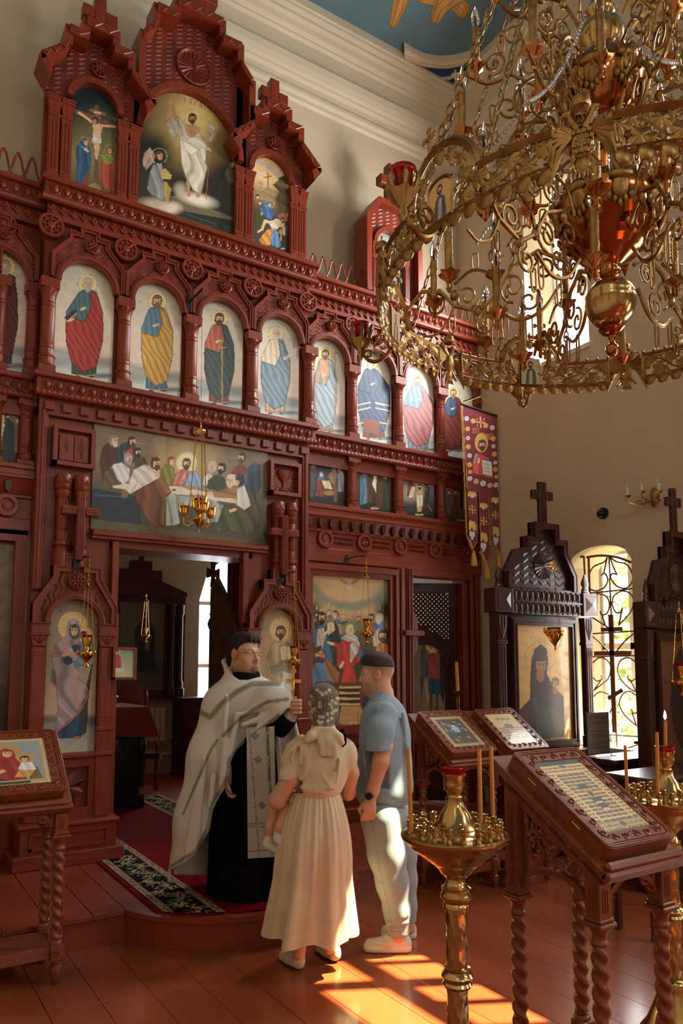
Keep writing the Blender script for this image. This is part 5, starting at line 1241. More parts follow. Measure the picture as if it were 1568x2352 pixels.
c.poly([(480,1040),(560,990),(680,1020),(740,1100),(740,1240),(720,1330),(640,1380),(700,1600),(470,1600),(500,1420),(410,1380),(420,1120)],RD,fold=.36,d=84,k=.03,edge=14,wob=2); c.line([(440,1110),(370,1080)],50,RD); c.hand(350,1080,40,200); c.poly([(690,1210),(760,1140),(760,1250),(720,1300)],(58,92,130)); c.poly([(600,1080),(690,1020),(720,1080),(690,1200),(660,1250),(600,1340),(590,1200)],(190,180,156),fold=.36,d=70,k=.05); c.poly([(480,1010),(540,960),(650,960),(700,1010),(690,1060),(560,1050)],(190,182,160),fold=.3,d=20); c.head(595,890,42,skin=(206,160,118),veil=(196,188,166))
apo(1030,980,56,(70,46,32),(90,60,40),(186,110,56),-.3,[(930,1130),(1000,1060),(1100,1090),(1110,1600),(960,1600)]);
c.poly([(100,1700),(90,1420),(140,1330),(240,1320),(360,1450),(420,1560),(380,1640)],(70,108,142),fold=.36,d=60,k=.04,edge=12); c.poly([(240,1320),(300,1290),(400,1400),(460,1480),(430,1600),(330,1560)],(150,92,40),fold=.36,d=60,k=.04); c.poly([(100,1690),(130,1590),(330,1570),(430,1640),(470,1750),(480,1870),(430,1950),(300,1800),(120,1800)],(112,70,38),fold=.36,d=110,k=.03,edge=12); c.poly([(430,1940),(470,1860),(510,2080),(450,2090)],(40,70,104),fold=.3); c.head(190,1230,66,skin=(190,134,92),hair=(70,44,30),beard=(76,50,34),face=.7,tilt=-50); c.hand(480,1370,44,-60)
for k in range(4): c.poly([(450-6*k,1640+75*k),(740,1640+75*k),(740,1670+75*k),(450-6*k,1670+75*k)],(196,156,84)); c.poly([(455-6*k,1672+75*k),(740,1672+75*k),(740,1714+75*k),(455-6*k,1714+75*k)],(60,36,26))
c.poly([(480,1905),(1000,1905),(1000,2130),(440,2130)],(176,130,72)); c.line([(700,1910),(700,2120)],4,(120,84,46)); c.poly([(720,1680),(900,1640),(1100,1700),(1060,1960),(780,2010),(730,1900)],(116,40,32),fold=.36,d=80,k=.03); c.poly([(740,1780),(860,1780),(850,1950),(770,1960)],(30,50,46)); c.ell(780,1990,60,26,(186,130,90)); c.ell(520,2040,44,20,(186,130,90)); c.text(500,2115,22,44,(206,190,150),0,.9,7,12)
c.rough(.06,.02); c.make('icon_painting','great icon of robed figures under a dove beside the side door',gain=PG)
# ---- feast icons in the wing
FE = [(3.51,3.905,'small feast icon of a nativity at night',0),(4.055,4.475,'small feast icon of elders presenting a white child',1),(4.63,5.045,'small feast icon of a baptism under a cloudy sky',2),(5.20,5.60,'small feast icon of figures before a dark cross',3),(.745,.915,'dark feast icon of a crowd at the shaded edge',4)]
for xa,xb,lab,k in FE:
    c = wallcanvas(xa,xb,3.165,3.69,YG+.012,(700,900,3.92) if k < 4 else (0,800,3.92))
    if k == 0:
        c.vgrad([(0,(22,36,50)),(.5,(40,44,44)),(1,(20,24,24))]); c.line([(260,610),(225,700)],8,(60,84,110)); c.poly([(45,950),(60,690),(90,680),(100,760),(80,950)],(70,62,52),fold=.3); c.head(78,660,16,halo=(70,90,100),eyes=False); c.poly([(95,940),(110,790),(150,740),(190,800),(185,945)],(112,44,34),fold=.3); c.poly([(110,800),(130,740),(170,740),(180,790)],(60,96,130)); c.head(148,745,17,veil=(70,110,140),eyes=False); c.poly([(150,800),(220,800),(250,880),(180,870)],(196,176,136),fold=.2); c.ell(220,910,50,24,(140,108,56)); c.poly([(200,770),(250,700),(290,720),(280,820),(250,830)],(120,92,58),fold=.3); c.head(265,695,15,hair=(150,130,90),beard=(140,120,90),eyes=False); c.poly([(300,900),(295,740),(330,710),(355,760),(345,900)],(120,132,138),fold=.3); c.head(310,700,14,eyes=False); c.poly([(255,830),(290,810),(290,990),(265,990)],(110,76,46),fold=.3)
    elif k == 1:
        c.vgrad([(0,(76,64,42)),(.4,(60,54,40)),(1,(30,28,22))]); c.poly([(590,690),(660,650),(700,700),(700,760),(600,740)],(140,116,70)); c.poly([(495,1020),(500,760),(530,700),(575,760),(560,1000)],(74,104,134),fold=.4,d=88); c.head(545,715,17,veil=(140,164,180),eyes=False); c.poly([(560,1000),(555,780),(600,760),(610,1000)],(74,52,36),fold=.3); c.head(572,740,15,hair=(60,40,30),beard=(60,40,30),eyes=False); c.poly([(605,830),(625,750),(660,770),(650,930)],(206,190,156),fold=.2); c.head(628,740,12,eyes=False,halo=(200,170,100)); c.poly([(640,1050),(645,760),(690,740),(705,900),(690,1060)],(78,42,30),fold=.3); c.head(655,725,17,hair=(150,140,120),beard=(150,140,120),eyes=False); c.poly([(700,1060),(715,800),(755,800),(760,1060)],(44,54,34),fold=.3); c.head(725,765,15,hair=(90,70,50),halo=(80,80,50),eyes=False); c.line([(600,1048),(655,1050)],18,(160,140,96))
    elif k == 2:
        c.vgrad([(0,(150,140,110)),(.3,(110,124,136)),(.5,(84,104,124)),(.7,(60,64,56)),(1,(36,34,26))]); c.ell(960,920,80,60,(150,136,104),soft=.6); c.ell(1030,750,60,50,(190,170,120),soft=.7,al=.8); c.line([(1020,745),(1034,762),(1046,742)],7,(110,92,60)); c.poly([(920,940),(925,820),(960,790),(985,830),(970,950)],(120,52,40),fold=.3); c.poly([(935,950),(960,850),(990,860),(975,950)],(196,190,170),fold=.2); c.head(950,785,15,eyes=False); c.poly([(1005,930),(1010,880),(1060,880),(1062,960),(1050,1080),(1010,1080)],(186,150,110),fold=.15); c.poly([(1005,930),(1062,930),(1060,1030),(1010,1030)],(206,196,170),fold=.25); c.head(1033,855,17,hair=(60,40,28),beard=(60,40,28),halo=(190,170,100),eyes=False); c.poly([(1075,1040),(1085,860),(1120,850),(1125,960),(1105,1040)],(80,60,40),fold=.3); c.line([(1095,880),(1050,840)],11,(150,106,70)); c.line([(1110,1020),(1140,1070)],12,(150,106,70)); c.head(1095,825,16,hair=(50,34,26),beard=(50,34,26),eyes=False); c.line([(1000,1105),(1060,1108)],16,(170,160,120))
    elif k == 3:
        c.vgrad([(0,(140,116,88)),(.5,(120,98,72)),(1,(40,32,26))]); c.line([(1405,800),(1410,1060)],26,(36,26,22)); c.line([(1340,830),(1480,850)],24,(36,26,22)); c.poly([(1275,1100),(1280,930),(1310,920),(1320,1100)],(80,86,84),fold=.3); c.head(1300,905,15,eyes=False); c.poly([(1325,1110),(1335,940),(1375,930),(1385,1110)],(110,42,34),fold=.3); c.head(1355,905,15,eyes=False); c.line([(1370,1155),(1440,1160)],16,(150,140,110))
    else:
        c.vgrad([(0,(150,116,66)),(.4,(110,90,60)),(1,(24,26,22))]); c.poly([(20,1000),(30,700),(70,620),(130,680),(140,1000)],(30,44,36),fold=.3); c.head(72,620,20,hair=(30,24,22),beard=(30,24,22),face=.5); c.poly([(130,960),(130,740),(170,680),(200,760),(190,980)],(120,84,60),fold=.3); c.head(158,650,19,hair=(50,36,28)); c.head(195,645,16,hair=(60,44,30)); c.poly([(-10,900),(0,640),(30,560),(40,700)],(190,186,170),fold=.3)
    c.rough(.06,.05); c.make('icon_painting',lab,gain=PG)
# great icon of the left wing, mostly hidden by the frame edge
c = wallcanvas(.55,.985,.9,2.55,YG+.03,(0,1180,3.92),.012); c.vgrad([(0,(112,98,74)),(.3,(120,104,80)),(.55,(96,84,70)),(.7,(60,46,36)),(1,(24,20,18))]); c.rough(.25,.02)
c.make('icon_painting','dim great icon of clouds at the shaded edge',gain=PG*.8)
build(MB().box(.30,1.02,YG+.05,YG+.15,.2,2.62),'lower_board',M_red,wl_)
m = MB(); frame_path(m,[(.3,.8),(.3,2.66),(1.01,2.66),(1.01,.8)],.085,YG-.03,YG+.06); build(m,'great_icon_frame',M_red,wl_)
# small shrine icon
c = wallcanvas(4.255,4.665,5.45,6.2,YG+.025,(0,0,1),.012); c.vgrad([(0,(120,124,112)),(1,(90,110,120))]); c.poly([(930,690),(930,600),(955,580),(965,690)],(90,80,60),fold=.4); c.rough(.2,.1)
c.make('icon_painting','small arched icon in the shrine on the wing',gain=PG)
# angel on the side door: panel in the plane of the open leaf
AU = np.array([math.cos(ang),math.sin(ang),0]); AN = np.array([-math.sin(ang)*-1,0,0])
o0 = np.array(dl(DC+.235,.04,.82)); o1 = np.array(dl(DC-.235,.04,.82))
nrm = np.cross(o1-o0,[0,0,1.0]); nrm /= np.linalg.norm(nrm);
c = Canvas(o0+nrm*.005,o1-o0,(0,0,1.05),.0068,(930,1290,6.355))
c.vgrad([(0,(86,84,64)),(.5,(110,98,74)),(.8,(118,84,66)),(1,(90,64,48))])
for s_,pts in ((0,[(230,1320),(270,1170),(300,1280),(290,1500),(240,2050),(225,1800)]),(1,[(530,1160),(600,1260),(645,1500),(640,1800),(630,2100),(580,1980),(600,1600)])): c.poly(pts,(66,74,54),fold=.3,d=90,k=.03,edge=10)
c.ell(408,1220,108,118,(176,134,72)); c.poly([(505,1340),(590,1450),(600,1700),(560,2080),(500,1900),(490,1500)],(30,34,24)); c.poly([(300,1500),(320,1380),(400,1330),(490,1340),(510,1500),(520,1720),(350,1700)],(112,44,30),fold=.36,d=60,k=.03,edge=8); c.poly([(285,1680),(300,1440),(340,1440),(335,1700)],(28,60,84),fold=.3); c.poly([(335,1690),(520,1720),(545,1930),(350,1940)],(22,56,78),fold=.36,d=90,k=.05); c.line([(300,1760),(340,2060)],20,(150,120,90))
for x in (380,465): c.line([(x,1935),(x,2160)],44,(70,56,40))
c.head(408,1235,42,skin=(190,140,98),hair=(54,34,26)); c.rough(.06,.02)
c.make('icon_painting','angel icon in the arched panel of the side door',gain=2.4)
# ------------------------------------------------------------------ great brass chandelier
CX,CY,CZ,CR,CPH = 2.22,1.659,3.014,.835,1.623
ch = thing('chandelier','great gilded ring chandelier with eagles, candles and red lamp cups','chandelier',(CX,CY,CZ))
def cyl(s_,h,off=0.0):
    a = s_/CR; r = CR+off; return (r*math.cos(a),r*math.sin(a),h)
def cstrip(mb,pts,w_,t=.006,off=0.0,seg=4):
    mb.tube([cyl(a,b,off) for a,b in pts],w_/2,seg)
def leaf2(c,rot,sz):
    o = []
    for k in range(20):
        a = 2*PI*k/20; r = sz*(.62+.38*abs(math.cos(2.5*a)))*(1.15 if abs(math.cos(a/2)) > .9 else 1)
        o.append((c[0]+r*math.cos(a+rot),c[1]+r*math.sin(a+rot)))
    return o
def add_leaf(mb,c,rot,sz,off=-.002,t=.007):
    o = leaf2(c,rot,sz); n = len(o)
    V = [cyl(a,b,off+t*.3) for a,b in o] + [cyl(c[0],c[1],off+t*1.6)] + [cyl(c[0],c[1],off-t*.6)]
    F = [(i,(i+1) % n,n) for i in range(n)] + [((i+1) % n,i,n+1) for i in range(n)]
    mb.add(V,F)
HP = .057; SP = .365; AW = .142; AR = .135          # half height, half length, arch half width, arch rise
def chan_panel():
    m = MB()
    seg = lambda a,b,h,n=14: [(a+(b-a)*i/(n-1),h) for i in range(n)]
    cstrip(m,seg(-SP,SP,-HP,24),.018,off=.002); cstrip(m,seg(-SP,SP,-HP+.014,24),.007,off=.004)
    for sg in (-1,1):
        cstrip(m,seg(sg*AW,sg*SP,HP,10),.018,off=.002); cstrip(m,seg(sg*AW,sg*SP,HP-.014,10),.007,off=.004)
        cstrip(m,[(sg*SP,-HP),(sg*SP,HP)],.018,off=.002)
    ar = [(AW*math.cos(R(180-180*i/24)),HP+AR*math.sin(R(180*i/24))) for i in range(25)]
    cstrip(m,ar,.022,off=.002); cstrip(m,[(a*.90,HP+(b-HP)*.89) for a,b in ar],.008,off=.004)
    root = build(m,'ring_panel',M_brassd,ch,smooth=True,local=True)
    # vine
    m = MB(); r_ = random.Random(11)
    for sg in (-1,1):
        pts = [(sg*(.07+.30*t),.03*math.sin(t*PI*3.2)) for t in np.linspace(0,1,26)]
        cstrip(m,pts,.008)
        for k in range(6):
            t = (k+.5)/6; s0 = sg*(.07+.30*t); up = 1 if k % 2 else -1
            add_leaf(m,(s0,up*.020),r_.uniform(0,6),.033); add_leaf(m,(s0+sg*.022,-up*.030),r_.uniform(0,6),.020)
            cstrip(m,[(s0+q[0],-up*.02+q[1]) for q in spiral((0,0),.020,.005,r_.uniform(0,6),r_.uniform(8,11),12)],.0055)
    for sg in (-1,1):
        cstrip(m,[(sg*.06,-.02),(sg*.09,.04),(sg*.10,.09),(sg*.06,.135),(sg*.02,.15)],.008)
        for c_,q,z in (((sg*.095,.05),.3,.028),((sg*.085,.105),1,.026),((sg*.045,.14),2,.026),((0,.155),1.57,.024)): add_leaf(m,c_,q*sg,z)
        cstrip(m,[(sg*.055+q[0],.115+q[1]) for q in spiral((0,0),.02,.005,1,9,12)],.0055)
    build(m,'vine_tracery',M_brassd,root,local=True,smooth=False)
    # scalloped lower edge, beads
    for k in range(13):
        sc_ = MB(); sc_.ball(cyl(-SP+.03+(2*SP-.06)*k/12,-HP-.010,.002),(.008,.027,.024),8,5); build(sc_,'scallop',M_brassd,root,local=True,smooth=True)
    for k in range(5):
        for sg in (-1,1):
            b_ = MB(); b_.ball(cyl(sg*(AW+.03+.047*k),HP+.014),.0065,6,4); build(b_,'bead',M_brassd,root,local=True,smooth=True)
    for k in range(13):
        a = R(8+164*k/12); b_ = MB(); b_.ball(cyl((AW+.012)*math.cos(a),HP+(AR+.013)*math.sin(a)),.006,6,4); build(b_,'bead',M_brassd,root,local=True,smooth=True)
    # icon frame
    m = MB(); fr = [(-.05,-HP+.01),(-.05,.05)] + [(.05*math.cos(R(180-180*i/10)),.05+.035*math.sin(R(180*i/10))) for i in range(11)] + [(.05,-HP+.01),(-.05,-HP+.01)]
    cstrip(m,fr,.014,off=.006); build(m,'icon_frame',M_brassd,root,local=True,smooth=True)
    return root
panel0 = chan_panel()
def panel_icon(k):
    pal = [((226,176,70),(150,40,36)),((176,190,200),(28,40,36)),((200,196,180),(70,80,90)),((214,170,90),(60,80,120)),((210,180,110),(120,50,40)),((196,180,140),(60,90,70))][k]
    c = Canvas((CR+.004,.046,-HP+.012),(0,-.092,0),(0,0,.125),.003,frame=(92,125)); c.fill(pal[0])
    for o in ((CR-.008,-.046,-HP+.012),): pass
    c.head(46,30,11,halo=(222,190,110),hair=(60,40,30),beard=(60,40,30)); c.poly([(20,125),(26,60),(40,48),(54,48),(68,60),(74,125)],pal[1],fold=.3,k=.3); c.poly([(38,125),(40,60),(54,60),(52,125)],(196,170,140),fold=.2,k=.3); c.rough(.05,.2)
    return c
base_loc = panel0.location.copy()
panels = [panel0] + [copy_tree(panel0,ch) for _ in range(5)]
for k,p in enumerate(panels):
    a = CPH - (k-3+.5)*PI/3
    p.location = Matrix.Rotation(a,3,'Z') @ base_loc; p.rotation_euler = (0,0,a)
    c = panel_icon((k+2) % 6)
    c.O,c.U = np.array([CR+.006,-.046,-HP+.012]),np.array([0,.092,0.])
    aa,bb = c.a,c.b; c.P = c.O + aa[:,None]*c.U + bb[:,None]*c.V
    WPOS[p.name] = Vector((0,0,0)); o = c.make('panel_icon',parent=p,thick=.004,gain=1.3); o.location = Vector(c.O + (c.U+c.V)/2) - base_loc
    q = o.copy(); COL.objects.link(q); q.location = o.location + Vector((-.012,0,0)); q.rotation_euler = (0,0,PI)
# double-headed eagle joints
def eagle():
    m = MB()
    def P2(s_,h,off=.004): return cyl(s_,h,off)
    m.ball(P2(0,-.005),(.016,.030,.048),10,8); m.ball(P2(0,-.062),(.008,.022,.026),8,5)
    for sg in (-1,1):
        m.tube([P2(sg*.008,.03,.008),P2(sg*.022,.055,.012),P2(sg*.03,.075,.012)],[.014,.010,.009],6); m.ball(P2(sg*.034,.08,.012),(.010,.014,.011),7,5); m.tube([P2(sg*.042,.08,.012),P2(sg*.058,.074,.012)],[.006,.001],5)
        for k in range(6):
            a = R(60-24*k); L_ = .052+.012*k*(1 if k < 4 else .7)
            m.tube([P2(sg*.022,.022,.006),P2(sg*(.022+L_*.5*math.cos(a)+.012),.022+L_*.5*math.sin(a),.010),P2(sg*(.030+L_*.62),.022+L_*math.sin(a)*.95-.01*k,.004)],[.010,.011,.003],5)
        m.tube([P2(sg*.018,-.045),P2(sg*.038,-.07)],[.007,.005],5); m.ball(P2(sg*.04,-.072),(.006,.010,.006),6,4)
        for k in (-1,0,1): m.tube([P2(sg*.008,-.07),P2(sg*.012+k*.012,-.098)],[.006,.003],5)
    for r in range(4):
        for q in range(4): m.ball(P2((q-1.5)*.013+(r % 2)*.006,.02-.018*r,.018),(.005,.007,.009),6,4)
    root = build(m,'eagle',M_brassd,ch,local=True,smooth=True)
    m = MB(); m.lathe([(.014,.088),(.024,.092),(.026,.104),(.022,.120),(.010,.128),(.004,.130)],(CR+.004,0,0),10); m.tube([(CR+.004,0,.128),(CR+.004,0,.150)],.003,4); m.tube([(CR+.004,-.008,.142),(CR+.004,.008,.142)],.003,4)
    build(m,'crown',M_brassd,root,local=True,smooth=True)
    return root
e0 = eagle(); eb = e0.location.copy()
eagles = [e0] + [copy_tree(e0,ch) for _ in range(5)]
for k,p in enumerate(eagles):
    a = CPH - (k-2)*PI/3; p.location = Matrix.Rotation(a,3,'Z') @ eb; p.rotation_euler = (0,0,a)
# candles ---------------------------------------------------------------
def candle_tree():
    m = MB(); m.lathe([(.004,-.075),(.010,-.06),(.007,-.045),(.012,-.03),(.03,-.012),(.034,0),(.020,.004)],(0,0,0),12,lobes=6,amp=.22)
    cup = build(m,'candle_cup',M_copper,ch,local=True,smooth=True)
    n = 22; m = MB(); m.lathe([(.0145*(1+.07*math.sin(i*PI*.9)),.002+.16*i/n) for i in range(n+1)],(0,0,0),10)
    build(m,'candle_sleeve',M_brassd,cup,local=True,smooth=True)
    m = MB(); m.lathe([(.008,.16),(.013,.17),(.0165,.19),(.0165,.205),(.012,.228),(.005,.246),(.001,.256)],(0,0,0),10)
    build(m,'bulb',M_clear,cup,local=True,smooth=True)
    m = MB(); m.tube([(0,0,.163),(0,0,.205)],.0035,5); build(m,'filament',mat('filament',srgb(230,180,110),rough=.4),cup,local=True)
    return cup
cn0 = candle_tree(); cn_off = cn0.location.copy(); first = [True]
def put_candle(r,a,z):
    o = cn0 if first[0] else copy_tree(cn0,ch); first[0] = False
    o.location = cn_off + Vector((r*math.cos(a),r*math.sin(a),z)); o.rotation_euler = (0,0,0)
    return o
# flat scrollwork brackets in radial planes: (r, z) drawings
def bracket(paths,name,thick=.010):
    m = MB()
    for pts,w_ in paths: m.tube([(a,0,b) for a,b in (smoothpath([np.array(q) for q in pts],5) if len(pts) < 9 else pts)],w_/2,5)
    return m
def sp(c,r0,r1,a0,a1,n=20): return spiral(c,r0,r1,R(a0),R(a1),n)
def keyrect(x,z,w_,h): return [(x,z),(x+w_,z),(x+w_,z-h),(x+w_*.5,z-h-w_*.7),(x,z-h),(x,z)]
BR1 = [([(.16,.10),(.26,.16),(.36,.12),(.42,.03),(.50,-.02),(.60,.02),(.66,.09),(.74,.10),(.80,.04)],.016),
       ([(.18,.02),(.25,-.06),(.34,-.08),(.42,-.03)],.014),([(.42,.03),(.44,.10),(.52,.14),(.60,.10)],.012)]
BR1 += [(sp((.36,.045),.058,.012,-90,420),.011),(sp((.30,-.015),.048,.010,90,560),.010),(sp((.545,.045),.052,.012,200,760),.011),(sp((.68,.035),.046,.010,90,600),.010),(sp((.47,-.07),.045,.010,60,-460),.010),(sp((.24,.085),.045,.01,0,500),.010)]
BR1 += [(keyrect(.385,-.05,.022,.075),.007),(keyrect(.425,-.085,.022,.06),.007),(keyrect(.29,-.075,.022,.08),.007),(keyrect(.60,-.02,.022,.05),.007),(keyrect(.50,.20,.022,.05),.007)]
BR1 += [([(.60,.02),(.64,-.05),(.70,-.08),(.75,-.06)],.010),([(.20,.16),(.24,.24),(.32,.26),(.38,.20)],.010),(sp((.33,.20),.045,.01,90,-420),.009),(sp((.43,.185),.035,.008,200,650),.008)]
br = bracket(BR1,'scroll_bracket')
for c_ in ((.42,0,.03),(.60,0,.06),(.26,0,.14),(.50,0,-.02),(.70,0,.09)): br.ball(c_,(.018,.012,.022),7,5)
ME_br = br.mesh('scroll_bracket',M_brassd,True,60)
BR2 = [([(.10,.0),(.18,.07),(.28,.05),(.34,-.03),(.42,-.05),(.50,.0)],.014),([(.12,-.06),(.20,-.12),(.28,-.08),(.34,-.03)],.012),(sp((.26,-.02),.05,.01,100,600),.010),(sp((.40,.02),.048,.01,270,-260),.010),(sp((.18,-.03),.042,.01,0,480),.009),(sp((.20,.13),.05,.01,-90,430),.009),(sp((.32,.12),.045,.01,180,640),.009),(keyrect(.30,-.09,.02,.06),.006),(keyrect(.22,-.13,.02,.07),.006),([(.28,.05),(.30,.15),(.24,.22),(.16,.22)],.010),(keyrect(.36,.12,.02,.05),.006)]
br = bracket(BR2,'scroll_bracket')
for c_ in ((.34,0,-.03),(.18,0,.07),(.28,0,.05)): br.ball(c_,(.016,.011,.02),7,5)
ME_br2 = br.mesh('scroll_bracket',M_brassd,True,60)
for k in range(12):
    a = CPH + PI/6 - k*PI/6
    if k % 2 == 0: inst('scroll_bracket',ME_br,ch,(0,0,.03),(0,0,a),(.97,1,1.08),local=True)
    put_candle(.60 if k % 2 else .66,a+.02,.02 if k % 2 else .085); put_candle(.42,a-.03,-.10 if k % 2 else .16)
for k in range(8):
    a = .25 + k*PI/4
    inst('scroll_bracket',ME_br2,ch,(0,0,.56),(0,0,a),(1.12,1,1.15),local=True); put_candle(.53,a,.60);
    inst('scroll_bracket',ME_br2,ch,(0,0,.98),(0,0,a+.39),(1.0,1,1.1),local=True); put_candle(.47,a+.39,1.02)
    put_candle(.30,a+.39,.66)
# stem: turned copper body
def yz(y): return float(np.interp(-y,[-872.2,-740.9,-611.6,-484.4,-297.1,5.8,297.6],[2.667,2.882,3.096,3.310,3.631,4.167,4.703])) - CZ
PX = 1/655.
def stem(name,prof,m_,seg=28):
    m = MB(); m.lathe([(r*PX,yz(y)) for y,r in prof],(0,0,0),seg); return build(m,name,m_,ch,local=True,smooth=True,ang=70)
stem('finial',[(822,1),(817,8),(806,16),(797,15),(790,8),(783,6),(777,10),(771,8),(766,22),(757,30),(750,20),(746,16)],M_copper)
stem('ball',[(750,14),(744,34),(730,48),(712,56),(700,58),(697,59),(690,58),(684,57),(681,58),(668,52),(655,40),(648,26),(640,15)],M_brass)
stem('bowl',[(642,14),(634,22),(626,26),(619,22),(612,26),(604,40),(596,52),(588,66),(586,70),(576,80),(574,84),(562,92),(560,97),(545,103),(543,107),(526,111),(524,115),(505,119),(502,122),(485,124),(470,124),(455,119),(445,108),(436,90),(428,70),(418,56)],M_copper,36)
stem('shaft',[(430,56),(400,48),(380,60),(370,52),(340,40),(318,42),(308,62),(300,44)],M_copper)
stem('vase',[(302,44),(290,52),(280,66),(270,78),(262,84),(252,92),(246,97),(232,102),(222,106),(205,108),(185,104),(170,96),(160,84),(150,66),(140,50),(128,40)],M_copper,36)
stem('knop',[(130,38),(120,44),(105,52),(85,55),(68,50),(55,36),(48,24),(40,30),(30,38),(18,30),(0,22),(-40,26),(-60,44),(-90,60),(-120,62),(-150,44),(-180,20),(-297,14)],M_brass)
m = MB(); m.tube([(0,0,yz(-290)),(0,0,8.46-CZ)],.012,8); build(m,'suspension_rod',M_brassd,ch,local=True,smooth=True)
# cast ornaments on the bowl and vase, hanging leaves and glass drops
m = MB(); m.ball((0,0,0),(.012,.030,.048),8,6); m.ball((.004,0,.04),(.012,.042,.02),8,5)
for k in range(5): m.ball((.006,(k-2)*.018,-.03-.012*(2-abs(k-2))),(.008,.010,.018),6,4)
ME_cast = m.mesh('cast_ornament',M_brassd,True)
m = MB(); m.add([(0,0,0),(.0,.022,-.03),(0,0,-.085),(0,-.022,-.03),(.008,0,-.03),(-.008,0,-.03)],[(0,1,4),(1,2,4),(2,3,4),(3,0,4),(1,0,5),(2,1,5),(3,2,5),(0,3,5)])
ME_hleaf = m.mesh('hanging_leaf',M_copper,True)
for k in range(8):
    a = k*PI/4+.1
    inst('cast_ornament',ME_cast,ch,(.185*math.cos(a),.185*math.sin(a),yz(500)),(0,R(14),a),local=True); inst('cast_ornament',ME_cast,ch,(.155*math.cos(a+.3),.155*math.sin(a+.3),yz(225)),(0,R(14),a+.3),local=True)
    inst('hanging_leaf',ME_hleaf,ch,(.165*math.cos(a+.2),.165*math.sin(a+.2),yz(545)),(0,0,a),local=True); inst('hanging_leaf',ME_hleaf,ch,(.13*math.cos(a+.2),.13*math.sin(a+.2),yz(285)),(0,0,a),local=True)
m = MB(); m.lathe([(.001,0),(.005,-.008),(.0075,-.03),(.0055,-.065),(.001,-.085)],(0,0,0),6); ME_drop2 = m.mesh('glass_drop',M_clear)
for k in range(26):
    a = k*2*PI/26
    inst('glass_drop',ME_drop2,ch,(.20*math.cos(a),.20*math.sin(a),yz(430)),(0,0,a),1.1,local=True); inst('glass_drop',ME_drop2,ch,(.155*math.cos(a),.155*math.sin(a),yz(165)),(0,0,a),1.1,local=True)
# chains from the ring, bead garlands
def chain(mb,p0,p1,link_=.045,r=.0035,sag=0.0):
    p0,p1 = Vector(p0),Vector(p1); d = p1-p0; n = max(2,int(d.length/link_))
    q = d.to_track_quat('Z','Y')
    for i in range(n):
        t = (i+.5)/n; c = p0+d*t+Vector((0,0,-sag*4*t*(1-t)))
        ring = [(.010*math.cos(2*PI*k/8),0,link_*.62*math.sin(2*PI*k/8)) for k in range(8)]
        M_ = Matrix.Translation(c) @ q.to_matrix().to_4x4() @ Matrix.Rotation(PI/2*(i % 2),4,'Z')
        mb.tube([tuple(M_ @ Vector(p)) for p in ring],r,4,closed=True)
for k in range(6):
    for dd in (-.20,.20):
        a = CPH - (k+.5)*PI/3 + dd
        m = MB(); chain(m,(CR*math.cos(a),CR*math.sin(a),HP+.01),(.10*math.cos(a),.10*math.sin(a),1.95)); build(m,'chain',M_brassd,ch,local=True,smooth=True)
def beads(mb,p0,p1,sag,n=34,r=.0085):
    p0,p1 = np.array(p0),np.array(p1)
    for i in range(n+1):
        t = i/n; mb.ball(p0+(p1-p0)*t+np.array([0,0,-sag*4*t*(1-t)]),r,5,4)
M_crys = mat('crystal_beads',(.95,.93,.88),rough=.06,trans=.6,ior=1.45)
for k in range(8):
    a = .25+k*PI/4; m = MB(); beads(m,(.14*math.cos(a),.14*math.sin(a),.98),(.56*math.cos(a),.56*math.sin(a),.40),.06); build(m,'crystal_garland',M_crys,ch,local=True,smooth=True)
# outward arms with red glass cups
def lamp_cup(scale=1.0):
    m = MB(); m.lathe([(.016,0),(.024,.01),(.034,.05),(.039,.062),(.037,.062),(.030,.03),(.012,.012)],(0,0,0),14); return m
ARM = [(0,-.055),(.035,-.10),(.08,-.12),(.12,-.105),(.14,-.07),(.13,-.045)]
m = MB(); m.tube([(CR+a,0,b) for a,b in smoothpath([np.array(q) for q in ARM],6)],.008,6); m.tube([(CR+a,0,b) for a,b in spiral((.055,-.055),.040,.008,-1.2,6,18)],.006,5); m.tube([(CR+a,0,b) for a,b in spiral((.115,-.085),.022,.006,0,6,14)],.005,5)
m.lathe([(.004,-.10),(.012,-.08),(.008,-.065),(.030,-.04),(.042,-.015),(.030,-.012)],(CR+.15,0,0),12,lobes=6,amp=.2)
for q in range(6): m.tube([(CR+.15+.036*math.cos(q*PI/3),.036*math.sin(q*PI/3),-.02),(CR+.15+.048*math.cos(q*PI/3),.048*math.sin(q*PI/3),.012),(CR+.15+.042*math.cos(q*PI/3),.042*math.sin(q*PI/3),.04)],[.007,.009,.003],5)
ME_arm = m.mesh('lamp_arm',M_brassd,True,60)
cupm = lamp_cup(); cupm.v = [(a*1.05,b*1.05,d*1.05-.012) for a,b,d in cupm.v]; ME_cup = cupm.mesh('red_cup',M_redglass,True)
for k in range(6):
    a = CPH - (k+.5)*PI/3
    o = inst('lamp_arm',ME_arm,ch,(0,0,0),(0,0,a),local=True)
    q = bpy.data.objects.new('red_cup',ME_cup); COL.objects.link(q); q.parent = o; q.location = (CR+.15,0,0)
    m = MB(); x0_ = CR+.0; m.tube([cyl(-.05,HP+AR*.93),cyl(-.05,HP+AR+.07)],.005,5); z0_ = HP+AR+.055
    for dy,dz in ((-.022,0),(.022,0),(0,.024)): m.ball(cyl(-.05+dy,z0_+dz),(.005,.012,.012),6,5); m.tube([cyl(-.05,z0_),cyl(-.05+dy,z0_+dz)],.006,5)
    b0 = build(m,'ring_cross',M_brassd,ch,local=True,smooth=True); l0 = b0.location.copy(); b0.location = Matrix.Rotation(a,3,'Z') @ l0; b0.rotation_euler = (0,0,a)
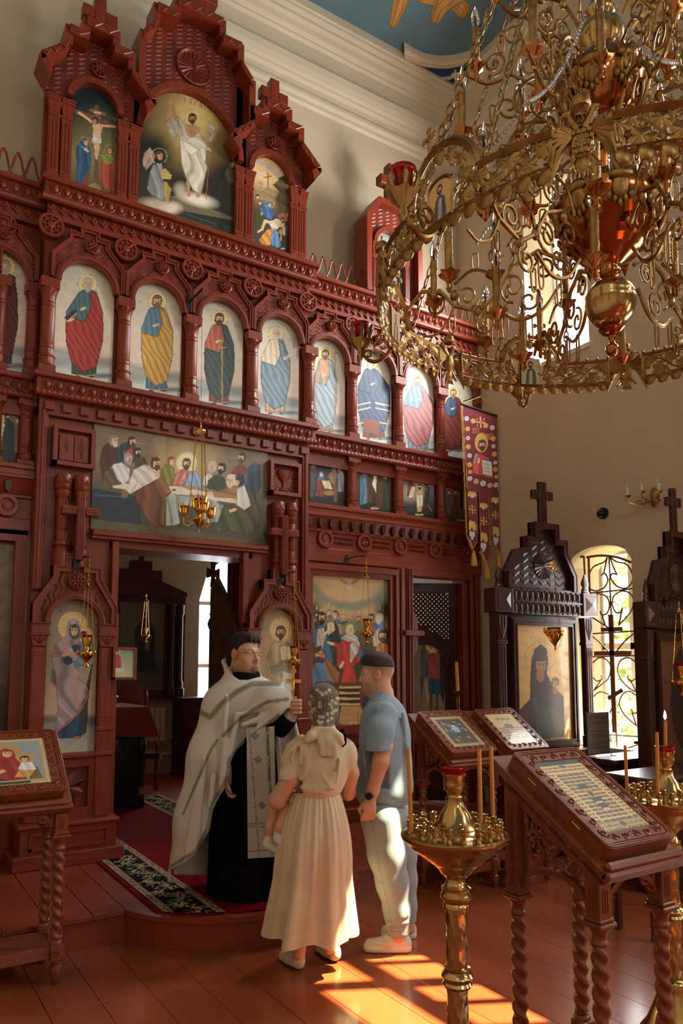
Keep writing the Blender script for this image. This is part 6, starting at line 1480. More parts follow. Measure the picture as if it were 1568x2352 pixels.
# ------------------------------------------------------------------ icon stands (analogia)
def twist_leg(h,r=.027):
    m = MB(); n = int(h/.007)
    m.lathe([(r*1.25,0),(r*1.25,.012),(r*.95,.02),(r*1.1,.03),(r*.9,.036)],(0,0,0),14)
    m.lathe([(r,.036+(h-.10)*i/n) for i in range(n+1)],(0,0,0),14,lobes=2,amp=.20,twist=2*PI*2/.118)
    m.lathe([(r*.95,h-.066),(r*1.15,h-.06),(r*1.2,h-.05),(r*.95,h-.044),(r*1.0,h-.03),(r*1.2,h-.016),(r*1.5,h-.004),(r*1.5,h)],(0,0,0),14)
    return m
def scroll_panel(mb,O,U,V,w_,h,t=.012):
    """pierced leafy scrolls on a plane; O origin, U,V unit directions"""
    O,U,V = Vector(O),Vector(U),Vector(V)
    def pt(p): return tuple(O+U*p[0]+V*p[1])
    def tb(pts,r): mb.tube([pt(p) for p in pts],r,5)
    tb(spiral((w_*.27,h*.36),w_*.20,w_*.03,0.5,8.5,20),t); tb(spiral((w_*.73,h*.30),w_*.21,w_*.03,2.6,-5.6,20),t)
    tb(spiral((w_*.25,h*.75),w_*.16,w_*.03,-1.0,6,16),t*.9); tb(spiral((w_*.62,h*.68),w_*.14,w_*.03,4,-3,16),t*.9)
    tb(bez((w_*.5,h*.05),(w_*.5,h*.4),(w_*.3,h*.5),(w_*.45,h*.95)),t*.9); tb(bez((w_*.06,h*.95),(w_*.12,h*.6),(w_*.05,h*.4),(w_*.1,h*.1)),t*.8)
    for a,b in ((.5,.5),(.45,.85),(.27,.36),(.73,.3),(.85,.5),(.12,.6)): mb.ball(pt((w_*a,h*b)),(t*1.6,t*1.6,t*1.6),6,4)
def analogion(label,x0,x1,y0,y1,zl,zh,paint,name='icon_stand',base_dx=0.0):
    W_,D = x1-x0,y1-y0; th = math.atan2(zh-zl,D); L_ = math.hypot(D,zh-zl); cx,cy_ = (x0+x1)/2,(y0+y1)/2
    A = thing(name,label,'icon stand',(cx,cy_,0))
    zc = (zl+zh)/2
    # slanted parts are modelled flat (y along the slope) then tilted
    T = Matrix.Translation((0,0,zc)) @ Matrix.Rotation(th,4,'X')
    def tilt(mb): return mb.xf(T)
    h = .062
    m = MB(); hw,hl = W_/2,L_/2; rr = .03
    def rrect(a,b,r):
        o = []
        for sx,sy,a0 in ((1,1,0),(-1,1,90),(-1,-1,180),(1,-1,270)):
            for k in range(5): q = R(a0+90*k/4); o.append((sx*(a-r)+r*math.cos(q),sy*(b-r)+r*math.sin(q)))
        return o
    o1,o2,o3,o4 = rrect(hw,hl,rr),rrect(hw-.022,hl-.022,rr*.7),rrect(hw-.026,hl-.026,rr*.6),rrect(hw-.07,hl-.07,.004)
    m.prism(o1,-h,-.004,'z'); m.band(o1,o2,-.006,0,'z',closed=True)
    case = build(tilt(m),'glazed_case',M_oak,A,local=True,smooth=False)
    m = MB(); m.band(rrect(hw-.004,hl-.004,rr),rrect(hw-.010,hl-.010,rr),0,.004,'z',closed=True); m.band(rrect(hw-.014,hl-.014,rr),rrect(hw-.020,hl-.020,rr),0,.003,'z',closed=True); build(tilt(m),'case_moulding',M_oak,case,local=True)
    # carved inner border
    m = MB(); m.band(o3,o4,-.006,.0005,'z',closed=True); bd = build(tilt(m),'carved_border',M_oakh,case,local=True)
    m = MB(); bx,by = hw-.048,hl-.048
    def run(pa,pb):
        d = Vector(pb)-Vector(pa); n = max(2,int(d.length/.052)); u = d.normalized(); v = Vector((-u.y,u.x,0))
        for i in range(n):
            c = Vector(pa)+d*((i+.5)/n); s_ = 1 if i % 2 else -1
            m.tube([tuple(c+u*q[0]+v*q[1]*s_+Vector((0,0,.003))) for q in spiral((0,0),.019,.004,-2.4,4,10)],.0032,4)
            m.tube([tuple(c+u*(.010+.014*t)+v*s_*(-.012+.02*t*t)+Vector((0,0,.003))) for t in (0,.5,1)],.003,4)
    run((-bx,by,0),(bx,by,0)); run((bx,by,0),(bx,-by,0)); run((-bx,by,0),(-bx,-by,0)); run((-bx,-by,0),(bx,-by,0))
    build(tilt(m),'border_carving',M_oak,bd,local=True,smooth=True)
    # painted icon
    iw,il = hw-.07,hl-.07
    R3 = np.array(T.to_3x3()); O = np.array(T @ Vector((-iw,-il,-.003))); U = R3 @ np.array([2*iw,0,0]); V = R3 @ np.array([0,2*il,0])
    wo = np.array([cx,cy_,0])
    c = paint(O+wo,U,V)
    ico = c.make('case_icon',parent=None,material=M_paintgl,thick=.002,gain=1.25)
    ico.parent = case; ico.location = Vector(O+(U+V)/2) - OFF[case.name]
    # hinges and sloping board with lip
    for q in (-.45,.45):
        m = MB(); m.box(-hw-.002,-hw+.004,hl*q-.022,hl*q+.022,-.030,-.022); m.tube([(-hw-.002,hl*q-.022,-.026),(-hw-.002,hl*q+.022,-.026)],.003,6); build(tilt(m),'hinge',M_brass,case,local=True)
    m = MB(); e = .03; m.box(-hw-e,hw+e,-hl-.05,hl+.06,-h-.030,-h,.004); m.box(-hw-e+.012,hw+e-.012,-hl-.05,hl+.06,-h-.045,-h-.03,.004); bd2 = build(tilt(m),'slanted_board',M_oak,A,local=True)
    m = MB(); m.box(-hw-e,hw+e,-hl-.062,-hl-.03,-h-.040,-h+.004,.008); m.box(-hw-e+.01,hw+e-.01,-hl-.045,-hl-.012,-h-.002,-h+.026,.010); build(tilt(m),'front_lip',M_oakh,bd2,local=True)
    # posts, legs
    px_,pf,pb = hw-.022,-D/2+.045,D/2-.035; zp = .76
    def under(y): return zc + y*math.tan(th) - (h+.045)/math.cos(th)
    bx_ = base_dx
    for sx in (-1,1):
        for yy in (pf,pb):
            zt = under(yy)+.01; m = MB(); q = .031
            m.prism([(yy-q,zp),(yy+q,zp),(yy+q,under(yy+q)),(yy-q,under(yy-q))],(bx_+sx*px_)-q,(bx_+sx*px_)+q,'x')
            for k in (-.4,0,.4):
                m.box((bx_+sx*px_)+k*q-.003,(bx_+sx*px_)+k*q+.003,yy-q-.003,yy-q+.002,zp+.03,zt-.05); m.box((bx_+sx*px_)+sx*(q-.002),(bx_+sx*px_)+sx*(q+.003),yy+k*q-.003,yy+k*q+.003,zp+.03,zt-.05)
            m.box((bx_+sx*px_)-q*1.25,(bx_+sx*px_)+q*1.25,yy-q*1.25,yy+q*1.25,zp-.004,zp+.010,.004); m.box((bx_+sx*px_)-q*1.5,(bx_+sx*px_)+q*1.5,yy-q*1.5,yy+q*1.5,zp-.022,zp-.004,.006)
            po = build(m,'post',M_oak,A,local=True)
            lm = twist_leg(zp-.022-.20); lm.v = [(a+(bx_+sx*px_),b+yy,d+.20) for a,b,d in lm.v]; build(lm,'twisted_leg',M_oak,A,local=True,smooth=True,ang=60)
            m = MB(); m.box((bx_+sx*px_)-.034,(bx_+sx*px_)+.034,yy-.034,yy+.034,.12,.20,.005)
            m.lathe([(.016,0),(.02,.006),(.03,.05),(.034,.065),(.03,.085),(.018,.095),(.026,.105),(.026,.12)],((bx_+sx*px_),yy,0),14)
            for k in range(8):
                a = 2*PI*k/8; m.ball(((bx_+sx*px_)+.014*math.cos(a),yy-.036,.16+.014*math.sin(a)),(.008,.007,.008),6,4); m.ball(((bx_+sx*(px_+.036)),yy+.014*math.cos(a),.16+.014*math.sin(a)),(.007,.008,.008),6,4)
            build(m,'foot',M_oak,A,local=True,smooth=True,ang=35)
    m = MB(); m.box(bx_-px_+.02,bx_+px_-.02,pf,pb,.145,.175,.004); m.box(bx_-px_,bx_+px_,pf-.012,pf+.012,.13,.19,.003); build(m,'lower_shelf',M_oakh,A,local=True)
    # carved aprons: two sides, front
    for sx in (-1,1):
        m = MB(); y_a,y_b = pf+.03,pb-.03; n = 9; low = []
        for i in range(n+1):
            t = i/n; y = y_a+(y_b-y_a)*t; low.append((y,zp+.02+.085*math.sin(PI*t)**.6))
        for (ya,za_),(yb,zb_) in zip(low[:-1],low[1:]): m.prism([(ya,za_),(yb,zb_),(yb,zb_+.022),(ya,za_+.022)],(bx_+sx*px_)-.012,(bx_+sx*px_)+.012,'x')
        m.prism([(y_a,under(y_a)),(y_b,under(y_b)),(y_b,under(y_b)-.03),(y_a,under(y_a)-.03)],(bx_+sx*px_)-.012,(bx_+sx*px_)+.012,'x')
        ap = build(m,'side_apron',M_oak,A,local=True)
        m = MB(); hh = under(0)-zp-.10; scroll_panel(m,((bx_+sx*px_),y_b,zp+.095),(0,-1,0),(0,0,1),y_b-y_a,hh+.06,.0085); scroll_panel(m,((bx_+sx*px_),y_b-.0,zp+.12),(0,-1,0),(0,0,1),(y_b-y_a)*.6,hh+.10,.008)
        build(m,'apron_carving',M_oak,ap,local=True,smooth=True)
    m = MB(); xa,xb = bx_-px_+.03,bx_+px_-.03; zt = under(pf)
    low = [(xa+(xb-xa)*i/10,zp+.03+.09*math.sin(PI*i/10)**.6) for i in range(11)]
    for (a,b),(a2,b2) in zip(low[:-1],low[1:]): m.prism([(a,b),(a2,b2),(a2,b2+.022),(a,b+.022)],pf-.012,pf+.012,'y')
    m.box(xa,xb,pf-.012,pf+.012,zt-.02,zt); ap = build(m,'front_apron',M_oak,A,local=True)
    for sx in (-1,1): m = MB(); m.tube([(bx_+sx*(px_-.085)+q[0],pf,zt-.045+q[1]) for q in spiral((0,0),.034,.006,.5,8,16)],.007,5); m.tube([(bx_+sx*(px_-.035),pf,zt-.03),(bx_+sx*(px_-.045),pf,zt-.10),(bx_+sx*(px_-.08),pf,zt-.08)],.007,5); build(m,'apron_carving',M_oak,ap,local=True,smooth=True)
    return A
def border_gold(c,w_,h,b,col=(176,150,96),dots=True):
    c.fill(col)
    for k in range(int(w_/9)): c.ell(4+9*k,b*.5,2.6,2.6,(214,196,150)); c.ell(4+9*k,h-b*.5,2.6,2.6,(214,196,150))
    for k in range(int(h/9)): c.ell(b*.5,4+9*k,2.6,2.6,(214,196,150)); c.ell(w_-b*.5,4+9*k,2.6,2.6,(214,196,150))
def p_calendar(O,U,V):
    c = Canvas(O,U,V,.0030,frame=(260,350)); c.fill((206,178,112)); c.poly([(0,0),(260,0),(260,24),(0,24)],(44,66,66))
    r_ = random.Random(2)
    def fig(x,y,w_=9,h=10):
        for k in range(3): c.ell(x-4+4*k+r_.uniform(-1,1),y+2,1.7,4.5,r_.choice([(50,54,66),(84,58,48),(66,70,60),(110,60,50),(56,66,84)])); c.ell(x-4+4*k,y-3,1.2,1.3,(170,120,84))
    for y in (36,52,302,318,334):
        for i in range(17): fig(16+14.2*i,y)
        c.line([(6,y+9),(254,y+9)],1.6,(84,92,96))
    for i in range(4):
        for y in range(70,300,16):
            for x in ((14,30) if i < 2 else (230,246)): fig(x,y);
    for gy in range(72,296,17):
        for gx in range(46,216,34):
            if 100 < gx+15 < 160 and 130 < gy < 250: continue
            c.poly([(gx,gy),(gx+31,gy),(gx+31,gy+11),(gx,gy+11)],(74,76,82));
            for k in range(7): c.ell(gx+3+4.2*k,gy+3.5,1.3,1.5,(180,130,92)); c.ell(gx+3+4.2*k,gy+8,1.6,2.6,r_.choice([(120,70,56),(60,80,100),(130,116,80)]))
    for bx in ((104,128,156,152),(108,222,154,244),(104,192,158,214)): c.poly([(bx[0],bx[1]),(bx[2],bx[1]),(bx[2],bx[3]),(bx[0],bx[3])],(64,70,84),fold=.5,k=.4)
    c.poly([(116,158),(146,158),(146,190),(116,190)],(150,116,70)); c.ell(131,176,8,12,(60,48,44)); c.ell(130,320,13,12,(90,84,76)); c.ell(130,34,20,8,(80,96,110))
    c.poly([(0,340),(260,340),(260,350),(0,350)],(60,80,66)); c.rough(.05,.3); return c
def p_mother(O,U,V):
    c = Canvas(O,U,V,.0034,frame=(240,300)); border_gold(c,240,300,20); c.poly([(20,20),(220,20),(220,270),(20,270)],(132,146,152)); c.poly([(40,278),(170,278),(170,292),(40,292)],(54,74,40))
    c.ell(102,84,56,54,(176,136,72)); c.ell(164,130,36,34,(182,142,80)); c.poly([(20,270),(30,190),(60,130),(78,80),(104,56),(130,80),(134,130),(150,170),(160,270)],(150,40,36),fold=.3,k=.12,d=80); c.poly([(20,270),(24,236),(70,250),(110,270)],(40,66,104)); c.poly([(170,270),(172,200),(200,190),(214,270)],(120,90,50),fold=.2); c.head(108,96,20,skin=(214,166,120),veil=(156,44,40)); c.poly([(136,200),(150,160),(186,160),(196,210),(150,220)],(206,204,196),fold=.2,k=.2); c.poly([(120,250),(140,206),(190,214),(170,256)],(196,140,70),fold=.2,k=.2); c.head(164,138,14,skin=(210,160,116),hair=(60,40,30)); c.hand(66,218,22,-30); c.rough(.04,.2); return c
def p_feast(O,U,V):
    c = Canvas(O,U,V,.0038,frame=(240,300)); border_gold(c,240,300,30,(150,124,72)); c.poly([(30,30),(210,30),(210,270),(30,270)],(58,66,58)); r_ = random.Random(5)
    for k in range(26): x = 45+r_.random()*150; y = 60+r_.random()*90; c.ell(x,y+10,9,14,r_.choice([(120,60,44),(70,84,60),(150,120,70),(60,80,110)])); c.ell(x,y-4,5,6,(200,150,106))
    c.ell(122,130,26,36,(130,160,196)); c.ell(120,100,12,12,(206,176,110));
    for k in range(16): x = 50+r_.random()*140; y = 190+r_.random()*70; c.ell(x,y,12,10,r_.choice([(110,60,40),(150,120,60),(60,70,50),(160,90,60)]))
    c.rough(.1,.1); return c
def p_assembly(O,U,V):
    c = Canvas(O,U,V,.0038,frame=(240,300)); c.fill((200,178,128)); r_ = random.Random(8); c.text(60,40,8,24,(150,50,40),0,.9,4,3); c.ell(120,130,36,24,(60,90,66))
    for row in range(5):
        for k in range(13): x = 24+16*k; y = 130+row*24+abs(k-6)*2; c.ell(x,y+8,7,13,r_.choice([(140,60,50),(70,96,70),(150,116,60),(90,100,120),(170,150,120)])); c.ell(x,y-5,4,4.5,(196,150,110))
    c.poly([(30,250),(210,250),(210,285),(30,285)],(190,180,150)); c.rough(.08,.1); return c
analogion('carved oak icon stand with a gridded calendar icon between two brass candle stands',2.229,2.624,1.753,2.218,1.004,1.293,p_calendar,base_dx=-.035)
analogion('carved oak icon stand beside the man in blue, dark festal icon',3.612,4.066,4.170,4.575,1.005,1.285,p_feast)
analogion('carved oak icon stand with pale crowd icon before the dark icon case',4.12,4.55,4.10,4.505,1.005,1.29,p_assembly)
analogion('carved oak icon stand with a red veiled mother icon at the shaded edge',.45,.949,4.17,4.56,.986,1.279,p_mother)
# ------------------------------------------------------------------ brass candle stands
def candle_stand(label,x,y,candles,zs=1.0):
    A = thing('candle_stand',label,'candle stand',(x,y,0))
    m = MB(); m.lathe([(.17,0),(.175,.02),(.16,.035),(.145,.05),(.15,.06),(.12,.10),(.09,.17),(.07,.22),(.062,.25),(.066,.27),(.056,.285),(.05,.29)],(0,0,0),32); build(m,'base',M_brass,A,local=True,smooth=True,ang=50)
    m = MB(); n = 90
    m.lathe([(.036,.28+.255*i/n) for i in range(n+1)],(0,0,0),24,lobes=8,amp=.05,twist=55); m.lathe([(.036,.585+.215*i/n) for i in range(n+1)],(0,0,0),24,lobes=8,amp=.05,twist=55); build(m,'reeded_pole',M_brass,A,local=True,smooth=True)
    m = MB(); m.lathe([(.037,.53),(.047,.535),(.052,.545),(.047,.555),(.05,.56),(.056,.572),(.050,.584),(.042,.59),(.046,.60),(.036,.606)],(0,0,0),28); build(m,'collar',M_brass,A,local=True,smooth=True,ang=50); m = MB(); m.lathe([(.036,.795),(.046,.80),(.046,.812),(.042,.818),(.055,.835),(.055,.845),(.048,.858),(.052,.868),(.040,.876),(.034,.89),(.034,.90)],(0,0,0),28); build(m,'collar',M_brass,A,local=True,smooth=True,ang=50)
    m = MB(); m.lathe([(.032,.888),(.034,.90),(.050,.915),(.055,.918),(.06,.93),(.078,.945),(.082,.95),(.10,.96),(.105,.967),(.14,.99),(.145,.997),(.165,1.01),(.168,1.02),(.186,1.032),(.193,1.042),(.192,1.05),(.183,1.054),(.178,1.050),(.10,1.062),(.09,1.075),(.085,1.08),(.06,1.10),(.05,1.125),(.035,1.145),(.03,1.165),(.032,1.18)],(0,0,0),40); dish = build(m,'dish',M_brass,A,local=True,smooth=True,ang=50)
    m = MB(); m.lathe([(.028,1.175),(.024,1.185),(.026,1.195),(.036,1.205),(.039,1.225),(.037,1.245),(.043,1.256),(.043,1.26),(.036,1.258),(.03,1.21)],(0,0,0),24); cu = build(m,'lamp_socket',M_brass,A,local=True,smooth=True,ang=50)
    m = MB(); m.lathe([(.028,1.255),(.038,1.258),(.040,1.275),(.043,1.282),(.040,1.283),(.034,1.262),(.010,1.26)],(0,0,0),14,lobes=7,amp=.05); build(m,'red_glass',M_redglass,cu,local=True,smooth=True)
    s_ = MB(); s_.lathe([(.008,0),(.009,.004),(.006,.010),(.007,.02),(.0135,.03),(.0145,.034),(.0095,.036),(.0095,.045),(.0125,.048),(.0095,.050),(.006,.048)],(0,0,0),10); ME = s_.mesh('candle_socket',M_brass,True,50)
    for k in range(20): a = 2*PI*k/20+.1; inst('candle_socket',ME,A,(.160*math.cos(a),.160*math.sin(a),1.051),local=True)
    for k in range(12): a = 2*PI*k/12; inst('candle_socket',ME,A,(.118*math.cos(a),.118*math.sin(a),1.058),local=True)
    for dx,dy,z1,lean,lit in candles:
        a = math.atan2(dy,dx); zb = 1.075
        cd_ = thing('candle',lean[1],'candle',(x+dx,y+dy,zb))
        m = MB(); m.tube([(0,0,0),(lean[0]*.5,0,(z1-zb)*.5),(lean[0],0,z1-zb)],[.0078,.0075,.0072],8); build(m,'wax_stick',M_wax,cd_,local=True,smooth=True)
        m = MB(); m.tube([(lean[0],0,z1-zb),(lean[0],0,z1-zb+.012)],.0013,4); build(m,'wick',M_black,cd_,local=True)
        if lit: m = MB(); m.lathe([(.001,.004),(.006,.012),(.007,.02),(.005,.032),(.001,.046)],(lean[0],0,z1-zb),8); build(m,'flame',M_flame,cd_,local=True,smooth=True)
    return A
def off_px(px_,py_,y,base): p = atY(px_,py_,y); return p[0]-base[0],p[2]
SA,SB = (1.80,2.07),(3.08,2.07)
def cnd(base,px_b,dy,px_t,py_t,label,lit=False):
    y = base[1]+dy; b = atY(px_b,1880,y); t = atY(px_t,py_t,y); return (b[0]-base[0],dy,t[2],(t[0]-b[0],label),lit)
candle_stand('brass candle stand nearest the sun patch on the floor',*SA,[cnd(SA,944,.03,937,1722,'thin candle alone on the side of the brass stand toward the man'),cnd(SA,1103,-.05,1100,1722,'thin candle on the nearer brass stand, second from its outer edge'),cnd(SA,1132,.0,1127,1716,'thin candle outermost on the nearer brass stand')])
SB = (3.06,2.09)
candle_stand('brass candle stand behind the calendar icon stand, one candle lit',*SB,[cnd(SB,1442,.11,1435,1712,'thin dark candle leaning on the farther brass stand'),cnd(SB,1512,-.06,1508,1682,'unlit straight candle beside the lit one'),cnd(SB,1531,.02,1527,1655,'lit candle on the farther brass stand',True)])
# ------------------------------------------------------------------ dark icon cases (kiots)
def kiot(name,label,sx,Y,paint,k=1.0,dx=0.0):
    A = thing(name,label,'icon case',(5.03+dx,Y,0))
    X = lambda x: x-5.03   # measured in the plane of the case; local frame
    d0,d1 = 0.0,.40
    m = MB(); m.box(-.50,.56,.02,d1,.12,.82); m.box(-.56,.62,-.02,d1,0,.12,.01); m.box(-.58,.62,-.05,d1,.82,.90,.012); body = build(m,'base_cabinet',M_dark,A,local=True)
    m = MB(); m.box(-.46,.54,.20,d1,.90,2.30); build(m,'back_board',M_dark,A,local=True)
    m = MB(); frame_path(m,[(-.375,.92),(-.375,2.05),(.45,2.05),(.45,.92),(-.375,.92)],.055,.03,.20); frame_path(m,[(-.36,.935),(-.36,2.035),(.435,2.035),(.435,.935),(-.36,.935)],.018,.01,.05); frame_path(m,[(-.325,.97),(-.325,2.0),(.40,2.0),(.40,.97),(-.325,.97)],.015,.015,.06); build(m,'icon_frame',M_dark,A,local=True)
    for s_,xc in ((-1,-.50),(1,.595)):
        m = MB(); m.box(xc-.05,xc+.05,.0,.14,.90,1.0,.006); m.box(xc-.045,xc+.045,.005,.13,1.0,1.85,.01)
        for q in (-.028,0,.028): m.box(xc+q-.008,xc+q+.008,-.004,.02,1.05,1.80,.004)
        m.box(xc-.055,xc+.055,-.01,.14,1.82,1.85,.006); m.prism([(xc-.045,1.85),(xc+.045,1.85),(xc+.06,2.07),(xc-.06,2.07)],-.005,.13)
        for q in (-.6,0,.6): m.tube([(xc,-.008,1.87),(xc+q*.06,-.012,1.98),(xc+q*.05,-.01,2.06)],.008,4)
        cl = build(m,'column',M_dark,A,local=True)
        m = MB(); w_ = .105; m.box(xc-w_,xc+w_,-.07,.22,2.085,2.295,.008); blk = build(m,'corner_block',M_dark,A,local=True)
        m = MB(); q = .07; m.add([(xc-q,-.071,2.12),(xc+q,-.071,2.12),(xc+q,-.071,2.26),(xc-q,-.071,2.26),(xc,-.115,2.19)],[(0,1,4),(1,2,4),(2,3,4),(3,0,4),(3,2,1,0)]); build(m,'diamond_boss',M_dark,blk,local=True)
        m = MB(); m.lathe([(.05,2.295),(.055,2.31),(.04,2.33),(.045,2.345),(.03,2.355),(.045,2.375),(.048,2.395),(.035,2.43),(.018,2.455),(.02,2.465),(.008,2.48)],(xc,.06,0),16); build(m,'finial',M_dark,A,local=True,smooth=True)
    m = MB(); m.box(-.40,.49,-.03,.30,2.08,2.31,.006); m.box(-.40,.49,-.055,.05,2.185,2.20,.004); co = build(m,'cornice',M_darkh,A,local=True)
    n = 13
    for r_i,z in enumerate((2.25,2.14)):
        for i in range(n):
            o = inst('egg_ornament',ME_eggd,co,(-.36+.81*i/(n-1),-.04,z),(0,0,0),(.7,1,1.05),local=True)
    GO = [(-.445,2.30),(-.445,2.44),(-.32,2.645),(-.21,2.665),(-.21,2.765),(-.11,2.765),(-.11,2.90),(.20,2.90),(.20,2.765),(.31,2.765),(.31,2.645),(.43,2.45),(.43,2.30)]
    if sx < 0: pass
    m = MB(); m.prism(GO,.06,.12); gf_ = build(m,'gable_field',M_darkchev,A,local=True)
    m = MB(); frame_path(m,GO,.05,-.06,.10); frame_path(m,GO,.014,-.07,-.055); build(m,'gable_coping',M_dark,A,local=True)
    for kk in range(18):
        a = 2*PI*kk/18; m = MB(); r1 = .115; m.add([(.04,.03,2.515),(.04+r1*math.cos(a),.055,2.515+r1*math.sin(a)),(.04+r1*.98*math.cos(a+.175),.035,2.515+r1*.98*math.sin(a+.175)),(.04+r1*math.cos(a+.349),.055,2.515+r1*math.sin(a+.349)),(.04,.06,2.515)],[(0,1,2),(0,2,3),(1,0,4),(0,3,4),(1,4,3,2)]); build(m,'sun_ray',M_dark,gf_,local=True)
    m = MB(); m.box(-.005,.085,.0,.08,2.88,3.28,.005); m.box(-.09,-.005,.0,.08,3.12,3.20,.005); m.box(.085,.17,.0,.08,3.12,3.20,.005); build(m,'top_cross',M_dark,A,local=True)
    if paint: paint(A,Y)
    return A
ME_eggd = ME_egg.copy(); ME_eggd.materials.clear(); ME_eggd.materials.append(M_dark)
def kazan(A,Y):
    c = Canvas((5.03-.325,Y+.036,.96),(.735,0,0),(0,0,1.04),.0075,(1150,1200,3.75)); g = (196,150,66); c.fill(g); r_ = random.Random(3)
    for k in range(160): c.ell(r_.uniform(90,580),r_.uniform(860,1900),r_.uniform(2,9),r_.uniform(2,7),r_.choice([(150,106,40),(120,84,36),(214,172,86)]),soft=.5,al=.6)
    c.ring(340,1160,130,5,(150,106,46),.7); mar = (44,22,20)
    c.poly([(120,1760),(140,1640),(250,1520),(255,1300),(262,1180),(290,1090),(345,1045),(395,1090),(405,1180),(395,1300),(440,1400),(540,1500),(545,1600),(545,1870),(120,1870)],mar,fold=.18,k=.03,d=80); c.poly([(130,1780),(135,1660),(220,1600),(240,1760)],(76,26,22)); c.poly([(290,1560),(380,1600),(470,1600),(545,1700),(545,1860),(330,1860)],(46,48,36),fold=.2,k=.03); c.poly([(270,1500),(290,1640),(330,1640),(300,1500)],(44,56,44))
    c.head(345,1230,54,skin=(140,92,54),hair=(58,34,28),face=.2,eyes=True); c.poly([(262,1180),(290,1090),(345,1045),(395,1090),(405,1180),(390,1130),(345,1110),(300,1150),(285,1250),(300,1380),(250,1400)],mar); c.ell(340,1320,36,60,(132,84,48)); c.head(468,1380,30,skin=(136,90,54),hair=(70,50,36),eyes=True); c.ell(468,1450,22,30,(120,80,48)); c.poly([(240,1875),(560,1845),(560,1950),(260,1960)],(190,146,60)); c.text(300,1880,13,20,(120,84,36),-.1,.6,3); c.text(300,1910,13,20,(120,84,36),-.1,.6,3)
    c.poly([(100,1862),(545,1862),(545,1875),(100,1875)],(90,60,34)); c.rough(.08,.03)
    o = c.make('icon_painting','golden icon of a dark veiled mother in the dark icon case',material=M_paintgl,gain=1.25)
kiot('icon_case','tall dark carved icon case with golden icon beside the grilled window',1,4.57,kazan).scale = (1,.5,1)
def brownicon(A,Y):
    c = Canvas((5.235-.222,Y+.03,.885),(.505,0,0),(0,0,.955),.015,(1150,1200,3.75)); c.vgrad([(0,(112,74,48)),(1,(80,50,34))]); c.ell(1640,1500,180,500,(40,30,28)); c.rough(.1,.02)
    c.make('icon_painting','dim brown icon in the second dark icon case',gain=1.1)
k2 = kiot('icon_case','second dark carved icon case cut by the edge beyond the window',1,3.42,brownicon,dx=.205); k2.scale = (.69,.4,.92)
# low dark chest with printed sheet
cab = thing('low_chest','low dark wooden chest under the grilled window','chest',(5.30,3.98,0))
m = MB(); m.box(4.94,5.64,3.80,4.10,0,.86,.01); build(m,'chest_body',M_dark,cab); m = MB(); m.box(4.90,5.66,3.77,4.12,.86,.91,.012); build(m,'chest_top',M_darkh,cab)
m = MB(); frame_path(m,[(5.0,.15),(5.0,.78),(5.58,.78),(5.58,.15),(5.0,.15)],.03,3.78,3.81); build(m,'chest_moulding',M_dark,cab)
sp_ = atY(1347,1715,4.02); sp1 = atY(1399,1632,4.02)
ih = thing('sheet_holder','clear acrylic holder with a printed text sheet on the low chest','sheet holder',((sp_[0]+sp1[0])/2,4.02,.91))
c = Canvas((sp_[0]+.008,4.02,.935),(sp1[0]-sp_[0]-.016,0,0),(0,0,sp1[2]-.945),.003,frame=(100,160)); c.fill((190,186,178))
for k in range(24):
    if k in (10,18): continue
    c.line([(10,10+5.6*k),(90 if k % 7 else 60,10+5.6*k)],2.2,(92,88,84),.8)
c.make('printed_sheet',parent=ih,thick=.001)
M_acr = mat('clear_acrylic',(.9,.92,.95),rough=.05,trans=1.0,ior=1.2); m = MB(); frame_path(m,[(sp_[0],.912),(sp_[0],sp1[2]),(sp1[0],sp1[2]),(sp1[0],.912),(sp_[0],.912)],.008,4.012,4.028); m.box(sp_[0]-.01,sp1[0]+.01,3.98,4.06,.905,.914); build(m,'acrylic_frame',M_acr,ih)
# dark reading desk behind the farther candle stand
dk = thing('side_desk','small black topped desk behind the farther brass candle stand','desk',(4.3,3.05,0)); m = MB(); m.box(4.02,4.75,2.85,3.2,.93,.96,.008); build(m,'desk_top',M_dark,dk);
for a_ in (4.06,4.68):
    for b_ in (2.88,3.14): build(MB().box(a_,a_+.035,b_,b_+.035,0,.93),'leg',M_dark,dk)
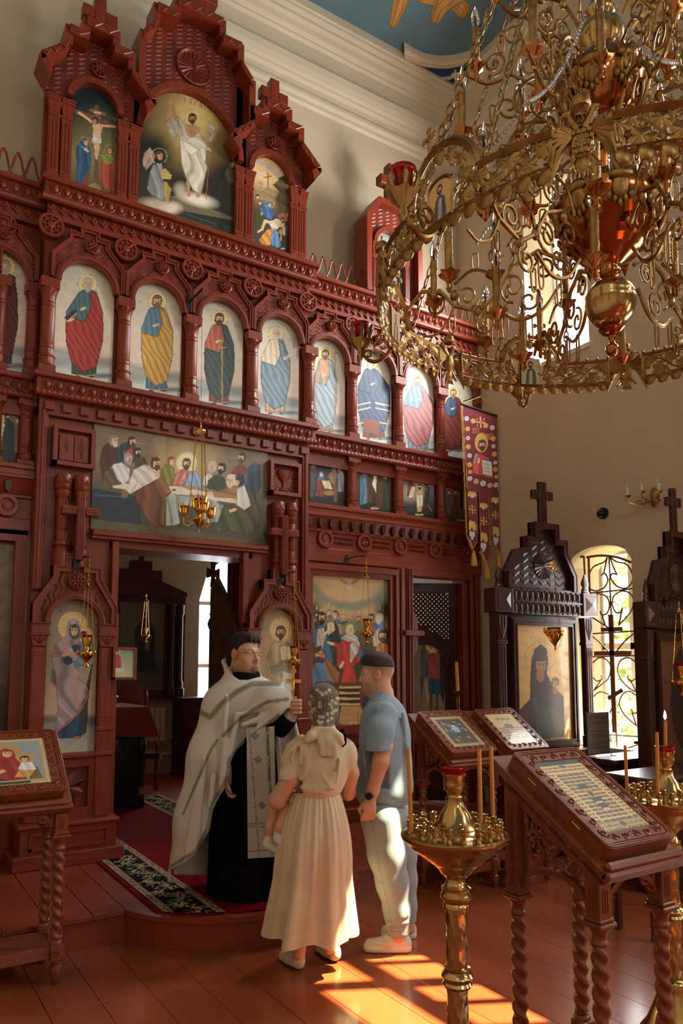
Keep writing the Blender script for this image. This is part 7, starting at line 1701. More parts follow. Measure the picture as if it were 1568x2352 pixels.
# ------------------------------------------------------------------ hanging oil lamps
def oil_lamp(name,label,pos,cap_z,hook,kind=0,scale=1.0,cup=True):
    A = thing(name,label,'oil lamp',pos); x,y,z = pos; s_ = scale
    if kind == 0:
        m = MB(); m.lathe([(.001,-.11),(.012,-.10),(.03,-.095),(.022,-.08),(.010,-.07),(.016,-.055),(.034,-.04),(.048,-.02),(.056,-.012),(.062,0),(.058,.010),(.04,.022),(.026,.028),(.020,.04),(.027,.055),(.034,.085),(.037,.115),(.034,.115),(.026,.06)],(0,0,0),20)
        for k in range(3): a = 2*PI*k/3+.3; m.tube([(.058*s_,0,0),(.075,0,.012),(.075,0,.03)],.006,5) if False else m.ball((.068*math.cos(a),.068*math.sin(a),.006),(.014,.014,.018),8,5)
        for k in range(10): a = 2*PI*k/10; m.ball((.05*math.cos(a),.05*math.sin(a),-.012),(.012,.012,.010),6,4)
    else:
        m = MB(); m.lathe([(.001,-.12),(.008,-.10),(.004,-.09),(.018,-.07),(.045,-.035),(.058,0),(.06,.03),(.057,.03),(.05,0)],(0,0,0),18,lobes=9,amp=.06)
        for k in range(18): a = 2*PI*k/18; m.ball((.056*math.cos(a),.056*math.sin(a),-.005+.02*(k % 2)),(.010,.010,.012),6,4)
        for k in range(3):
            a = 2*PI*k/3+.3; m.ball((.068*math.cos(a),.068*math.sin(a),.02),(.01,.01,.022),6,4); m.tube([(.066*math.cos(a),.066*math.sin(a),-.02),(.066*math.cos(a),.066*math.sin(a),-.09)],.002,4)
    m.v = [(a*s_,b*s_,d*s_) for a,b,d in m.v]; bw = build(m,'lamp_bowl',M_gold,A,local=True,smooth=True,ang=60)
    if cup: m = MB(); m.lathe([(.02,.09),(.032,.10),(.037,.125),(.040,.135),(.036,.135),(.02,.10)] if kind == 0 else [(.03,.0),(.05,.025),(.054,.042),(.05,.042),(.02,.01)],(0,0,0),14); m.v = [(a*s_,b*s_,d*s_) for a,b,d in m.v]; build(m,'red_cup',M_redglass,bw,local=True,smooth=True)
    hc = cap_z-z; m = MB(); m.lathe([(.001,.035),(.006,.03),(.008,.018),(.022,.006),(.032,-.004),(.030,-.008),(.001,-.008)],(0,0,hc),14)
    if kind == 1:
        for k in range(4): a = PI/2*k; m.tube([(.03*math.cos(a),.03*math.sin(a),hc),(.026*math.cos(a),.026*math.sin(a),hc+.05),(0,0,hc+.075)],.005,5)
    build(m,'lamp_cap',M_gold,A,local=True,smooth=True)
    for k in range(3):
        a = 2*PI*k/3+.3; m = MB(); p0 = Vector((.068*s_*math.cos(a),.068*s_*math.sin(a),.015)); p1 = Vector((.02*math.cos(a),.02*math.sin(a),hc-.004)); n = int((p1-p0).length/.012)
        for i in range(n+1): m.ball(p0+(p1-p0)*i/n,(.0034,.0034,.0056),5,4)
        build(m,'lamp_chain',M_gold,A,local=True)
    h = Vector(hook)-Vector(pos); m = MB(); n = max(1,int((h.z-hc-.03)/.032))
    for i in range(n):
        zc_ = hc+.035+(h.z-hc-.035)*(i+.5)/n; ring = [(.007*math.cos(2*PI*k/8),0,.018*math.sin(2*PI*k/8)) for k in range(8)]
        m.tube([(a*(1-i % 2),a*(i % 2),zc_+d) for a,b,d in ring],.0022,4,closed=True)
    build(m,'lamp_link',M_gold,A,local=True)
    return A
def hook_arm(parent_lamp,p_wall,p_tip,plate=.03):
    m = MB(); w_,t_ = Vector(p_wall),Vector(p_tip); mid = (w_+t_)/2+Vector((0,0,.015)); m.tube([tuple(w_),tuple(mid),tuple(t_)],.005,6)
    m.prism([(w_.x-plate,w_.z-.04),(w_.x+plate,w_.z-.03),(w_.x+plate*.5,w_.z+.035),(w_.x-plate*.1,w_.z+.045)],w_.y-.006,w_.y+.004); m.v = [tuple(Vector(v)-WPOS[parent_lamp.name]) for v in m.v]
    build(m,'wall_hook',M_black,parent_lamp,local=True)
L1 = oil_lamp('oil_lamp','gilded oil lamp before the mother in lilac veil',(1.389,5.68,1.73),2.22,(1.37,5.68,2.44)); hook_arm(L1,(1.33,YF-.09,2.41),(1.375,5.68,2.455))
L2 = oil_lamp('oil_lamp','gilded oil lamp before the blessing figure near the raised cross',(3.14,5.68,1.67),2.21,(3.14,5.68,2.44)); hook_arm(L2,(3.08,YF-.09,2.41),(3.14,5.68,2.455))
L3 = oil_lamp('oil_lamp','gilded oil lamp before the great dove icon',(4.0,5.82,1.94),2.48,(3.99,5.82,2.66)); hook_arm(L3,(3.90,YG-.035,2.66),(3.99,5.82,2.675))
L4 = oil_lamp('oil_lamp','openwork gilded oil lamp before the golden icon in the dark case',(5.0,4.42,1.91),2.47,(5.0,4.42,2.52),kind=1,scale=1.25); hook_arm(L4,(5.06,4.60,2.53),(5.0,4.42,2.545),.01)
L5 = oil_lamp('oil_lamp','small gilded oil lamp before the apostle icon in the altar',(2.85,8.85,1.99),2.41,(2.85,8.85,2.5),scale=.8,cup=False)
hook_arm(L5,(2.85,9.7,2.50),(2.85,8.85,2.515))
L6 = oil_lamp('oil_lamp','gilded oil lamp before the second dark case at the edge',(5.0,3.25,1.52),2.03,(5.0,3.25,2.11)); hook_arm(L6,(5.05,3.40,2.11),(5.0,3.25,2.13),.01)
# three-cup lamp hanging before the royal doors
A = thing('hanging_lamp','gilded three cup lamp on chains before the royal doors','oil lamp',(2.21,5.58,2.80))
m = MB(); m.lathe([(.001,-.11),(.006,-.09),(.004,-.075),(.012,-.06),(.03,-.03),(.045,-.01),(.05,.0),(.035,.012),(.02,.03),(.008,.05)],(0,0,0),16)
for k in range(3): a = 2*PI*k/3+.4; e = (math.cos(a),math.sin(a)); m.tube([(e[0]*.03,e[1]*.03,-.01),(e[0]*.08,e[1]*.08,-.05),(e[0]*.125,e[1]*.125,-.03),(e[0]*.125,e[1]*.125,.03)],.006,5); m.tube([(e[0]*(.075+q[0]),e[1]*(.075+q[0]),-.01+q[1]) for q in spiral((0,0),.03,.006,0,6,14)],.005,5)
build(m,'lamp_body',M_gold,A,local=True,smooth=True)
def crown_cup(c,s_=1.0):
    m = MB(); m.lathe([(.012,0),(.022,.01),(.030,.04),(.033,.07),(.030,.07),(.02,.015)],c,12)
    for k in range(6): a = PI/3*k; m.tube([(c[0]+.03*math.cos(a),c[1]+.03*math.sin(a),c[2]+.03),(c[0]+.038*math.cos(a),c[1]+.038*math.sin(a),c[2]+.08),(c[0]+.046*math.cos(a),c[1]+.046*math.sin(a),c[2]+.115)],[.008,.007,.001],5)
    m.v = [((a-c[0])*s_+c[0],(b-c[1])*s_+c[1],(d-c[2])*s_+c[2]) for a,b,d in m.v]; return m
for k in range(4):
    a = 2*PI*k/3+.4; c_ = (.125*math.cos(a),.125*math.sin(a),.03) if k < 3 else (0,0,.05); s_ = 1.0 if k < 3 else 1.45
    o = build(crown_cup(c_,s_),'lamp_cup',M_gold,A,local=True,smooth=True); m = MB(); m.lathe([(.02,.03),(.028,.05),(.03,.085),(.027,.085),(.018,.04)],(0,0,0),10); m.v = [(x*s_*.9+c_[0],y*s_*.9+c_[1],z*s_+c_[2]) for x,y,z in m.v]; build(m,'red_cup',M_redglass,o,local=True,smooth=True)
m = MB(); m.lathe([(.001,.05),(.005,.045),(.006,.03),(.02,.02),(.045,0),(.045,-.01),(.03,-.014),(.001,-.012)],(0,0,.735),16); m.tube([(0,.012*math.cos(2*PI*k/10),.795+.014*math.sin(2*PI*k/10)) for k in range(10)],.003,4,closed=True); build(m,'lamp_cap',M_gold,A,local=True,smooth=True)
for k in range(3):
    a = 2*PI*k/3+.4; m = MB(); p0,p1 = Vector((.09*math.cos(a),.09*math.sin(a),-.01)),Vector((.035*math.cos(a),.035*math.sin(a),.725)); n = 44
    for i in range(n+1): m.ball(p0+(p1-p0)*i/n,(.0055,.0055,.0085),5,4)
    build(m,'lamp_chain',M_gold,A,local=True)
m = MB(); m.tube([(0,0,.80),(0,.02,1.95)],.0018,4); build(m,'suspension_wire',M_black,A,local=True)
m = MB(); m.prism([(-.06,1.86),(.0,1.84),(.03,1.95),(-.02,2.0)],.255,.262); m.tube([(-.02,.25,1.93),(-.04,.12,1.90),(.0,.02,1.95)],.010,6); build(m,'wall_pulley',M_black,A,local=True)
# ------------------------------------------------------------------ church banner
M_cloth = attr_mat('embroidered_velvet',rough=.75,spec=.2,sheen=.3)
by = 5.72; c3 = Canvas((5.16,by,2.60),(.492,0,0),(0,0,1.77),.0055,(1050,910,5.345)); c3.fill((112,18,30)); g1,g2,sv = (206,160,74),(176,124,52),(190,194,204)
for x,y,r_,cl in ((115,275,34,sv),(195,305,36,g1),(350,360,36,g1),(430,385,36,sv),(125,400,34,g1),(130,515,32,sv),(135,620,36,g1),(150,730,34,sv),(150,840,36,g1),(155,930,30,g1),(440,520,38,g1),(445,615,30,sv),(455,710,38,g1),(465,815,30,sv),(465,900,36,g1),(480,990,30,g1),(155,1010,36,sv),(230,1045,38,g1),(315,1070,42,sv),(400,1095,38,g1),(475,1090,36,sv),(505,1140,20,g1)):
    for q in range(7): a = q*.9; c3.ell(x+r_*.55*math.cos(a),y+r_*.55*math.sin(a),r_*.36,r_*.26,cl,57*a)
    c3.ell(x,y,r_*.3,r_*.3,g2)
def bcross(x,y,s_):
    c3.line([(x,y-s_),(x+6,y+s_)],s_*.3,g1); c3.line([(x-s_*.75,y-s_*.05),(x+s_*.85,y+s_*.12)],s_*.3,g1); c3.ell(x,y,s_*.3,s_*.3,g2)
    for dx,dy in ((-.6,-.65),(.7,-.55),(-.55,.65),(.75,.8)): c3.line([(x+dx*s_,y+dy*s_-s_*.2),(x+dx*s_,y+dy*s_+s_*.2)],s_*.16,g1)
bcross(282,320,62); c3.text(192,395,2,60,g1,0,.9,7); c3.text(362,465,2,60,g1,0,.9,7)
c3.ell(295,570,80,118,(200,156,60)); c3.ring(295,570,80,5,(200,90,40),1,118); c3.poly([(185,940),(195,780),(230,710),(290,710),(380,760),(420,860),(430,1010)],(190,60,46),fold=.3,d=80,k=.05); c3.poly([(195,840),(215,710),(245,705),(225,800)],(110,144,170)); c3.poly([(330,960),(340,760),(400,790),(440,1000)],(66,96,120),fold=.3); c3.poly([(305,785),(420,810),(430,985),(315,950)],(206,200,190)); c3.text(320,815,4,26,(90,84,80),.2,.8,4); c3.text(322,860,4,26,(90,84,80),.2,.8,4); c3.text(325,905,4,26,(90,84,80),.2,.8,4)
c3.head(305,600,42,skin=(206,160,120),hair=(80,50,36),beard=(70,44,32)); c3.hand(262,800,30,-80)
for x,y0_ in ((180,1200),(320,1340),(468,1270)):
    c3.ell(x-25,y0_,26,34,g1,30); c3.ell(x+25,y0_+5,26,34,g1,-30); c3.ell(x,y0_+30,14,22,sv); bcross(x,y0_+190,50)
    c3.ell(x-24,y0_+385,26,60,g1,10); c3.ell(x+24,y0_+395,26,60,g1,-10); c3.ell(x-16,y0_+490,18,36,sv); c3.ell(x+18,y0_+495,18,36,sv); c3.ell(x+2,y0_+540,14,26,sv)
for pts in ([(60,110),(110,1000),(125,1700),(195,1880)],[(485,250),(530,1000),(565,1800),(505,1920)],[(245,1180),(250,1790),(195,1880)],[(262,1190),(285,1880),(355,2040)],[(385,1220),(410,1960),(355,2040)],[(400,1230),(440,1780),(505,1920)]): c3.line(pts,12,(190,140,60))
def outside(s):
    u,v = s.u,s.v
    m1 = (u < 60+(v-110)*.052) | (u > 485+(v-250)*.050) | (v < 100+(u-60)*.33)
    gap = ((u > 243+(v-1180)*.012) & (u < 263+(v-1180)*.03) & (v > 1180)) | ((u > 384+(v-1220)*.035) & (u < 402+(v-1220)*.075) & (v > 1220))
    L1_ = (u < 250) & (v > 1790) & (np.abs(u-195) > (1885-v)*.6); L2_ = (u > 255) & (u < 415) & (v > 1890) & (np.abs(u-355) > (2045-v)*.5); L3_ = (u > 420) & (v > 1790) & (np.abs(u-505) > (1925-v)*.48)
    return m1 | gap | L1_ | L2_ | L3_
bn = thing('church_banner','crimson embroidered church banner with gold fringe hanging in the corner','banner',(5.40,by,2.6))
o = c3.make('banner_cloth',parent=bn,material=M_cloth,gain=1.3,arch=outside)
def bpt(x,y,dy=0.0): p = atY(1050+x/5.345,910+y/5.345,by+dy); return tuple(p)
m = MB(); m.tube([bpt(45,95),bpt(488,245)],.012,8); build(m,'banner_rod',M_dark,bn,smooth=True)
M_str = mat('gold_cord',srgb(190,160,90),rough=.6); m = MB(); m.tube([bpt(50,92),bpt(285,5),bpt(485,240)],.005,5); build(m,'hanging_cord',M_str,bn)
m = MB(); p = Vector(bpt(285,5)); m.tube([tuple(p),tuple(p+Vector((0,.12,.02))),(p.x,YG-.06,p.z+.03)],.006,5); build(m,'banner_hook',M_black,bn)
M_fr = mat('gold_fringe',srgb(196,146,62),rough=.6)
m = MB(); r_ = random.Random(1)
def fringe(a,b,side):
    n = int(math.hypot(b[0]-a[0],b[1]-a[1])/9)
    for i in range(n): t = i/n; x,y = a[0]+(b[0]-a[0])*t,a[1]+(b[1]-a[1])*t; m.tube([bpt(x,y),bpt(x+side*20+r_.uniform(-4,4),y+16+r_.uniform(-5,5))],.0022,3)
fringe((60,110),(125,1700),-1); fringe((488,260),(568,1800),1); fringe((125,1700),(195,1880),-1); fringe((568,1800),(505,1920),1); fringe((285,1900),(355,2040),-1); fringe((410,1960),(355,2040),1)
fo = build(m,'banner_fringe',M_fr,bn); fo['kind'] = 'stuff'
for x,y in ((198,1890),(355,2050),(506,1930)):
    a = Vector(bpt(x,y)); m = MB(); m.ball(a-Vector((0,0,.02)),(.016,.016,.018),8,6); m.lathe([(.018,-.03),(.020,-.05),(.028,-.09),(.036,-.165),(.030,-.168)],tuple(a),14,lobes=7,amp=.08); build(m,'tassel',M_fr,bn,smooth=True)
# tall slim candlestick between the icon stands
tc = thing('tall_candle','tall slim candle on a brass floor stick before the side door','candle',(4.27,4.92,PZ))
p0,p1 = atY(1050,1520,4.92),atY(1054,1585,4.92); xx = p0[0]
m = MB(); m.tube([(xx,4.92,p1[2]),(xx-.012,4.92,p0[2])],[.017,.015],10); build(m,'wax_stick',M_wax,tc,smooth=True)
m = MB(); m.lathe([(.14,0),(.14,.02),(.05,.06),(.02,.10),(.014,.2),(.014,p1[2]-PZ-.06),(.022,p1[2]-PZ-.03),(.05,p1[2]-PZ-.012),(.052,p1[2]-PZ-.006),(.02,p1[2]-PZ),(.02,p1[2]-PZ+.02)],(xx,4.92,PZ),14); build(m,'stick',M_brass,tc,smooth=True,ang=50)
# wall sconce and dome camera on the window wall
sc = thing('wall_sconce','gilded three candle wall sconce on the cream window wall','sconce',(XR,3.87,3.05))
m = MB(); m.ball((XR-.015,3.87,3.08),(.02,.035,.09),10,8)
for dy,dz in ((-.16,.0),(0,.03),(.14,.02)):
    m.tube(smoothpath([(XR-.03,3.87,3.06),(XR-.10,3.87+dy*.5,3.0+dz),(XR-.18,3.87+dy,3.03+dz),(XR-.18,3.87+dy,3.07+dz)],5),.008,5); m.tube([(XR-.10,3.87+dy*.6+q[0],3.03+q[1]) for q in spiral((0,0),.035,.008,0,7,14)],.006,5); m.lathe([(.01,3.06+dz),(.03,3.075+dz),(.03,3.08+dz),(.012,3.085+dz)],(XR-.18,3.87+dy,0),10,lobes=5,amp=.15)
build(m,'sconce_arms',M_brassd,sc,smooth=True)
for dy,dz in ((-.16,.0),(0,.03),(.14,.02)):
    m = MB(); m.lathe([(.011,3.085+dz),(.011,3.145+dz)],(XR-.18,3.87+dy,0),8); cn = build(m,'candle_sleeve',M_white,sc,smooth=True); m = MB(); m.lathe([(.008,3.145+dz),(.014,3.165+dz),(.012,3.19+dz),(.002,3.215+dz)],(XR-.18,3.87+dy,0),8); build(m,'bulb',M_clear,cn,smooth=True)
dm = thing('dome_camera','small black dome camera on the cream window wall','camera',(XR,4.40,3.03)); m = MB(); m.lathe([(.05,0),(.055,-.02),(.05,-.035)],(XR,4.40,3.03),16,'x'); build(m,'dome_base',M_black,dm,smooth=True); m = MB(); m.ball((XR-.04,4.40,3.025),.042,14,10); build(m,'dome_lens',mat('black_glass',(.01,.01,.01),rough=.08),dm,smooth=True)
# ------------------------------------------------------------------ carpet with flowered borders
M_carpet = mat('crimson_carpet',srgb(110,14,22),rough=.95,spec=.05,var=.15,vscale=(30,30,30),bump=.4,bscale=(400,400,400))
M_carpb = attr_mat('woven_carpet_border',rough=.95,spec=.05)
cp = thing('carpet','crimson carpet with dark flowered borders through the royal doors','carpet',(2.215,6.2,PZ))
fr = [(x,y+.05) for x,y in AMB if 1.86 < x < 2.58]
build(MB().prism([(1.86,4.24)] + fr + [(2.58,4.24),(2.58,8.35),(1.86,8.35)],PZ,PZ+.012,'z'),'carpet_field',M_carpet,cp)
def border(xa,xb,ya,yb,seed):
    c = Canvas((xa,ya,PZ+.013),(xb-xa,0,0),(0,yb-ya,0),.0062,frame=(100*(xb-xa)/.31,100*(yb-ya)/.31)); w_ = 100.; h = 100*(yb-ya)/.31; c.fill((22,20,20)); cr = (176,156,118); r_ = random.Random(seed)
    for x in (0,84): c.poly([(x,0),(x+16,0),(x+16,h),(x,h)],(150,130,96))
    for x in (16,82): c.line([(x,0),(x,h)],2.4,(112,30,30))
    y = 0
    while y < h:
        for x in (8,92): c.ell(x+r_.uniform(-2,2),y+3,4.5,2.6,(40,30,26),r_.uniform(-50,50)); c.ell(x+r_.uniform(-4,4),y+7,2.4,2.4,(196,180,146))
        y += 11
    y = 0; k = 0
    while y < h+20:
        cx = 50+16*math.sin(y*.07)
        c.ell(cx,y,2.6,5,cr,40)
        for q in range(5):
            a = r_.uniform(0,360); rr = r_.uniform(8,26); c.ell(cx+rr*math.cos(R(a)),y+rr*math.sin(R(a))*.8,r_.uniform(4,9),r_.uniform(1.2,2.4),r_.choice([cr,cr,(140,126,92),(92,96,70)]),a+r_.uniform(-40,40))
        y += 8; k += 1
    c.rough(.2,.4)
    def past(q): x,y = q.P[:,0],q.P[:,1]; t = np.clip((x-1.42)/1.6,0,1); return y < 4.56-.50*np.sin(PI*t)**.62+.05
    return c.make('carpet_border',parent=cp,material=M_carpb,arch=past)
border(1.565,1.87,4.10,8.3,1); border(2.57,2.875,4.10,8.3,2)
m = MB(); m.prism([(1.53,4.44)] + [(x,y+.035) for x,y in AMB if 1.55 < x < 1.89] + [(1.87,8.3),(1.53,8.3)],PZ,PZ+.010,'z'); build(m,'carpet_edge',M_carpet,cp)
# ------------------------------------------------------------------ things in the altar
M_bro = mat('red_brocade',srgb(126,18,26),rough=.7,var=.6,vscale=(18,18,18),col2=srgb(96,60,36))
at = thing('altar_table','altar table under a red brocade cloth seen through the royal doors','altar table',(2.05,8.0,PZ))
build(MB().box(1.66,2.44,7.66,8.4,PZ+.02,1.05),'table_body',mat('black_stained_wood',srgb(26,18,16),rough=.35),at); build(MB().box(1.62,2.49,7.62,8.44,PZ,.33,.01),'table_plinth',MATS['black_stained_wood'],at)
m = MB(); m.lathe([(.025,.40),(.03,.44),(.018,.5),(.03,.56),(.022,.66),(.028,.72),(.05,.80),(.04,.86),(.02,.92),(.03,.97),(.02,1.02)],(2.46,7.66,0),12); build(m,'corner_turning',MATS['black_stained_wood'],at,smooth=True)
m = MB(); m.box(1.60,2.50,7.58,8.46,1.20,1.215,.004); m.add([(1.60,7.58,1.205),(2.50,7.58,1.205),(2.60,7.53,.90),(1.58,7.54,.98)],[(0,1,2,3)]); m.add([(2.50,7.58,1.205),(2.50,8.46,1.205),(2.60,8.50,.92),(2.66,7.9,.95),(2.60,7.53,.90)],[(0,1,2,3,4)]); build(m,'altar_cloth',M_bro,at)
al = thing('altar_candlestick','small red and gold lamp standing on the altar table','lamp',(2.20,7.75,1.215)); m = MB(); m.lathe([(.04,0),(.012,.02),(.01,.05),(.03,.08),(.03,.10),(.01,.12),(.008,.25),(.016,.27)],(2.20,7.75,1.215),12); build(m,'stick',M_gold,al,smooth=True); m = MB(); m.lathe([(.02,.055),(.034,.075),(.03,.1)],(2.20,7.75,1.215),10); build(m,'red_cup',M_redglass,al,smooth=True)
th_ = thing('altar_chair','carved high backed wooden chair behind the altar table','chair',(2.75,8.8,PZ))
m = MB(); m.box(2.52,2.98,8.6,9.1,.55,.62,.01); build(m,'seat',M_dark,th_)
m = MB(); field_with_arch(m,[(2.58,1.10),(2.58,1.30),(2.64,1.36),(2.64,1.42),(2.86,1.42),(2.86,1.36),(2.92,1.30),(2.92,1.10)],2.75,1.10,.12,9.05,9.10); m.box(2.58,2.63,9.05,9.10,.55,1.1); m.box(2.87,2.92,9.05,9.1,.55,1.1); m.box(2.62,2.88,9.085,9.10,.55,1.25); build(m,'backrest',M_oak,th_)
for sx in (2.55,2.95):
    for yy in (8.63,9.07): m = MB(); m.lathe([(.022,0),(.022,.36),(.03,.38),(.02,.42),(.02,1.0 if yy > 9 else .5),(.03,1.02 if yy > 9 else .52),(.012,1.13 if yy > 9 else .56)],(sx,yy,PZ),10); build(m,'leg',M_oak,th_,smooth=True,ang=50)
rd_ = thing('radiator','pale ribbed radiator on the altar wall','radiator',(3.35,9.83,.6))
for k in range(5): build(MB().box(3.08+.078*k,3.15+.078*k,9.78,9.86,.62,1.07,.012),'radiator_rib',M_white,rd_)
m = MB(); m.tube([(3.47,9.84,.66),(3.60,9.84,.66),(3.60,9.84,.45),(3.42,9.84,.45),(3.42,9.84,.36)],.016,8); build(m,'radiator_pipe',M_white,rd_,smooth=True)
cb_ = thing('altar_cabinet','dark drawer cabinet against the altar wall','cabinet',(3.95,9.4,PZ)); build(MB().box(3.57,4.5,9.35,9.85,PZ,1.18),'cabinet_body',M_dark,cb_); build(MB().box(3.52,4.55,9.32,9.86,1.18,1.21,.006),'cabinet_top',M_darkh,cb_)
for k in range(4): build(MB().box(3.60,4.47,9.335,9.35,.28+.22*k,.47+.22*k,.006),'drawer',M_dark,cb_)
ak = thing('altar_icon_case','dark stepped icon case with apostle icon on the altar wall','icon case',(3.12,9.75,1.2))
m = MB(); m.box(2.62,3.70,9.78,9.895,1.18,2.62); build(m,'case_body',M_dark,ak); m = MB(); m.prism([(2.55,2.56),(2.55,2.62),(2.72,2.74),(2.80,2.76),(2.80,2.90),(2.93,2.90),(2.93,3.02),(3.20,3.02),(3.20,2.90),(3.34,2.90),(3.34,2.76),(3.70,2.62),(3.70,2.56)],9.72,9.86); build(m,'case_gable',M_dark,ak); m = MB(); m.box(3.04,3.10,9.76,9.82,3.02,3.36); m.box(2.97,3.17,9.76,9.82,3.20,3.27); build(m,'case_cross',M_dark,ak)
for xx in (3.50,3.62): m = MB(); m.lathe([(.05,1.25),(.05,1.4),(.035,1.43),(.035,2.3),(.05,2.33),(.05,2.45)],(xx,9.74,0),12); build(m,'case_column',M_dark,ak,smooth=True,ang=50); build(MB().box(xx-.055,xx+.055,9.68,9.78,1.2,1.34,.02),'column_base',M_dark,ak)
c = Canvas((2.80,9.77,1.30),(.60,0,0),(0,0,1.16),.012,(260,1230,4.9)); c.vgrad([(0,(92,92,74)),(.6,(84,88,76)),(.8,(56,64,64)),(1,(90,90,74))]); c.poly([(240,1520),(240,1050),(320,960),(400,960),(470,1050),(465,1280),(480,1520)],(24,36,44),fold=.3,k=.05,d=88); c.poly([(300,1200),(320,980),(380,980),(430,1200)],(70,48,34),fold=.3); c.head(352,920,34,skin=(150,104,70),hair=(50,36,28),beard=(50,36,28)); c.poly([(365,1180),(410,1190),(405,1300),(360,1280)],(120,116,100)); c.make('icon_painting','dim apostle icon in the altar icon case',gain=1.2)
pc_ = thing('processional_cross','dark wooden processional cross on a turned staff in the altar','cross',(3.30,7.9,PZ)); m = MB(); x_,y_ = 3.31,7.9
m.lathe([(.10,0),(.03,.06),(.016,.2),(.016,1.75),(.03,1.78),(.016,1.82),(.04,1.86),(.055,1.91),(.04,1.96),(.02,1.99),(.035,2.02),(.016,2.06),(.024,2.3),(.018,2.36)],(x_,y_,PZ),14); build(m,'staff',M_dark,pc_,smooth=True,ang=50); m = MB(); m.prism([(x_-.03,2.52),(x_+.03,2.52),(x_+.018,2.64),(x_+.075,2.62),(x_+.075,2.74),(x_+.018,2.71),(x_+.035,2.86),(x_-.035,2.86),(x_-.018,2.71),(x_-.075,2.74),(x_-.075,2.62),(x_-.018,2.64)],y_-.015,y_+.015); build(m,'cross_head',M_dark,pc_)
ds = thing('altar_stall','dark gabled wooden stall beside the processional cross','stall',(3.33,7.3,PZ)); m = MB(); m.prism([(3.16,PZ),(3.16,2.02),(3.27,2.30),(3.36,2.30),(3.50,1.98),(3.50,PZ)],7.2,7.45); build(m,'stall_board',M_dark,ds); m = MB(); frame_path(m,[(3.14,PZ),(3.14,2.04),(3.26,2.33),(3.37,2.33),(3.52,2.0),(3.52,PZ)],.05,7.12,7.47); build(m,'stall_frame',M_dark,ds)
cu_ = thing('altar_curtain','crimson altar curtain gathered inside the royal doors','curtain',(3.15,6.9,1.0)); m = MB(); m.grid(lambda u,v: (3.05+.24*u+.0*v,6.9+.035*math.sin(u*26)+.1*u,PZ+.01+2.55*v),40,6); build(m,'curtain_cloth',mat('crimson_curtain',srgb(120,14,22),rough=.8,sheen=.3),cu_,smooth=True); m = MB(); m.tube([(2.3,6.9,2.76),(3.6,6.95,2.76)],.012,8); build(m,'curtain_rod',M_brassd,cu_,smooth=True)
# little framed icon on the pier by the royal doors
fi = thing('small_framed_icon','small framed icon hanging at the edge of the royal doors','framed icon',(1.73,5.83,1.58))
c = wallcanvas(1.645,1.795,1.545,1.765,5.835,(0,960,2.0),.0035); c.vgrad([(0,(120,150,140)),(1,(190,180,130))]); c.ell(537,1070,18,18,(206,170,90)); c.poly([(512,1160),(522,1090),(540,1080),(556,1100),(560,1160)],(170,60,44),fold=.3,k=.3); c.head(536,1078,8,eyes=False); c.poly([(505,1150),(570,1150),(570,1168),(505,1168)],(196,190,170)); c.make('icon_print',parent=fi,thick=.003,gain=1.3,material=M_paintgl)
m = MB(); frame_path(m,[(1.628,1.53),(1.628,1.78),(1.812,1.78),(1.812,1.53),(1.628,1.53)],.018,5.82,5.86); m.box(1.628,1.812,5.85,5.87,1.53,1.78); build(m,'frame',M_red,fi)
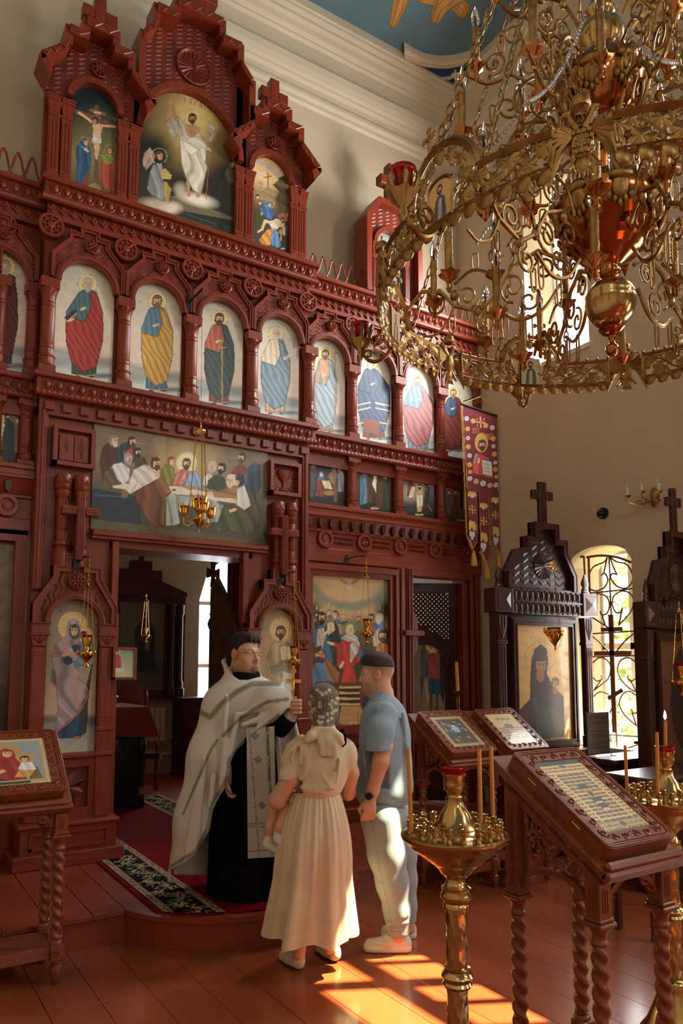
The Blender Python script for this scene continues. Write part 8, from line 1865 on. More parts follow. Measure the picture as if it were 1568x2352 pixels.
# ------------------------------------------------------------------ people
HF = np.array([math.sin(YAW),math.cos(YAW),0.0]); ER = RGT; EZ = np.array([0,0,1.0])
def PP(x,y,D): r = ray(x,y); return EYE + r*(D/(r @ HF))
class Vox:
    def __init__(s,lo,hi,h): s.lo,s.h = np.array(lo,float),h; s.n = (np.ceil((np.array(hi)-s.lo)/h)+1).astype(int); s.d = np.full(s.n,1.0,np.float32); s.c = np.zeros(s.n,np.int8)
    def put(s,f,lo,hi,k,ci,sub=False):
        a = np.clip(np.floor((np.array(lo)-k*1.5-.01-s.lo)/s.h).astype(int),0,s.n-1); b = np.clip(np.ceil((np.array(hi)+k*1.5+.01-s.lo)/s.h).astype(int)+1,1,s.n)
        if (b <= a).any(): return s
        g = [s.lo[i]+s.h*np.arange(a[i],b[i]) for i in range(3)]
        q = f(g[0][:,None,None],g[1][None,:,None],g[2][None,None,:]).astype(np.float32); sl = tuple(slice(a[i],b[i]) for i in range(3)); o = s.d[sl]
        if sub: q = -q; hh = np.clip(.5+.5*(q-o)/k,0,1); s.d[sl] = o*(1-hh)+q*hh+k*hh*(1-hh); return s
        if ci is not None: cc_ = s.c[sl]; cc_[q < o] = ci
        hh = np.clip(.5+.5*(o-q)/k,0,1); s.d[sl] = o*(1-hh)+q*hh-k*hh*(1-hh); return s
    def cap(s,p,q,r0,r1=None,k=.02,c=0,sub=False):
        p,q = np.array(p,float),np.array(q,float); r1 = r0 if r1 is None else r1; e = q-p; L2 = max(e @ e,1e-9); m = max(r0,r1)
        def f(X,Y,Z):
            x,y,z = X-p[0],Y-p[1],Z-p[2]; t = np.clip((x*e[0]+y*e[1]+z*e[2])/L2,0,1); return np.sqrt((x-t*e[0])**2+(y-t*e[1])**2+(z-t*e[2])**2)-(r0+(r1-r0)*t)
        return s.put(f,np.minimum(p,q)-m,np.maximum(p,q)+m,k,c,sub)
    def path(s,pts,rs,k=.03,c=0):
        for i in range(len(pts)-1): s.cap(pts[i],pts[i+1],rs[i],rs[i+1],k,c)
        return s
    def ell(s,p,r,ax=None,k=.02,c=0,sub=False):
        p = np.array(p,float); A = np.eye(3) if ax is None else np.array(ax,float); m = max(r)
        def f(X,Y,Z):
            x,y,z = X-p[0],Y-p[1],Z-p[2]; u = [x*A[i][0]+y*A[i][1]+z*A[i][2] for i in range(3)]
            k0 = np.sqrt(sum((u[i]/r[i])**2 for i in range(3))); k1 = np.sqrt(sum((u[i]/r[i]**2)**2 for i in range(3)))+1e-6; return k0*(k0-1)/k1
        return s.put(f,p-m,p+m,k,c,sub)
    def mesh(s):
        d = s.d; S_ = d < 0; act = np.zeros(tuple(s.n-1),np.int8); cor = [(i,j,k) for i in (0,1) for j in (0,1) for k in (0,1)]; n = s.n
        sl = lambda o: tuple(slice(o[i],n[i]-1+o[i]) for i in range(3))
        for o in cor: act += S_[sl(o)]
        I = np.argwhere((act > 0) & (act < 8)); idx = np.full(tuple(n-1),-1,np.int64); idx[tuple(I.T)] = np.arange(len(I))
        P = np.zeros((len(I),3)); cnt = np.zeros(len(I)); dv = {o: d[tuple((I+np.array(o)).T)] for o in cor}
        for a in cor:
            for ax in range(3):
                if a[ax]: continue
                b = list(a); b[ax] = 1; b = tuple(b); x,y = dv[a],dv[b]; m = (x < 0) != (y < 0); t = np.where(m,x/(x-y+1e-12),0)
                for i in range(3): P[:,i] += np.where(m,a[i]+(t if i == ax else 0),0)
                cnt += m
        P = P/np.maximum(cnt,1)[:,None]; V = s.lo+s.h*(I+P); F = []
        for ax in range(3):
            o = [0,0,0]; o[ax] = 1; A_ = S_[tuple(slice(0,n[i]-o[i]) for i in range(3))]; B_ = S_[tuple(slice(o[i],n[i]) for i in range(3))]
            E_ = np.argwhere(A_ != B_); u,v = [(1,2),(2,0),(0,1)][ax]
            E_ = E_[(E_[:,u] > 0) & (E_[:,v] > 0) & (E_[:,u] < n[u]-1) & (E_[:,v] < n[v]-1)]
            if not len(E_): continue
            q = []
            for du,dv_ in ((1,1),(0,1),(0,0),(1,0)): e = E_.copy(); e[:,u] -= du; e[:,v] -= dv_; q.append(idx[tuple(e.T)])
            Q = np.stack(q,1); fl = ~A_[tuple(E_.T)]; Q[fl] = Q[fl][:,::-1]; F.append(Q)
        F = np.concatenate(F); F = F[(F >= 0).all(1)]; return V,F,s.c[tuple(I.T)]
def skin_mesh(V,F,col,name,material,parent):
    c0 = (V.min(0)+V.max(0))/2; me = bpy.data.meshes.new(name); me.vertices.add(len(V)); me.vertices.foreach_set('co',(V-c0).astype(np.float32).ravel())
    me.loops.add(F.size); me.loops.foreach_set('vertex_index',F.astype(np.int32).ravel()); me.polygons.add(len(F)); me.polygons.foreach_set('loop_start',np.arange(0,F.size,4,dtype=np.int32)); me.update(calc_edges=True); me.validate()
    me.polygons.foreach_set('use_smooth',np.ones(len(me.polygons),bool)); at_ = me.color_attributes.new('Col','FLOAT_COLOR','POINT'); C = np.ones((len(V),4),np.float32); C[:,:3] = np.clip(col,0,.95); at_.data.foreach_set('color',C.ravel())
    me.materials.append(material); o = bpy.data.objects.new(name,me); link(o,parent,c0); return o
def relax(V,F,n=2):
    for _ in range(n):
        A_ = np.zeros_like(V); w_ = np.zeros(len(V))
        for i in range(4): np.add.at(A_,F[:,i],V[F[:,(i+1) % 4]]); np.add.at(w_,F[:,i],1)
        V = V*.45+(A_/np.maximum(w_,1)[:,None])*.55
    return V
class Paint(Canvas):
    def __init__(s,V,col): s.u,s.v = pix(V); s.c = np.array(col,float); s.a = s.b = None; s.V = V
M_skin = attr_mat('skin',rough=.5,spec=.35,sss=.12); M_hair = attr_mat('hair',rough=.55,spec=.3,bump=.6,bscale=260); M_linen = attr_mat('linen_cloth',rough=.85,spec=.15,bump=.25,bscale=900,sheen=.15); M_silk = attr_mat('brocade_silk',rough=.5,spec=.4,bump=.3,bscale=300); M_black2 = mat('black_cassock_cloth',srgb(15,14,16),rough=.9,spec=.1)
SK = lin((196,140,112))
def head_sdf(vx,O,f,sc=1.0,wide=1.0,up=EZ):
    f = np.array(f)/np.linalg.norm(f); b = np.cross(up,f); b /= np.linalg.norm(b); u = np.cross(f,b); L = lambda a,c_,d: O+sc*(f*a+b*c_*wide+u*d); A = [f,b,u]; e = lambda p,r,**k: vx.ell(L(*p),[q*sc for q in r],A,**k)
    e((-.012,0,.035),(.098,.076*wide,.092),k=.01); e((.03,0,-.03),(.066,.062*wide,.085),k=.03); e((.035,0,-.075),(.052,.050*wide,.04),k=.03); vx.cap(L(.076,0,-.098),L(.074,0,-.1),.020*sc,k=.03)
    vx.cap(L(.090,0,.008),L(.110,0,-.028),.008*sc,.013*sc,k=.012)
    for q in (-1,1):
        vx.cap(L(.097,q*.010,-.034),L(.094,q*.012,-.035),.009*sc,k=.006); vx.cap(L(.074,q*.050,.020),L(.092,q*.012,.020),.011*sc,k=.015); e((.060,q*.042,-.032),(.022,.022,.022),k=.03)
        vx.ell(L(.104,q*.031,.001),[.020*sc,.015*sc,.012*sc],A,k=.01,sub=True); vx.ell(L(.080,q*.031,.001),[.0135*sc]*3,A,k=.002,c=None)
        e((-.004,q*.079,-.004),(.021,.010,.033),k=.006); vx.ell(L(.002,q*.088,-.002),[.010*sc,.006*sc,.018*sc],A,k=.006,sub=True)
    vx.cap(L(.093,-.017,-.052),L(.093,.017,-.052),.0065*sc,k=.008); vx.cap(L(.090,-.015,-.062),L(.090,.015,-.062),.0075*sc,k=.008); vx.cap(L(.099,-.012,-.057),L(.099,.012,-.057),.0030*sc,k=.006,sub=True)
    vx.cap(L(-.02,0,-.06),L(-.035,0,-.19),.057*sc*wide,.062*sc*wide,k=.03)
    return L,(f,b,u)
def head_local(V,O,fr,sc,wide=1.0): q = (V-O)/sc; return q @ fr[0],(q @ fr[1])/wide,q @ fr[2]
def face_paint(col,V,O,fr,sc,wide=1.0,beard=None,brow=(50,34,26),stubble=.0):
    a,b,c = head_local(V,O,fr,sc,wide); near = np.abs(c) < .2
    for q in (-1,1):
        m = near & (a > .078) & (np.hypot((b-q*.031)/.014,(c-.001)/.0065) < 1); col[m] = lin((206,196,186)); m = near & (a > .078) & (np.hypot((b-q*.031)/.0062,(c-.001)/.0062) < 1); col[m] = lin((52,40,32))
        m = near & (a > .06) & (np.hypot((b-q*.034)/.022,(c-.024-.12*(.03-np.abs(b-q*.034)))/.0045) < 1); col[m] = col[m]*.35+lin(brow)*.65
        m = near & (np.abs(b-q*.085) < .014) & (np.hypot((a+.004)/.024,(c+.004)/.036) < 1); col[m] *= np.array([1.08,.86,.82])
    m = near & (a > .08) & (np.hypot(b/.022,(c+.057)/.011) < 1); col[m] = lin((166,92,84)); m = near & (a > .085) & (np.abs(c+.057) < .0022) & (np.abs(b) < .018); col[m] = lin((90,40,38))
    if beard is not None:
        m = near & (a > .045) & (np.hypot(b/.030,(c+.092)/.024) < 1) & (c < -.068); col[m] = col[m]*.25+lin(beard)*.75; m = near & (a > .08) & (np.hypot(b/.030,(c+.044)/.006) < 1); col[m] = col[m]*.45+lin(beard)*.55
    if stubble: m = near & (a > -.0) & (c < -.045) & (c > -.125); col[m] = col[m]*(1-stubble)+lin((110,84,70))*stubble
    return a,b,c
def fist(vx,O,along,out,side,s_=1.0,r=.010):
    """hand closed round a bar: along = bar direction, out = towards the knuckles, side = towards the wrist"""
    al,ou,si = (np.array(q)/np.linalg.norm(q) for q in (along,out,side)); L = lambda a,b,c: O+s_*(al*a+ou*b+si*c)
    vx.ell(L(0,.012,.012),[.040*s_,.020*s_,.030*s_],[al,ou,si],k=.012)
    for i,a in enumerate((-.033,-.011,.011,.032)): g = (.9,1,1.04,.95)[i]; vx.path([L(a,.030,.022),L(a,.034*g,-.012),L(a,.014,-.030),L(a,-.012,-.022)],[r*s_,r*1.0*s_,r*.95*s_,r*.8*s_],k=.004)
    vx.path([L(.030,-.004,.030),L(.050,-.016,.012),L(.046,-.010,-.014)],[.013*s_,.011*s_,.009*s_],k=.006)
def hang_hand(vx,O,down,pal,thumb,s_=1.0):
    dn,pa,tb = (np.array(q)/np.linalg.norm(q) for q in (down,pal,thumb)); L = lambda a,b,c: O+s_*(dn*a+pa*b+tb*c)
    vx.ell(L(.035,0,0),[.050*s_,.016*s_,.040*s_],[dn,pa,tb],k=.015)
    for i,t in enumerate((.030,.010,-.010,-.029)): g = (.95,1.05,1,.82)[i]; vx.path([L(.070,0,t),L(.070+.028*g,.012,t*1.02),L(.070+.040*g,.034,t),L(.066+.036*g,.050,t)],[.0105*s_,.010*s_,.009*s_,.008*s_],k=.004)
    vx.path([L(.020,.004,.036),L(.048,.020,.050),L(.074,.030,.040)],[.014*s_,.012*s_,.009*s_],k=.008)
def finish(vx,name,material,parent,col0,paint=None,rl=1):
    V,F,ci = vx.mesh(); V = relax(V,F,rl) if rl else V; pal_ = np.array([lin(c) for c in col0]); col = pal_[np.clip(ci,0,len(pal_)-1)].copy()
    if paint is not None: col = paint(V,col,ci)
    return skin_mesh(V,F,col,name,material,parent)
def vbox(pts,m): a = np.array(pts); return a.min(0)-m,a.max(0)+m
# ---- man in a blue shirt, seen in profile
DM = 4.57; Pm = lambda x,y,dd=0.0: PP(x,y,DM+dd)
man = thing('person','man in a pale blue short sleeved shirt and light jeans standing in profile','person',(2.72,3.72,0))
fm = -ER*math.cos(R(6))+HF*math.sin(R(6)); fm = fm+EZ*-.10; Om = Pm(866,1549)
vx = Vox(*vbox([Pm(800,1475,-.3),Pm(970,2180,.3),Pm(800,2180,.3),Pm(970,1475,-.3)],.06),.0046)
L,frm = head_sdf(vx,Om,fm,.97,.98,up=EZ+.1*fm)
tor = [Pm(873,1612),Pm(884,1660),Pm(886,1750),Pm(885,1850)]; vx.path(tor,[.06,.085,.085,.09],k=.05)
vx.path([Pm(882,1640,-.17),Pm(880,1715,-.235),Pm(874,1750,-.25),Pm(856,1815,-.25),Pm(851,1838,-.25)],[.055,.050,.047,.034,.028],k=.02); hang_hand(vx,Pm(850,1840,-.25),-EZ-.12*ER,-ER*.2+HF,-ER,1.0)
vx.path([Pm(890,1640,.18),Pm(886,1730,.22),Pm(862,1815,.20)],[.05,.046,.03],k=.02)
for q,pts in ((-.09,[(880,1870),(900,2030),(913,2150)]),(.12,[(912,1870),(930,2020),(936,2130)])): vx.path([Pm(x,y,q) for x,y in pts],[.085,.06,.045],k=.03)
def pm_(V,col,ci):
    a,b,c = face_paint(col,V,Om,frm,.97,.98,stubble=.22,brow=(70,48,36)); m = (c > -.012) & (c < .14) & (a < .066) & (np.abs(a) < .12); t = np.clip((c+.012-.6*np.maximum(a-.0,0))/.075,0,1)[m]*.85; col[m] = col[m]*(1-t[:,None])+lin((66,48,38))*t[:,None]; m = V[:,2] < 1.25; col[m] *= np.array([1.0,.93,.9]); return col
finish(vx,'body',M_skin,man,[(204,156,130)],pm_)
vx = Vox(Om-.16,Om+.18,.004); vx.ell(L(-.013,0,.053),[.098,.0745,.088],frm,k=.01); vx.ell(L(.03,0,.098),[.062,.052,.034],frm,k=.03); vx.ell(L(.02,0,-.02),[.15,.11,.088],frm,k=.008,sub=True); vx.ell(L(.12,0,.03),[.05,.09,.045],frm,k=.01,sub=True)
finish(vx,'hair',M_hair,man,[(58,42,32)])
fs = -ER*math.cos(R(25))+HF*math.sin(R(25)); ls = np.cross(EZ,fs); As = [fs,ls,EZ]
vx = Vox(*vbox([Pm(800,1570,-.34),Pm(965,1870,.34),Pm(800,1870,.34),Pm(965,1570,-.34)],.05),.0062)
def slab(x,y,r,k=.05,c=0): vx.ell(Pm(x,y),r,As,k=k,c=c)
slab(882,1648,[.125,.205,.12]); slab(884,1690,[.145,.215,.13],.06); slab(884,1745,[.155,.205,.16],.06); slab(882,1790,[.158,.20,.15],.06)
vx.path([Pm(882,1835),Pm(882,1850)],[.13,.13],k=.05)
vx.ell(Pm(881,1812),[.165,.205,.12],As,k=.05); vx.cap(Pm(876,1600),Pm(880,1625),.070,.10,k=.04)
vx.path([Pm(884,1642,-.16),Pm(872,1680,-.225),Pm(868,1722,-.245)],[.075,.078,.074],k=.03); vx.path([Pm(892,1642,.17),Pm(888,1720,.22)],[.075,.07],k=.03)
hem = Pm(880,1848)[2]; g0 = Pm(868,1724,-.245)
vx.put(lambda X,Y,Z: Z-hem+0*X+0*Y,[-9,-9,-9],[9,9,hem+.02],.006,None,sub=True)
vx.put(lambda X,Y,Z: np.maximum(np.sqrt((X-g0[0])**2+(Y-g0[1])**2)-.085,Z-g0[2])+0*X,g0-.2,g0+.2,.006,None,sub=True)
def cb_(V,col,ci):
    p = Paint(V,col); p.c *= (1+.09*np.sin(p.u*1.55)+.05*np.sin(p.v*.9)*np.sin(p.u*.21))[:,None]; p.line([(838,1717),(897,1724)],2.0,(120,136,146),.6); p.line([(816,1838),(880,1846),(946,1840)],2,(110,126,138),.6); return p.c
for pts in ([(872,1640),(893,1672),(902,1710)],[(868,1632),(885,1650),(903,1660)],[(905,1640),(918,1700),(912,1780)],[(925,1640),(933,1720),(930,1800)],[(832,1690),(838,1760),(850,1820)]):
    for a,b in zip(pts[:-1],pts[1:]): vx.cap(Pm(*a,-.2 if a[0] < 900 else -.12),Pm(*b,-.22 if b[0] < 900 else -.12),.012,.010,k=.02)
finish(vx,'shirt',M_linen,man,[(138,158,172)],cb_,2)
vx = Vox(Pm(870,1620,-.2)-.25,Pm(870,1600,.2)+.22,.005); vx.cap(Pm(876,1592,.02),Pm(866,1612,-.01),.074,.082,k=.02); vx.cap(Pm(876,1585,.02),Pm(862,1606,-.01),.064,.074,k=.005,sub=True); vx.put(lambda X,Y,Z: -((X-Om[0])*fm[0]+(Y-Om[1])*fm[1]-.055)+0*Z,Om-.4,Om+.4,.01,None,sub=True); finish(vx,'collar',M_linen,man,[(140,160,174)])
vx = Vox(*vbox([Pm(810,1840,-.25),Pm(970,2165,.3)],.1),.0066)
vx.ell(Pm(882,1868,0),[.125,.17,.11],As,k=.05); vx.path([Pm(874,1880,-.10),Pm(888,1962,-.10),Pm(901,2030,-.10),Pm(911,2090,-.10),Pm(914,2138,-.10)],[.118,.106,.090,.073,.066],k=.04); vx.path([Pm(905,1880,.11),Pm(922,1962,.12),Pm(932,2020,.12),Pm(935,2080,.12),Pm(937,2118,.12)],[.105,.09,.066,.055,.050],k=.03)
for a,b in (((888,2112),(936,2104)),((890,2126),(938,2120)),((872,2030),(925,2020)),((885,2052),(930,2040))): vx.cap(Pm(*a,-.17),Pm(*b,-.16),.010,.006,k=.018)
z1 = Pm(914,2146,-.1)[2]; vx.put(lambda X,Y,Z: Z-z1+0*X+0*Y,[-9,-9,-9],[9,9,z1+.02],.005,None,sub=True)
def jn(V,col,ci): p = Paint(V,col); p.c *= (1+.07*np.sin(p.u*1.1+p.v*.9)*np.sin(p.v*.8-p.u*.5))[:,None]; p.line([(852,1885),(862,1940),(874,2010),(892,2080),(900,2140)],2.2,(120,124,122),.55); p.line([(884,1868),(908,1878),(922,1862)],1.6,(110,112,110),.6); p.line([(888,2138),(938,2142)],2,(120,112,100),.5); return p.c
finish(vx,'jeans',M_linen,man,[(150,160,166)],jn,2)
def shoe(pt,x0,x1,y0,y1,dd,parent,D_,toe=-1):
    vx = Vox(*vbox([pt(x0,y0,dd),pt(x1,y1,dd)],.12),.0045); h = pt(x1-16,y1,dd); t = pt(x0+16,y0,dd); z = lambda p,q: np.array([p[0],p[1],q])
    vx.path([z(t,.034),z((t+h)/2,.042),z(h,.046)],[.036,.042,.044],k=.02); vx.path([z((t*.4+h*.6),.06),z((t*.15+h*.85),.085)],[.042,.042],k=.02); vx.put(lambda X,Y,Z: Z-.012+0*X+0*Y,[-9,-9,-9],[9,9,.03],.004,None,sub=True); vx.path([z(t,.018),z((t+h)/2,.018),z(h,.018)],[.040,.044,.044],k=.004,c=1); vx.put(lambda X,Y,Z: Z-.001+0*X+0*Y,[-9,-9,-9],[9,9,.02],.003,None,sub=True)
    q = pt((x0*.1+x1*.9),y1,dd); vx.cap(z(q,.11),z(q,.14),.030,.034,k=.01,sub=True)
    def sp_(V,col,ci):
        p = Paint(V,col); m = V[:,2] < .026; p.c[m] = lin((214,208,200));
        for k in range(5): p.line([((x0*.62+x1*.38)+5*k,y1-20-1.5*k),((x0*.58+x1*.42)+5*k+7,y1-8)],1.2,(170,164,156),.6)
        return p.c
    return finish(vx,'shoe',M_linen,parent,[(206,202,196),(222,218,212)],sp_)
shoe(Pm,834,944,2168,2180,-.08,man,DM); shoe(Pm,872,956,2150,2152,.14,man,DM)
wt = MB(); wc = Pm(852,1826,-.25); wt.lathe([(.034,-.010),(.0365,0),(.034,.010)],tuple(wc),18); wa = build(wt,'watch_band',mat('steel',srgb(170,160,140),rough=.25,metal=1),man,smooth=True); wt = MB(); q = wc-HF*.034; e1 = q-HF*.012; wt.tube([tuple(q-ER*.012),tuple(e1-ER*.016)],[.021,.021],16); build(wt,'watch_case',M_black,wa)
# ---- woman in a cream dress with a lace head scarf, from behind
DW = 4.24; Pw = lambda x,y,dd=0.0: PP(x,y,DW+dd)
wom = thing('person','woman in a cream dress and lace head scarf seen from behind','person',(2.17,3.74,0))
fw = HF*math.cos(R(14))-ER*math.sin(R(14)); Ow = Pw(741,1622,.02); CRM = (214,196,164)
vx = Vox(*vbox([Pw(600,1570,-.25),Pw(830,2235,.4),Pw(600,2235,.4),Pw(830,1570,-.25)],.06),.005)
Lw,frw = head_sdf(vx,Ow,fw,.92,.96)
vx.path([Pw(741,1690,0),Pw(738,1740),Pw(727,1820),Pw(725,1900)],[.06,.075,.07,.08],k=.05)
vx.path([Pw(686,1715,.0),Pw(668,1785,-.06),Pw(637,1838,-.05),Pw(652,1835,.10),Pw(690,1822,.24)],[.05,.052,.046,.042,.032],k=.02); fist(vx,Pw(705,1815,.27),EZ,HF,-ER,.9)
vx.path([Pw(792,1715,.0),Pw(806,1775,.03),Pw(800,1822,.10),Pw(772,1828,.22)],[.048,.044,.038,.03],k=.02); fist(vx,Pw(762,1826,.26),EZ,HF,ER,.9)
for x,y,dd in ((686,2200,-.02),(757,2186,.08)): vx.path([Pw(x+4,1930,dd+.02),Pw(x+2,2060,dd+.01),Pw(x+1,2120,dd),Pw(x,y-10,dd)],[.075,.055,.05,.036],k=.02)
finish(vx,'body',M_skin,wom,[(208,160,132)])
# dress: bodice and puffed sleeves, then a gathered skirt
vx = Vox(*vbox([Pw(630,1660,-.25),Pw(825,1850,.3),Pw(630,1850,.3),Pw(825,1660,-.25)],.05),.0058); Aw = [np.cross(fw,EZ),fw,EZ]
for x,y,r in ((742,1718,[.165,.115,.085]),(742,1750,[.168,.128,.10]),(736,1785,[.150,.125,.09]),(728,1812,[.132,.115,.07])): vx.ell(Pw(x,y),r,Aw,k=.05)
vx.cap(Pw(742,1682,.0),Pw(742,1700,.0),.075,.10,k=.04); vx.ell(Pw(684,1733,-.02),[.078,.08,.088],None,k=.03); vx.ell(Pw(672,1752,-.045),[.066,.07,.06],None,k=.03); vx.path([Pw(672,1762,-.05),Pw(664,1786,-.06)],[.062,.060],k=.006); vx.ell(Pw(796,1735,.01),[.055,.075,.085],None,k=.03)
for a,b in (((684,1705),(668,1748)),((692,1706),(690,1756)),((700,1710),(706,1760)),((676,1712),(655,1738)),((716,1718),(700,1775)),((690,1790),(735,1750)),((735,1770),(760,1810)),((780,1745),(772,1800)),((700,1815),(745,1822)),((690,1808),(770,1812))): vx.cap(Pw(*a,-.115),Pw(*b,-.125),.009,.006,k=.018)
g1 = Pw(664,1790,-.06); vx.put(lambda X,Y,Z: np.maximum(np.sqrt((X-g1[0])**2+(Y-g1[1])**2)-.085,Z-g1[2])+0*X,g1-.2,g1+.2,.004,None,sub=True)
def bp_(V,col,ci): p = Paint(V,col); p.line([(721,1790),(718,1824)],1.2,(170,150,120),.6); p.line([(762,1760),(757,1822)],1.2,(170,150,120),.5); return p.c
finish(vx,'bodice',M_linen,wom,[CRM],bp_,2)
Hc,Wc = Pw(717,2140,0),Pw(727,1818,0)
def skirt(u,v):
    a = 2*PI*u; t = 1-v; c = Wc+(Hc-Wc)*t; rr = .118+.118*t**.9+.022*math.sin(PI*min(1,t*1.6)); fo = (.005+.022*t)*(math.sin(6*a+1.2*t+.6*math.sin(3*a))+.45*math.sin(13*a+2+2*t)+.3*math.sin(2*a))+.004*math.sin(31*a)*(1-t); d = (rr+fo); p = c+ER*d*math.cos(a)*1.02+HF*d*math.sin(a)*.80
    p[2] = c[2]+(.012*math.sin(7*a)+.02*math.sin(a))*t*(t > .9)-.02*math.sin(a)*0; return tuple(p)
m = MB(); m.grid(skirt,150,34,closeu=True); sk_ = build(m,'skirt',mat('cream_linen',srgb(*CRM),rough=.85,var=.06,vscale=(10,10,10),bump=.25,bscale=(60,60,25),sheen=.15),wom,smooth=True,ang=None)
# lace scarf
vx = Vox(Ow-.26,Ow+.2,.0042); vx.ell(Lw(-.016,0,.03),[.112,.090,.104],frw,k=.02); vx.ell(Lw(-.03,0,-.05),[.085,.078,.06],frw,k=.04); vx.path([Pw(741,1662,-.06),Pw(741,1680,-.08)],[.055,.045],k=.04); vx.ell(Pw(742,1672,-.10),[.05,.03,.022],[ER,HF,EZ],k=.02)
for pts,r in (([(735,1675),(738,1705),(742,1745)],.018),([(745,1675),(752,1700),(755,1736)],.020),([(755,1676),(768,1712),(771,1762)],.024),([(728,1676),(715,1690),(706,1700)],.022),([(762,1676),(778,1694),(786,1706)],.020)): vx.path([Pw(x,y,-.115-.012*i) for i,(x,y) in enumerate(pts)],[r,r*1.2,r*.7],k=.015)
vx.ell(Lw(.115,0,-.02),[.07,.06,.08],frw,k=.02,sub=True)
for k in range(9): a = -60+15*k; vx.cap(Lw(-.11*math.cos(R(a*.9))-.005,.09*math.sin(R(a)),.07),Lw(-.10*math.cos(R(a*.9)),.085*math.sin(R(a)),-.05),.004,.006,k=.012)
def lace(V,col,ci):
    p = Paint(V,col); m = (V[:,2] > Pw(741,1664)[2]); p.c[m] = lin((98,92,82)); r_ = random.Random(6)
    for k in range(34):
        x,y = r_.uniform(708,776),r_.uniform(1584,1664)
        for q in range(5): a = q*1.256; p.ell(x+2.6*math.cos(a),y+2.6*math.sin(a),1.9,1.5,(206,194,164),al=.9)
        p.line([(x,y),(x+r_.uniform(-9,9),y+r_.uniform(4,11))],1.1,(190,178,150),.8)
    for k in range(60): p.ell(r_.uniform(706,778),r_.uniform(1582,1666),1.1,1.1,(196,184,156),al=.8)
    for k in range(8): p.line([(712+8.5*k,1590),(718+7*k,1660)],1.3,(160,152,132),.5)
    return p.c
finish(vx,'lace_scarf',M_linen,wom,[(214,200,168)],lace)
m = MB(); m.tube([tuple(Pw(x,y,-.09)) for x,y in ((782,1675),(790,1690),(791,1708),(786,1716))],[.012,.014,.012,.004],7); build(m,'hair_lock',M_black2,wom,smooth=True)
def flat_shoe(xt,yt,xh,yh):
    h = atZ(xh,yh,0); t = h+(atZ(xt,yt,0)-h)*1.0; t = h+(t-h)/np.linalg.norm(t-h)*.225; z = lambda p,q: np.array([p[0],p[1],q]); vx = Vox(*vbox([z(h,0),z(t,.12)],.07),.004)
    h2 = h+(t-h)*.16; t2 = t-(t-h)*.14; vx.path([z(t2,.022),z((h2+t2)/2,.030),z(h2,.036)],[.034,.037,.033],k=.015); vx.cap(z(h2,.05),z(h2,.062),.033,k=.01); vx.ell(z(h2+(t2-h2)*.3,.085),[.045,.03,.04],[(t-h)/np.linalg.norm(t-h),np.cross(EZ,(t-h)/np.linalg.norm(t-h)),EZ],k=.008,sub=True); vx.put(lambda X,Y,Z: Z-.002+0*X+0*Y,[-9,-9,-9],[9,9,.02],.003,None,sub=True)
    def pt_(V,col,ci): col[V[:,2] < .012] = lin((30,26,24)); return col
    s_ = finish(vx,'shoe',M_linen,wom,[(206,192,164)],pt_); b = MB(); q = z(h2,.055)+np.cross(EZ,t-h)/np.linalg.norm(t-h)*-.034; b.ball(q,(.006,.006,.011),8,6); build(b,'buckle',M_brass,s_,smooth=True)
flat_shoe(650,2203,694,2232); flat_shoe(724,2176,776,2214)
# ---- child carried in her arm
bab = thing('person','small child in white socks carried on the arm of the woman','person',(2.05,3.85,.95))
vx = Vox(*vbox([Pw(596,1690,-.15),Pw(740,1965,.45)],.1),.0046); fb = -ER*.3+HF
vx.ell(Pw(672,1790,.22),[.085,.075,.13],[ER,HF,EZ],k=.03,c=1); head_sdf(vx,Pw(690,1722,.28),fb,.72); vx.path([Pw(668,1828,.12),Pw(662,1850,.02),Pw(645,1900,-.02),Pw(641,1915,-.02)],[.055,.042,.033,.026],k=.02); vx.path([Pw(645,1835,.16),Pw(632,1860,.08),Pw(622,1905,.05),Pw(619,1922,.05)],[.052,.04,.030,.026],k=.02)
vx.path([Pw(700,1765,.2),Pw(722,1790,.25)],[.03,.022],k=.02); vx.path([Pw(668,1829,.0),Pw(672,1838,-.03)],[.030,.028],k=.02)
vx.path([Pw(641,1910,-.02),Pw(640,1926,-.02),Pw(652,1943,-.04)],[.029,.030,.021],k=.012,c=2); vx.path([Pw(620,1924,.05),Pw(616,1938,.05),Pw(634,1953,.03)],[.029,.030,.021],k=.012,c=2)
finish(vx,'body',M_skin,bab,[(206,154,126),(206,200,186),(214,212,210)])
# ---- priest
DP = 4.90; Pq = lambda x,y,dd=0.0: PP(x,y,DP+dd)
pri = thing('person','priest in white and silver vestments over a black cassock raising a hand cross','person',(2.08,4.50,PZ))
fp_ = ER*math.cos(R(36))-HF*math.sin(R(36)); Op = Pq(560,1501); fpd = fp_-EZ*.06
vx = Vox(*vbox([Pq(480,1445,-.45),Pq(700,2090,.35),Pq(480,2090,.35),Pq(700,1445,-.45)],.06),.005)
Lp,frp = head_sdf(vx,Op,fpd,1.06,1.08,up=EZ); vx.ell(Lp(.03,0,-.085),[.062,.066,.045],frp,k=.04)
vx.path([Pq(556,1600),Pq(560,1700),Pq(565,1850),Pq(570,2055)],[.11,.11,.11,.11],k=.06)
HC = Pq(675,1623,-.22); vx.path([Pq(610,1600,-.05),Pq(645,1668,-.2),HC-EZ*.02-ER*.02],[.05,.042,.030],k=.02); fist(vx,HC,EZ,ER*.5-HF*.8,-ER*.8-HF*.3,1.12)
vx.path([Pq(515,1640,-.05),Pq(518,1740,-.12),Pq(521,1795,-.18)],[.055,.045,.03],k=.02); hang_hand(vx,Pq(521,1795,-.19),-EZ+.1*ER,ER,-HF,.85)
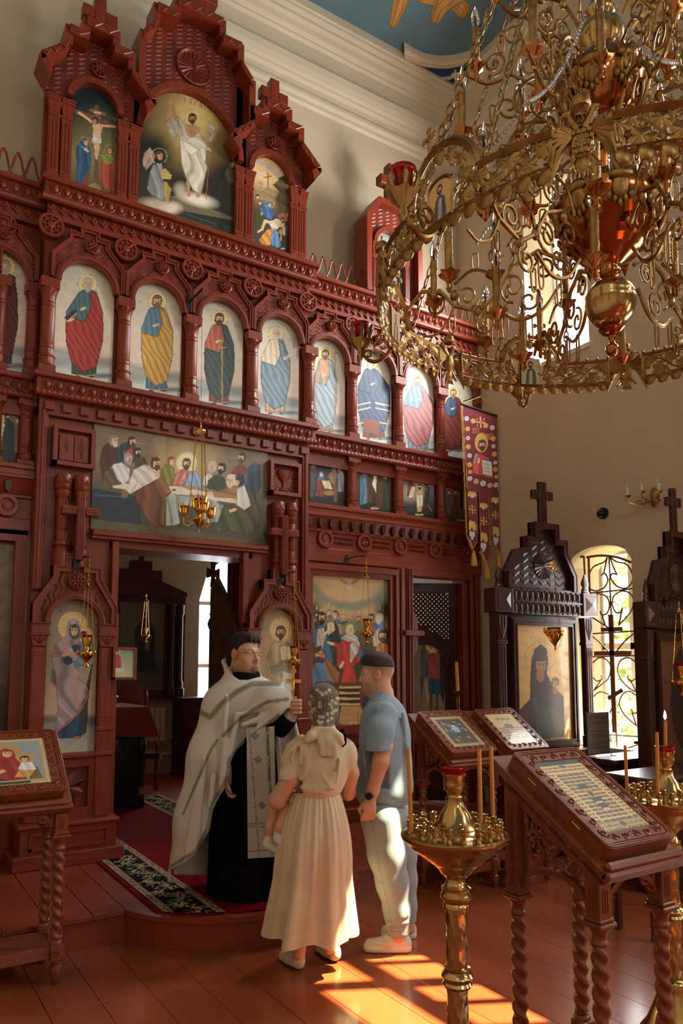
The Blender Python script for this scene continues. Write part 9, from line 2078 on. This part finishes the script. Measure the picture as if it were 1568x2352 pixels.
finish(vx,'body',M_skin,pri,[(198,148,122)],lambda V,col,ci: (face_paint(col,V,Op,frp,1.06,1.08,beard=(62,40,30),stubble=.25),col)[1])
vx = Vox(Op-.2,Op+.22,.0046); vx.ell(Lp(-.014,0,.040),[.112,.092,.104],frp,k=.01); vx.ell(Lp(-.075,0,-.035),[.038,.074,.07],frp,k=.03); vx.ell(Lp(.05,0,.100),[.042,.056,.026],frp,k=.03); vx.ell(Lp(.07,.0,-.0),[.072,.13,.078],frp,k=.008,sub=True); vx.ell(Lp(.035,0,-.08),[.10,.13,.075],frp,k=.01,sub=True)
for q in (-.03,.0,.03): vx.cap(Lp(.075,q,.10),Lp(.094,q*1.4,.066),.014,.004,k=.01)
finish(vx,'hair',M_hair,pri,[(30,24,22)])
gl = MB()
for q in (-1,1): gl.tube([tuple(Lp(.108,q*.033+.021*math.cos(2*PI*k/14),.002+.014*math.sin(2*PI*k/14))) for k in range(14)],.0013,4,closed=True); gl.tube([tuple(Lp(.108,q*.054,.006)),tuple(Lp(.06,q*.078,.008)),tuple(Lp(-.005,q*.082,.006))],.0013,4)
gl.tube([tuple(Lp(.108,-.012,.006)),tuple(Lp(.112,0,.010)),tuple(Lp(.108,.012,.006))],.0013,4); build(gl,'glasses',M_gold,pri)
# black cassock
m = MB(); b0,b1 = Pq(566,2070,0),Pq(560,1570,0)
def cas(u,v):
    a = 2*PI*u; t = 1-v; c = b1+(b0-b1)*t; rr = .165+.065*t; d = rr+.010*t*math.sin(8*a+1); p = c+ER*d*math.cos(a)*1.06+HF*d*math.sin(a)*.9; p[2] = PZ+.016+(b1[2]-PZ-.016)*v; return tuple(p)
m.grid(cas,60,20,closeu=True); m.tube([tuple(Pq(612,1640,-.06)),tuple(Pq(648,1668,-.2)),tuple(Pq(664,1648,-.215))],[.085,.072,.055],14); m.ball(tuple(Pq(560,1560)),(.12,.12,.06),14,8); build(m,'cassock',M_black2,pri,smooth=True,ang=None)
m = MB(); m.tube([tuple(Pq(660,1652,-.212)),tuple(Pq(670,1636,-.218))],[.048,.042],14); build(m,'wrist_cuff',mat('silver_brocade',srgb(196,192,182),rough=.5,var=.3,vscale=(60,60,60)),pri,smooth=True)
# white cape: hollow shell with the front cut away over the cassock
vx = Vox(*vbox([Pq(380,1500,-.42),Pq(700,2045,.38),Pq(380,2045,.38),Pq(700,1500,-.42)],.06),.0068)
vx.path([Pq(556,1560),Pq(558,1575)],[.12,.16],k=.05); vx.ell(Pq(560,1625),[.24,.20,.17],[ER,HF,EZ],k=.08); vx.path([Pq(520,1625,.0),Pq(497,1740,-.04),Pq(475,1880,-.04),Pq(462,2010,-.04)],[.15,.17,.19,.205],k=.08); vx.path([Pq(560,1700,.06),Pq(545,2000,.12)],[.22,.22],k=.08)
vx.path([Pq(595,1610,-.1),Pq(632,1612,-.20),Pq(640,1632,-.22)],[.13,.105,.06],k=.08); vx.path([Pq(650,1640,.05),Pq(668,1720,.08),Pq(660,1800,.1)],[.07,.07,.08],k=.05)
vx.path([Pq(516,1520,.08),Pq(540,1545,.08)],[.022,.07],k=.05)
for a,b in (((520,1600),(505,1900)),((545,1640),(520,1780)),((560,1640),(640,1600)),((560,1665),(640,1632)),((570,1690),(625,1650)),((470,1740),(445,1980)),((490,1780),(470,2000)),((455,1800),(425,1990))): vx.cap(Pq(*a,-.27),Pq(*b,-.27),.014,.016,k=.035)
vx.d = np.abs(vx.d+.006)-.0085
gX,gY,gZ = [vx.lo[i]+vx.h*np.arange(vx.n[i]) for i in range(3)]; G = np.stack(np.meshgrid(gX,gY,gZ,indexing='ij'),-1).reshape(-1,3); pu,pv = pix(G); pd = G @ HF-DP
def inpoly(u,v,P):
    ins = np.zeros(len(u),bool)
    for (x1,y1),(x2,y2) in zip(P,P[1:]+P[:1]):
        if y1 != y2: ins ^= ((y1 > v) != (y2 > v)) & (u < (x2-x1)*(v-y1)/(y2-y1)+x1)
    return ins
FRONT = [(392,1999),(420,1985),(449,1964),(482,1905),(489,1861),(505,1828),(526,1795),(530,1750),(545,1722),(567,1706),(611,1673),(640,1650),(660,1628),(760,1640),(760,2200),(392,2200)]
cutm = inpoly(pu,pv,FRONT) & (pd < .04)
cutm |= (pv > 2028) | ((pd >= .04) & (pv > 2010)) | (inpoly(pu,pv,[(476,2030),(476,1990),(486,1900),(560,1880),(760,1720),(760,2200),(476,2200)])) & (pd < .3)
nk = Pq(566,1535,-.06); cutm |= (np.linalg.norm((G-nk)*np.array([1,1,.9]),axis=1) < .098) | (np.linalg.norm(G-Op,axis=1) < .125)
vx.d = np.where(cutm.reshape(vx.d.shape),.02,vx.d).astype(np.float32)
def cape(V,col,ci):
    p = Paint(V,col); sv_,dk = (150,150,142),(118,118,112)
    for pts,w_ in (([(455,1632),(482,1648),(510,1615),(545,1588),(580,1570),(640,1570)],13),([(512,1690),(540,1660),(580,1630),(615,1612),(660,1606)],9),([(392,1990),(449,1956),(478,1900),(485,1850),(521,1790),(526,1745),(563,1700),(607,1668),(640,1644)],9),([(420,1870),(450,1800),(485,1720),(500,1700)],7),([(514,1512),(535,1548),(570,1560),(598,1545)],8)): p.line(pts,w_,sv_); p.line(pts,w_*.45,dk,.5)
    r_ = random.Random(3)
    for k in range(300): p.ell(r_.uniform(395,660),r_.uniform(1560,2020),2.6,1.2,(186,178,156),r_.uniform(0,180),al=.35)
    return p.c
finish(vx,'cape',M_silk,pri,[(212,209,198)],cape,2)
# stole hanging in front
sc_ = Canvas(Pq(569,1972,-.285),Pq(634,1968,-.285)-Pq(569,1972,-.285),Pq(566,1672,-.285)-Pq(569,1972,-.285),.0055); sc_.fill((184,182,174))
for k in range(-8,30):
    for s_ in (-1,1): sc_.line([(540+k*9,1660),(540+k*9+s_*190,1660+330)],1.2,(142,142,138),.6)
for l in ([(571,1660),(596,1975)],[(610,1660),(624,1975)],[(616,1660),(628,1975)]): sc_.line(l,3.2,(134,134,130))
sc_.line([(613,1660),(624,1880)],2,(30,28,28))
for x,y in ((592,1745),(641,1735),(602,1850),(585,1690)):
    for q in range(4): sc_.ell(x+5*math.cos(q*PI/2),y+5*math.sin(q*PI/2),4.2,4.2,(120,122,120))
for y in (1893,1900,1955): sc_.line([(560,y),(650,y-3)],4,(136,136,130))
o = sc_.make('stole',parent=pri,material=M_silk,thick=.006,gain=1.1)
# hand cross
hx = HC; m = MB(); m.box(-.009,.009,-.006,.006,-.085,.245,.003); m.box(-.047,.047,-.006,.006,.135,.160,.003); m.box(-.020,.020,-.006,.006,.205,.222,.003); m.box(-.026,.026,-.006,.006,.03,.045,.003); m.tube([(-.03,-.010,.152),(0,-.012,.14),(.03,-.010,.152)],.004,5); m.tube([(0,-.012,.15),(.004,-.012,.10),(0,-.012,.05)],[.006,.007,.003],6); m.ball((0,-.013,.158),.007,7,5)
hc_ = tag(build(m,'hand_cross',M_gold),'gilded hand cross held up by the priest','cross'); hc_.rotation_euler = (0,0,-YAW); hc_.location = Vector(HC+ER*-.004-HF*.012+EZ*.09)
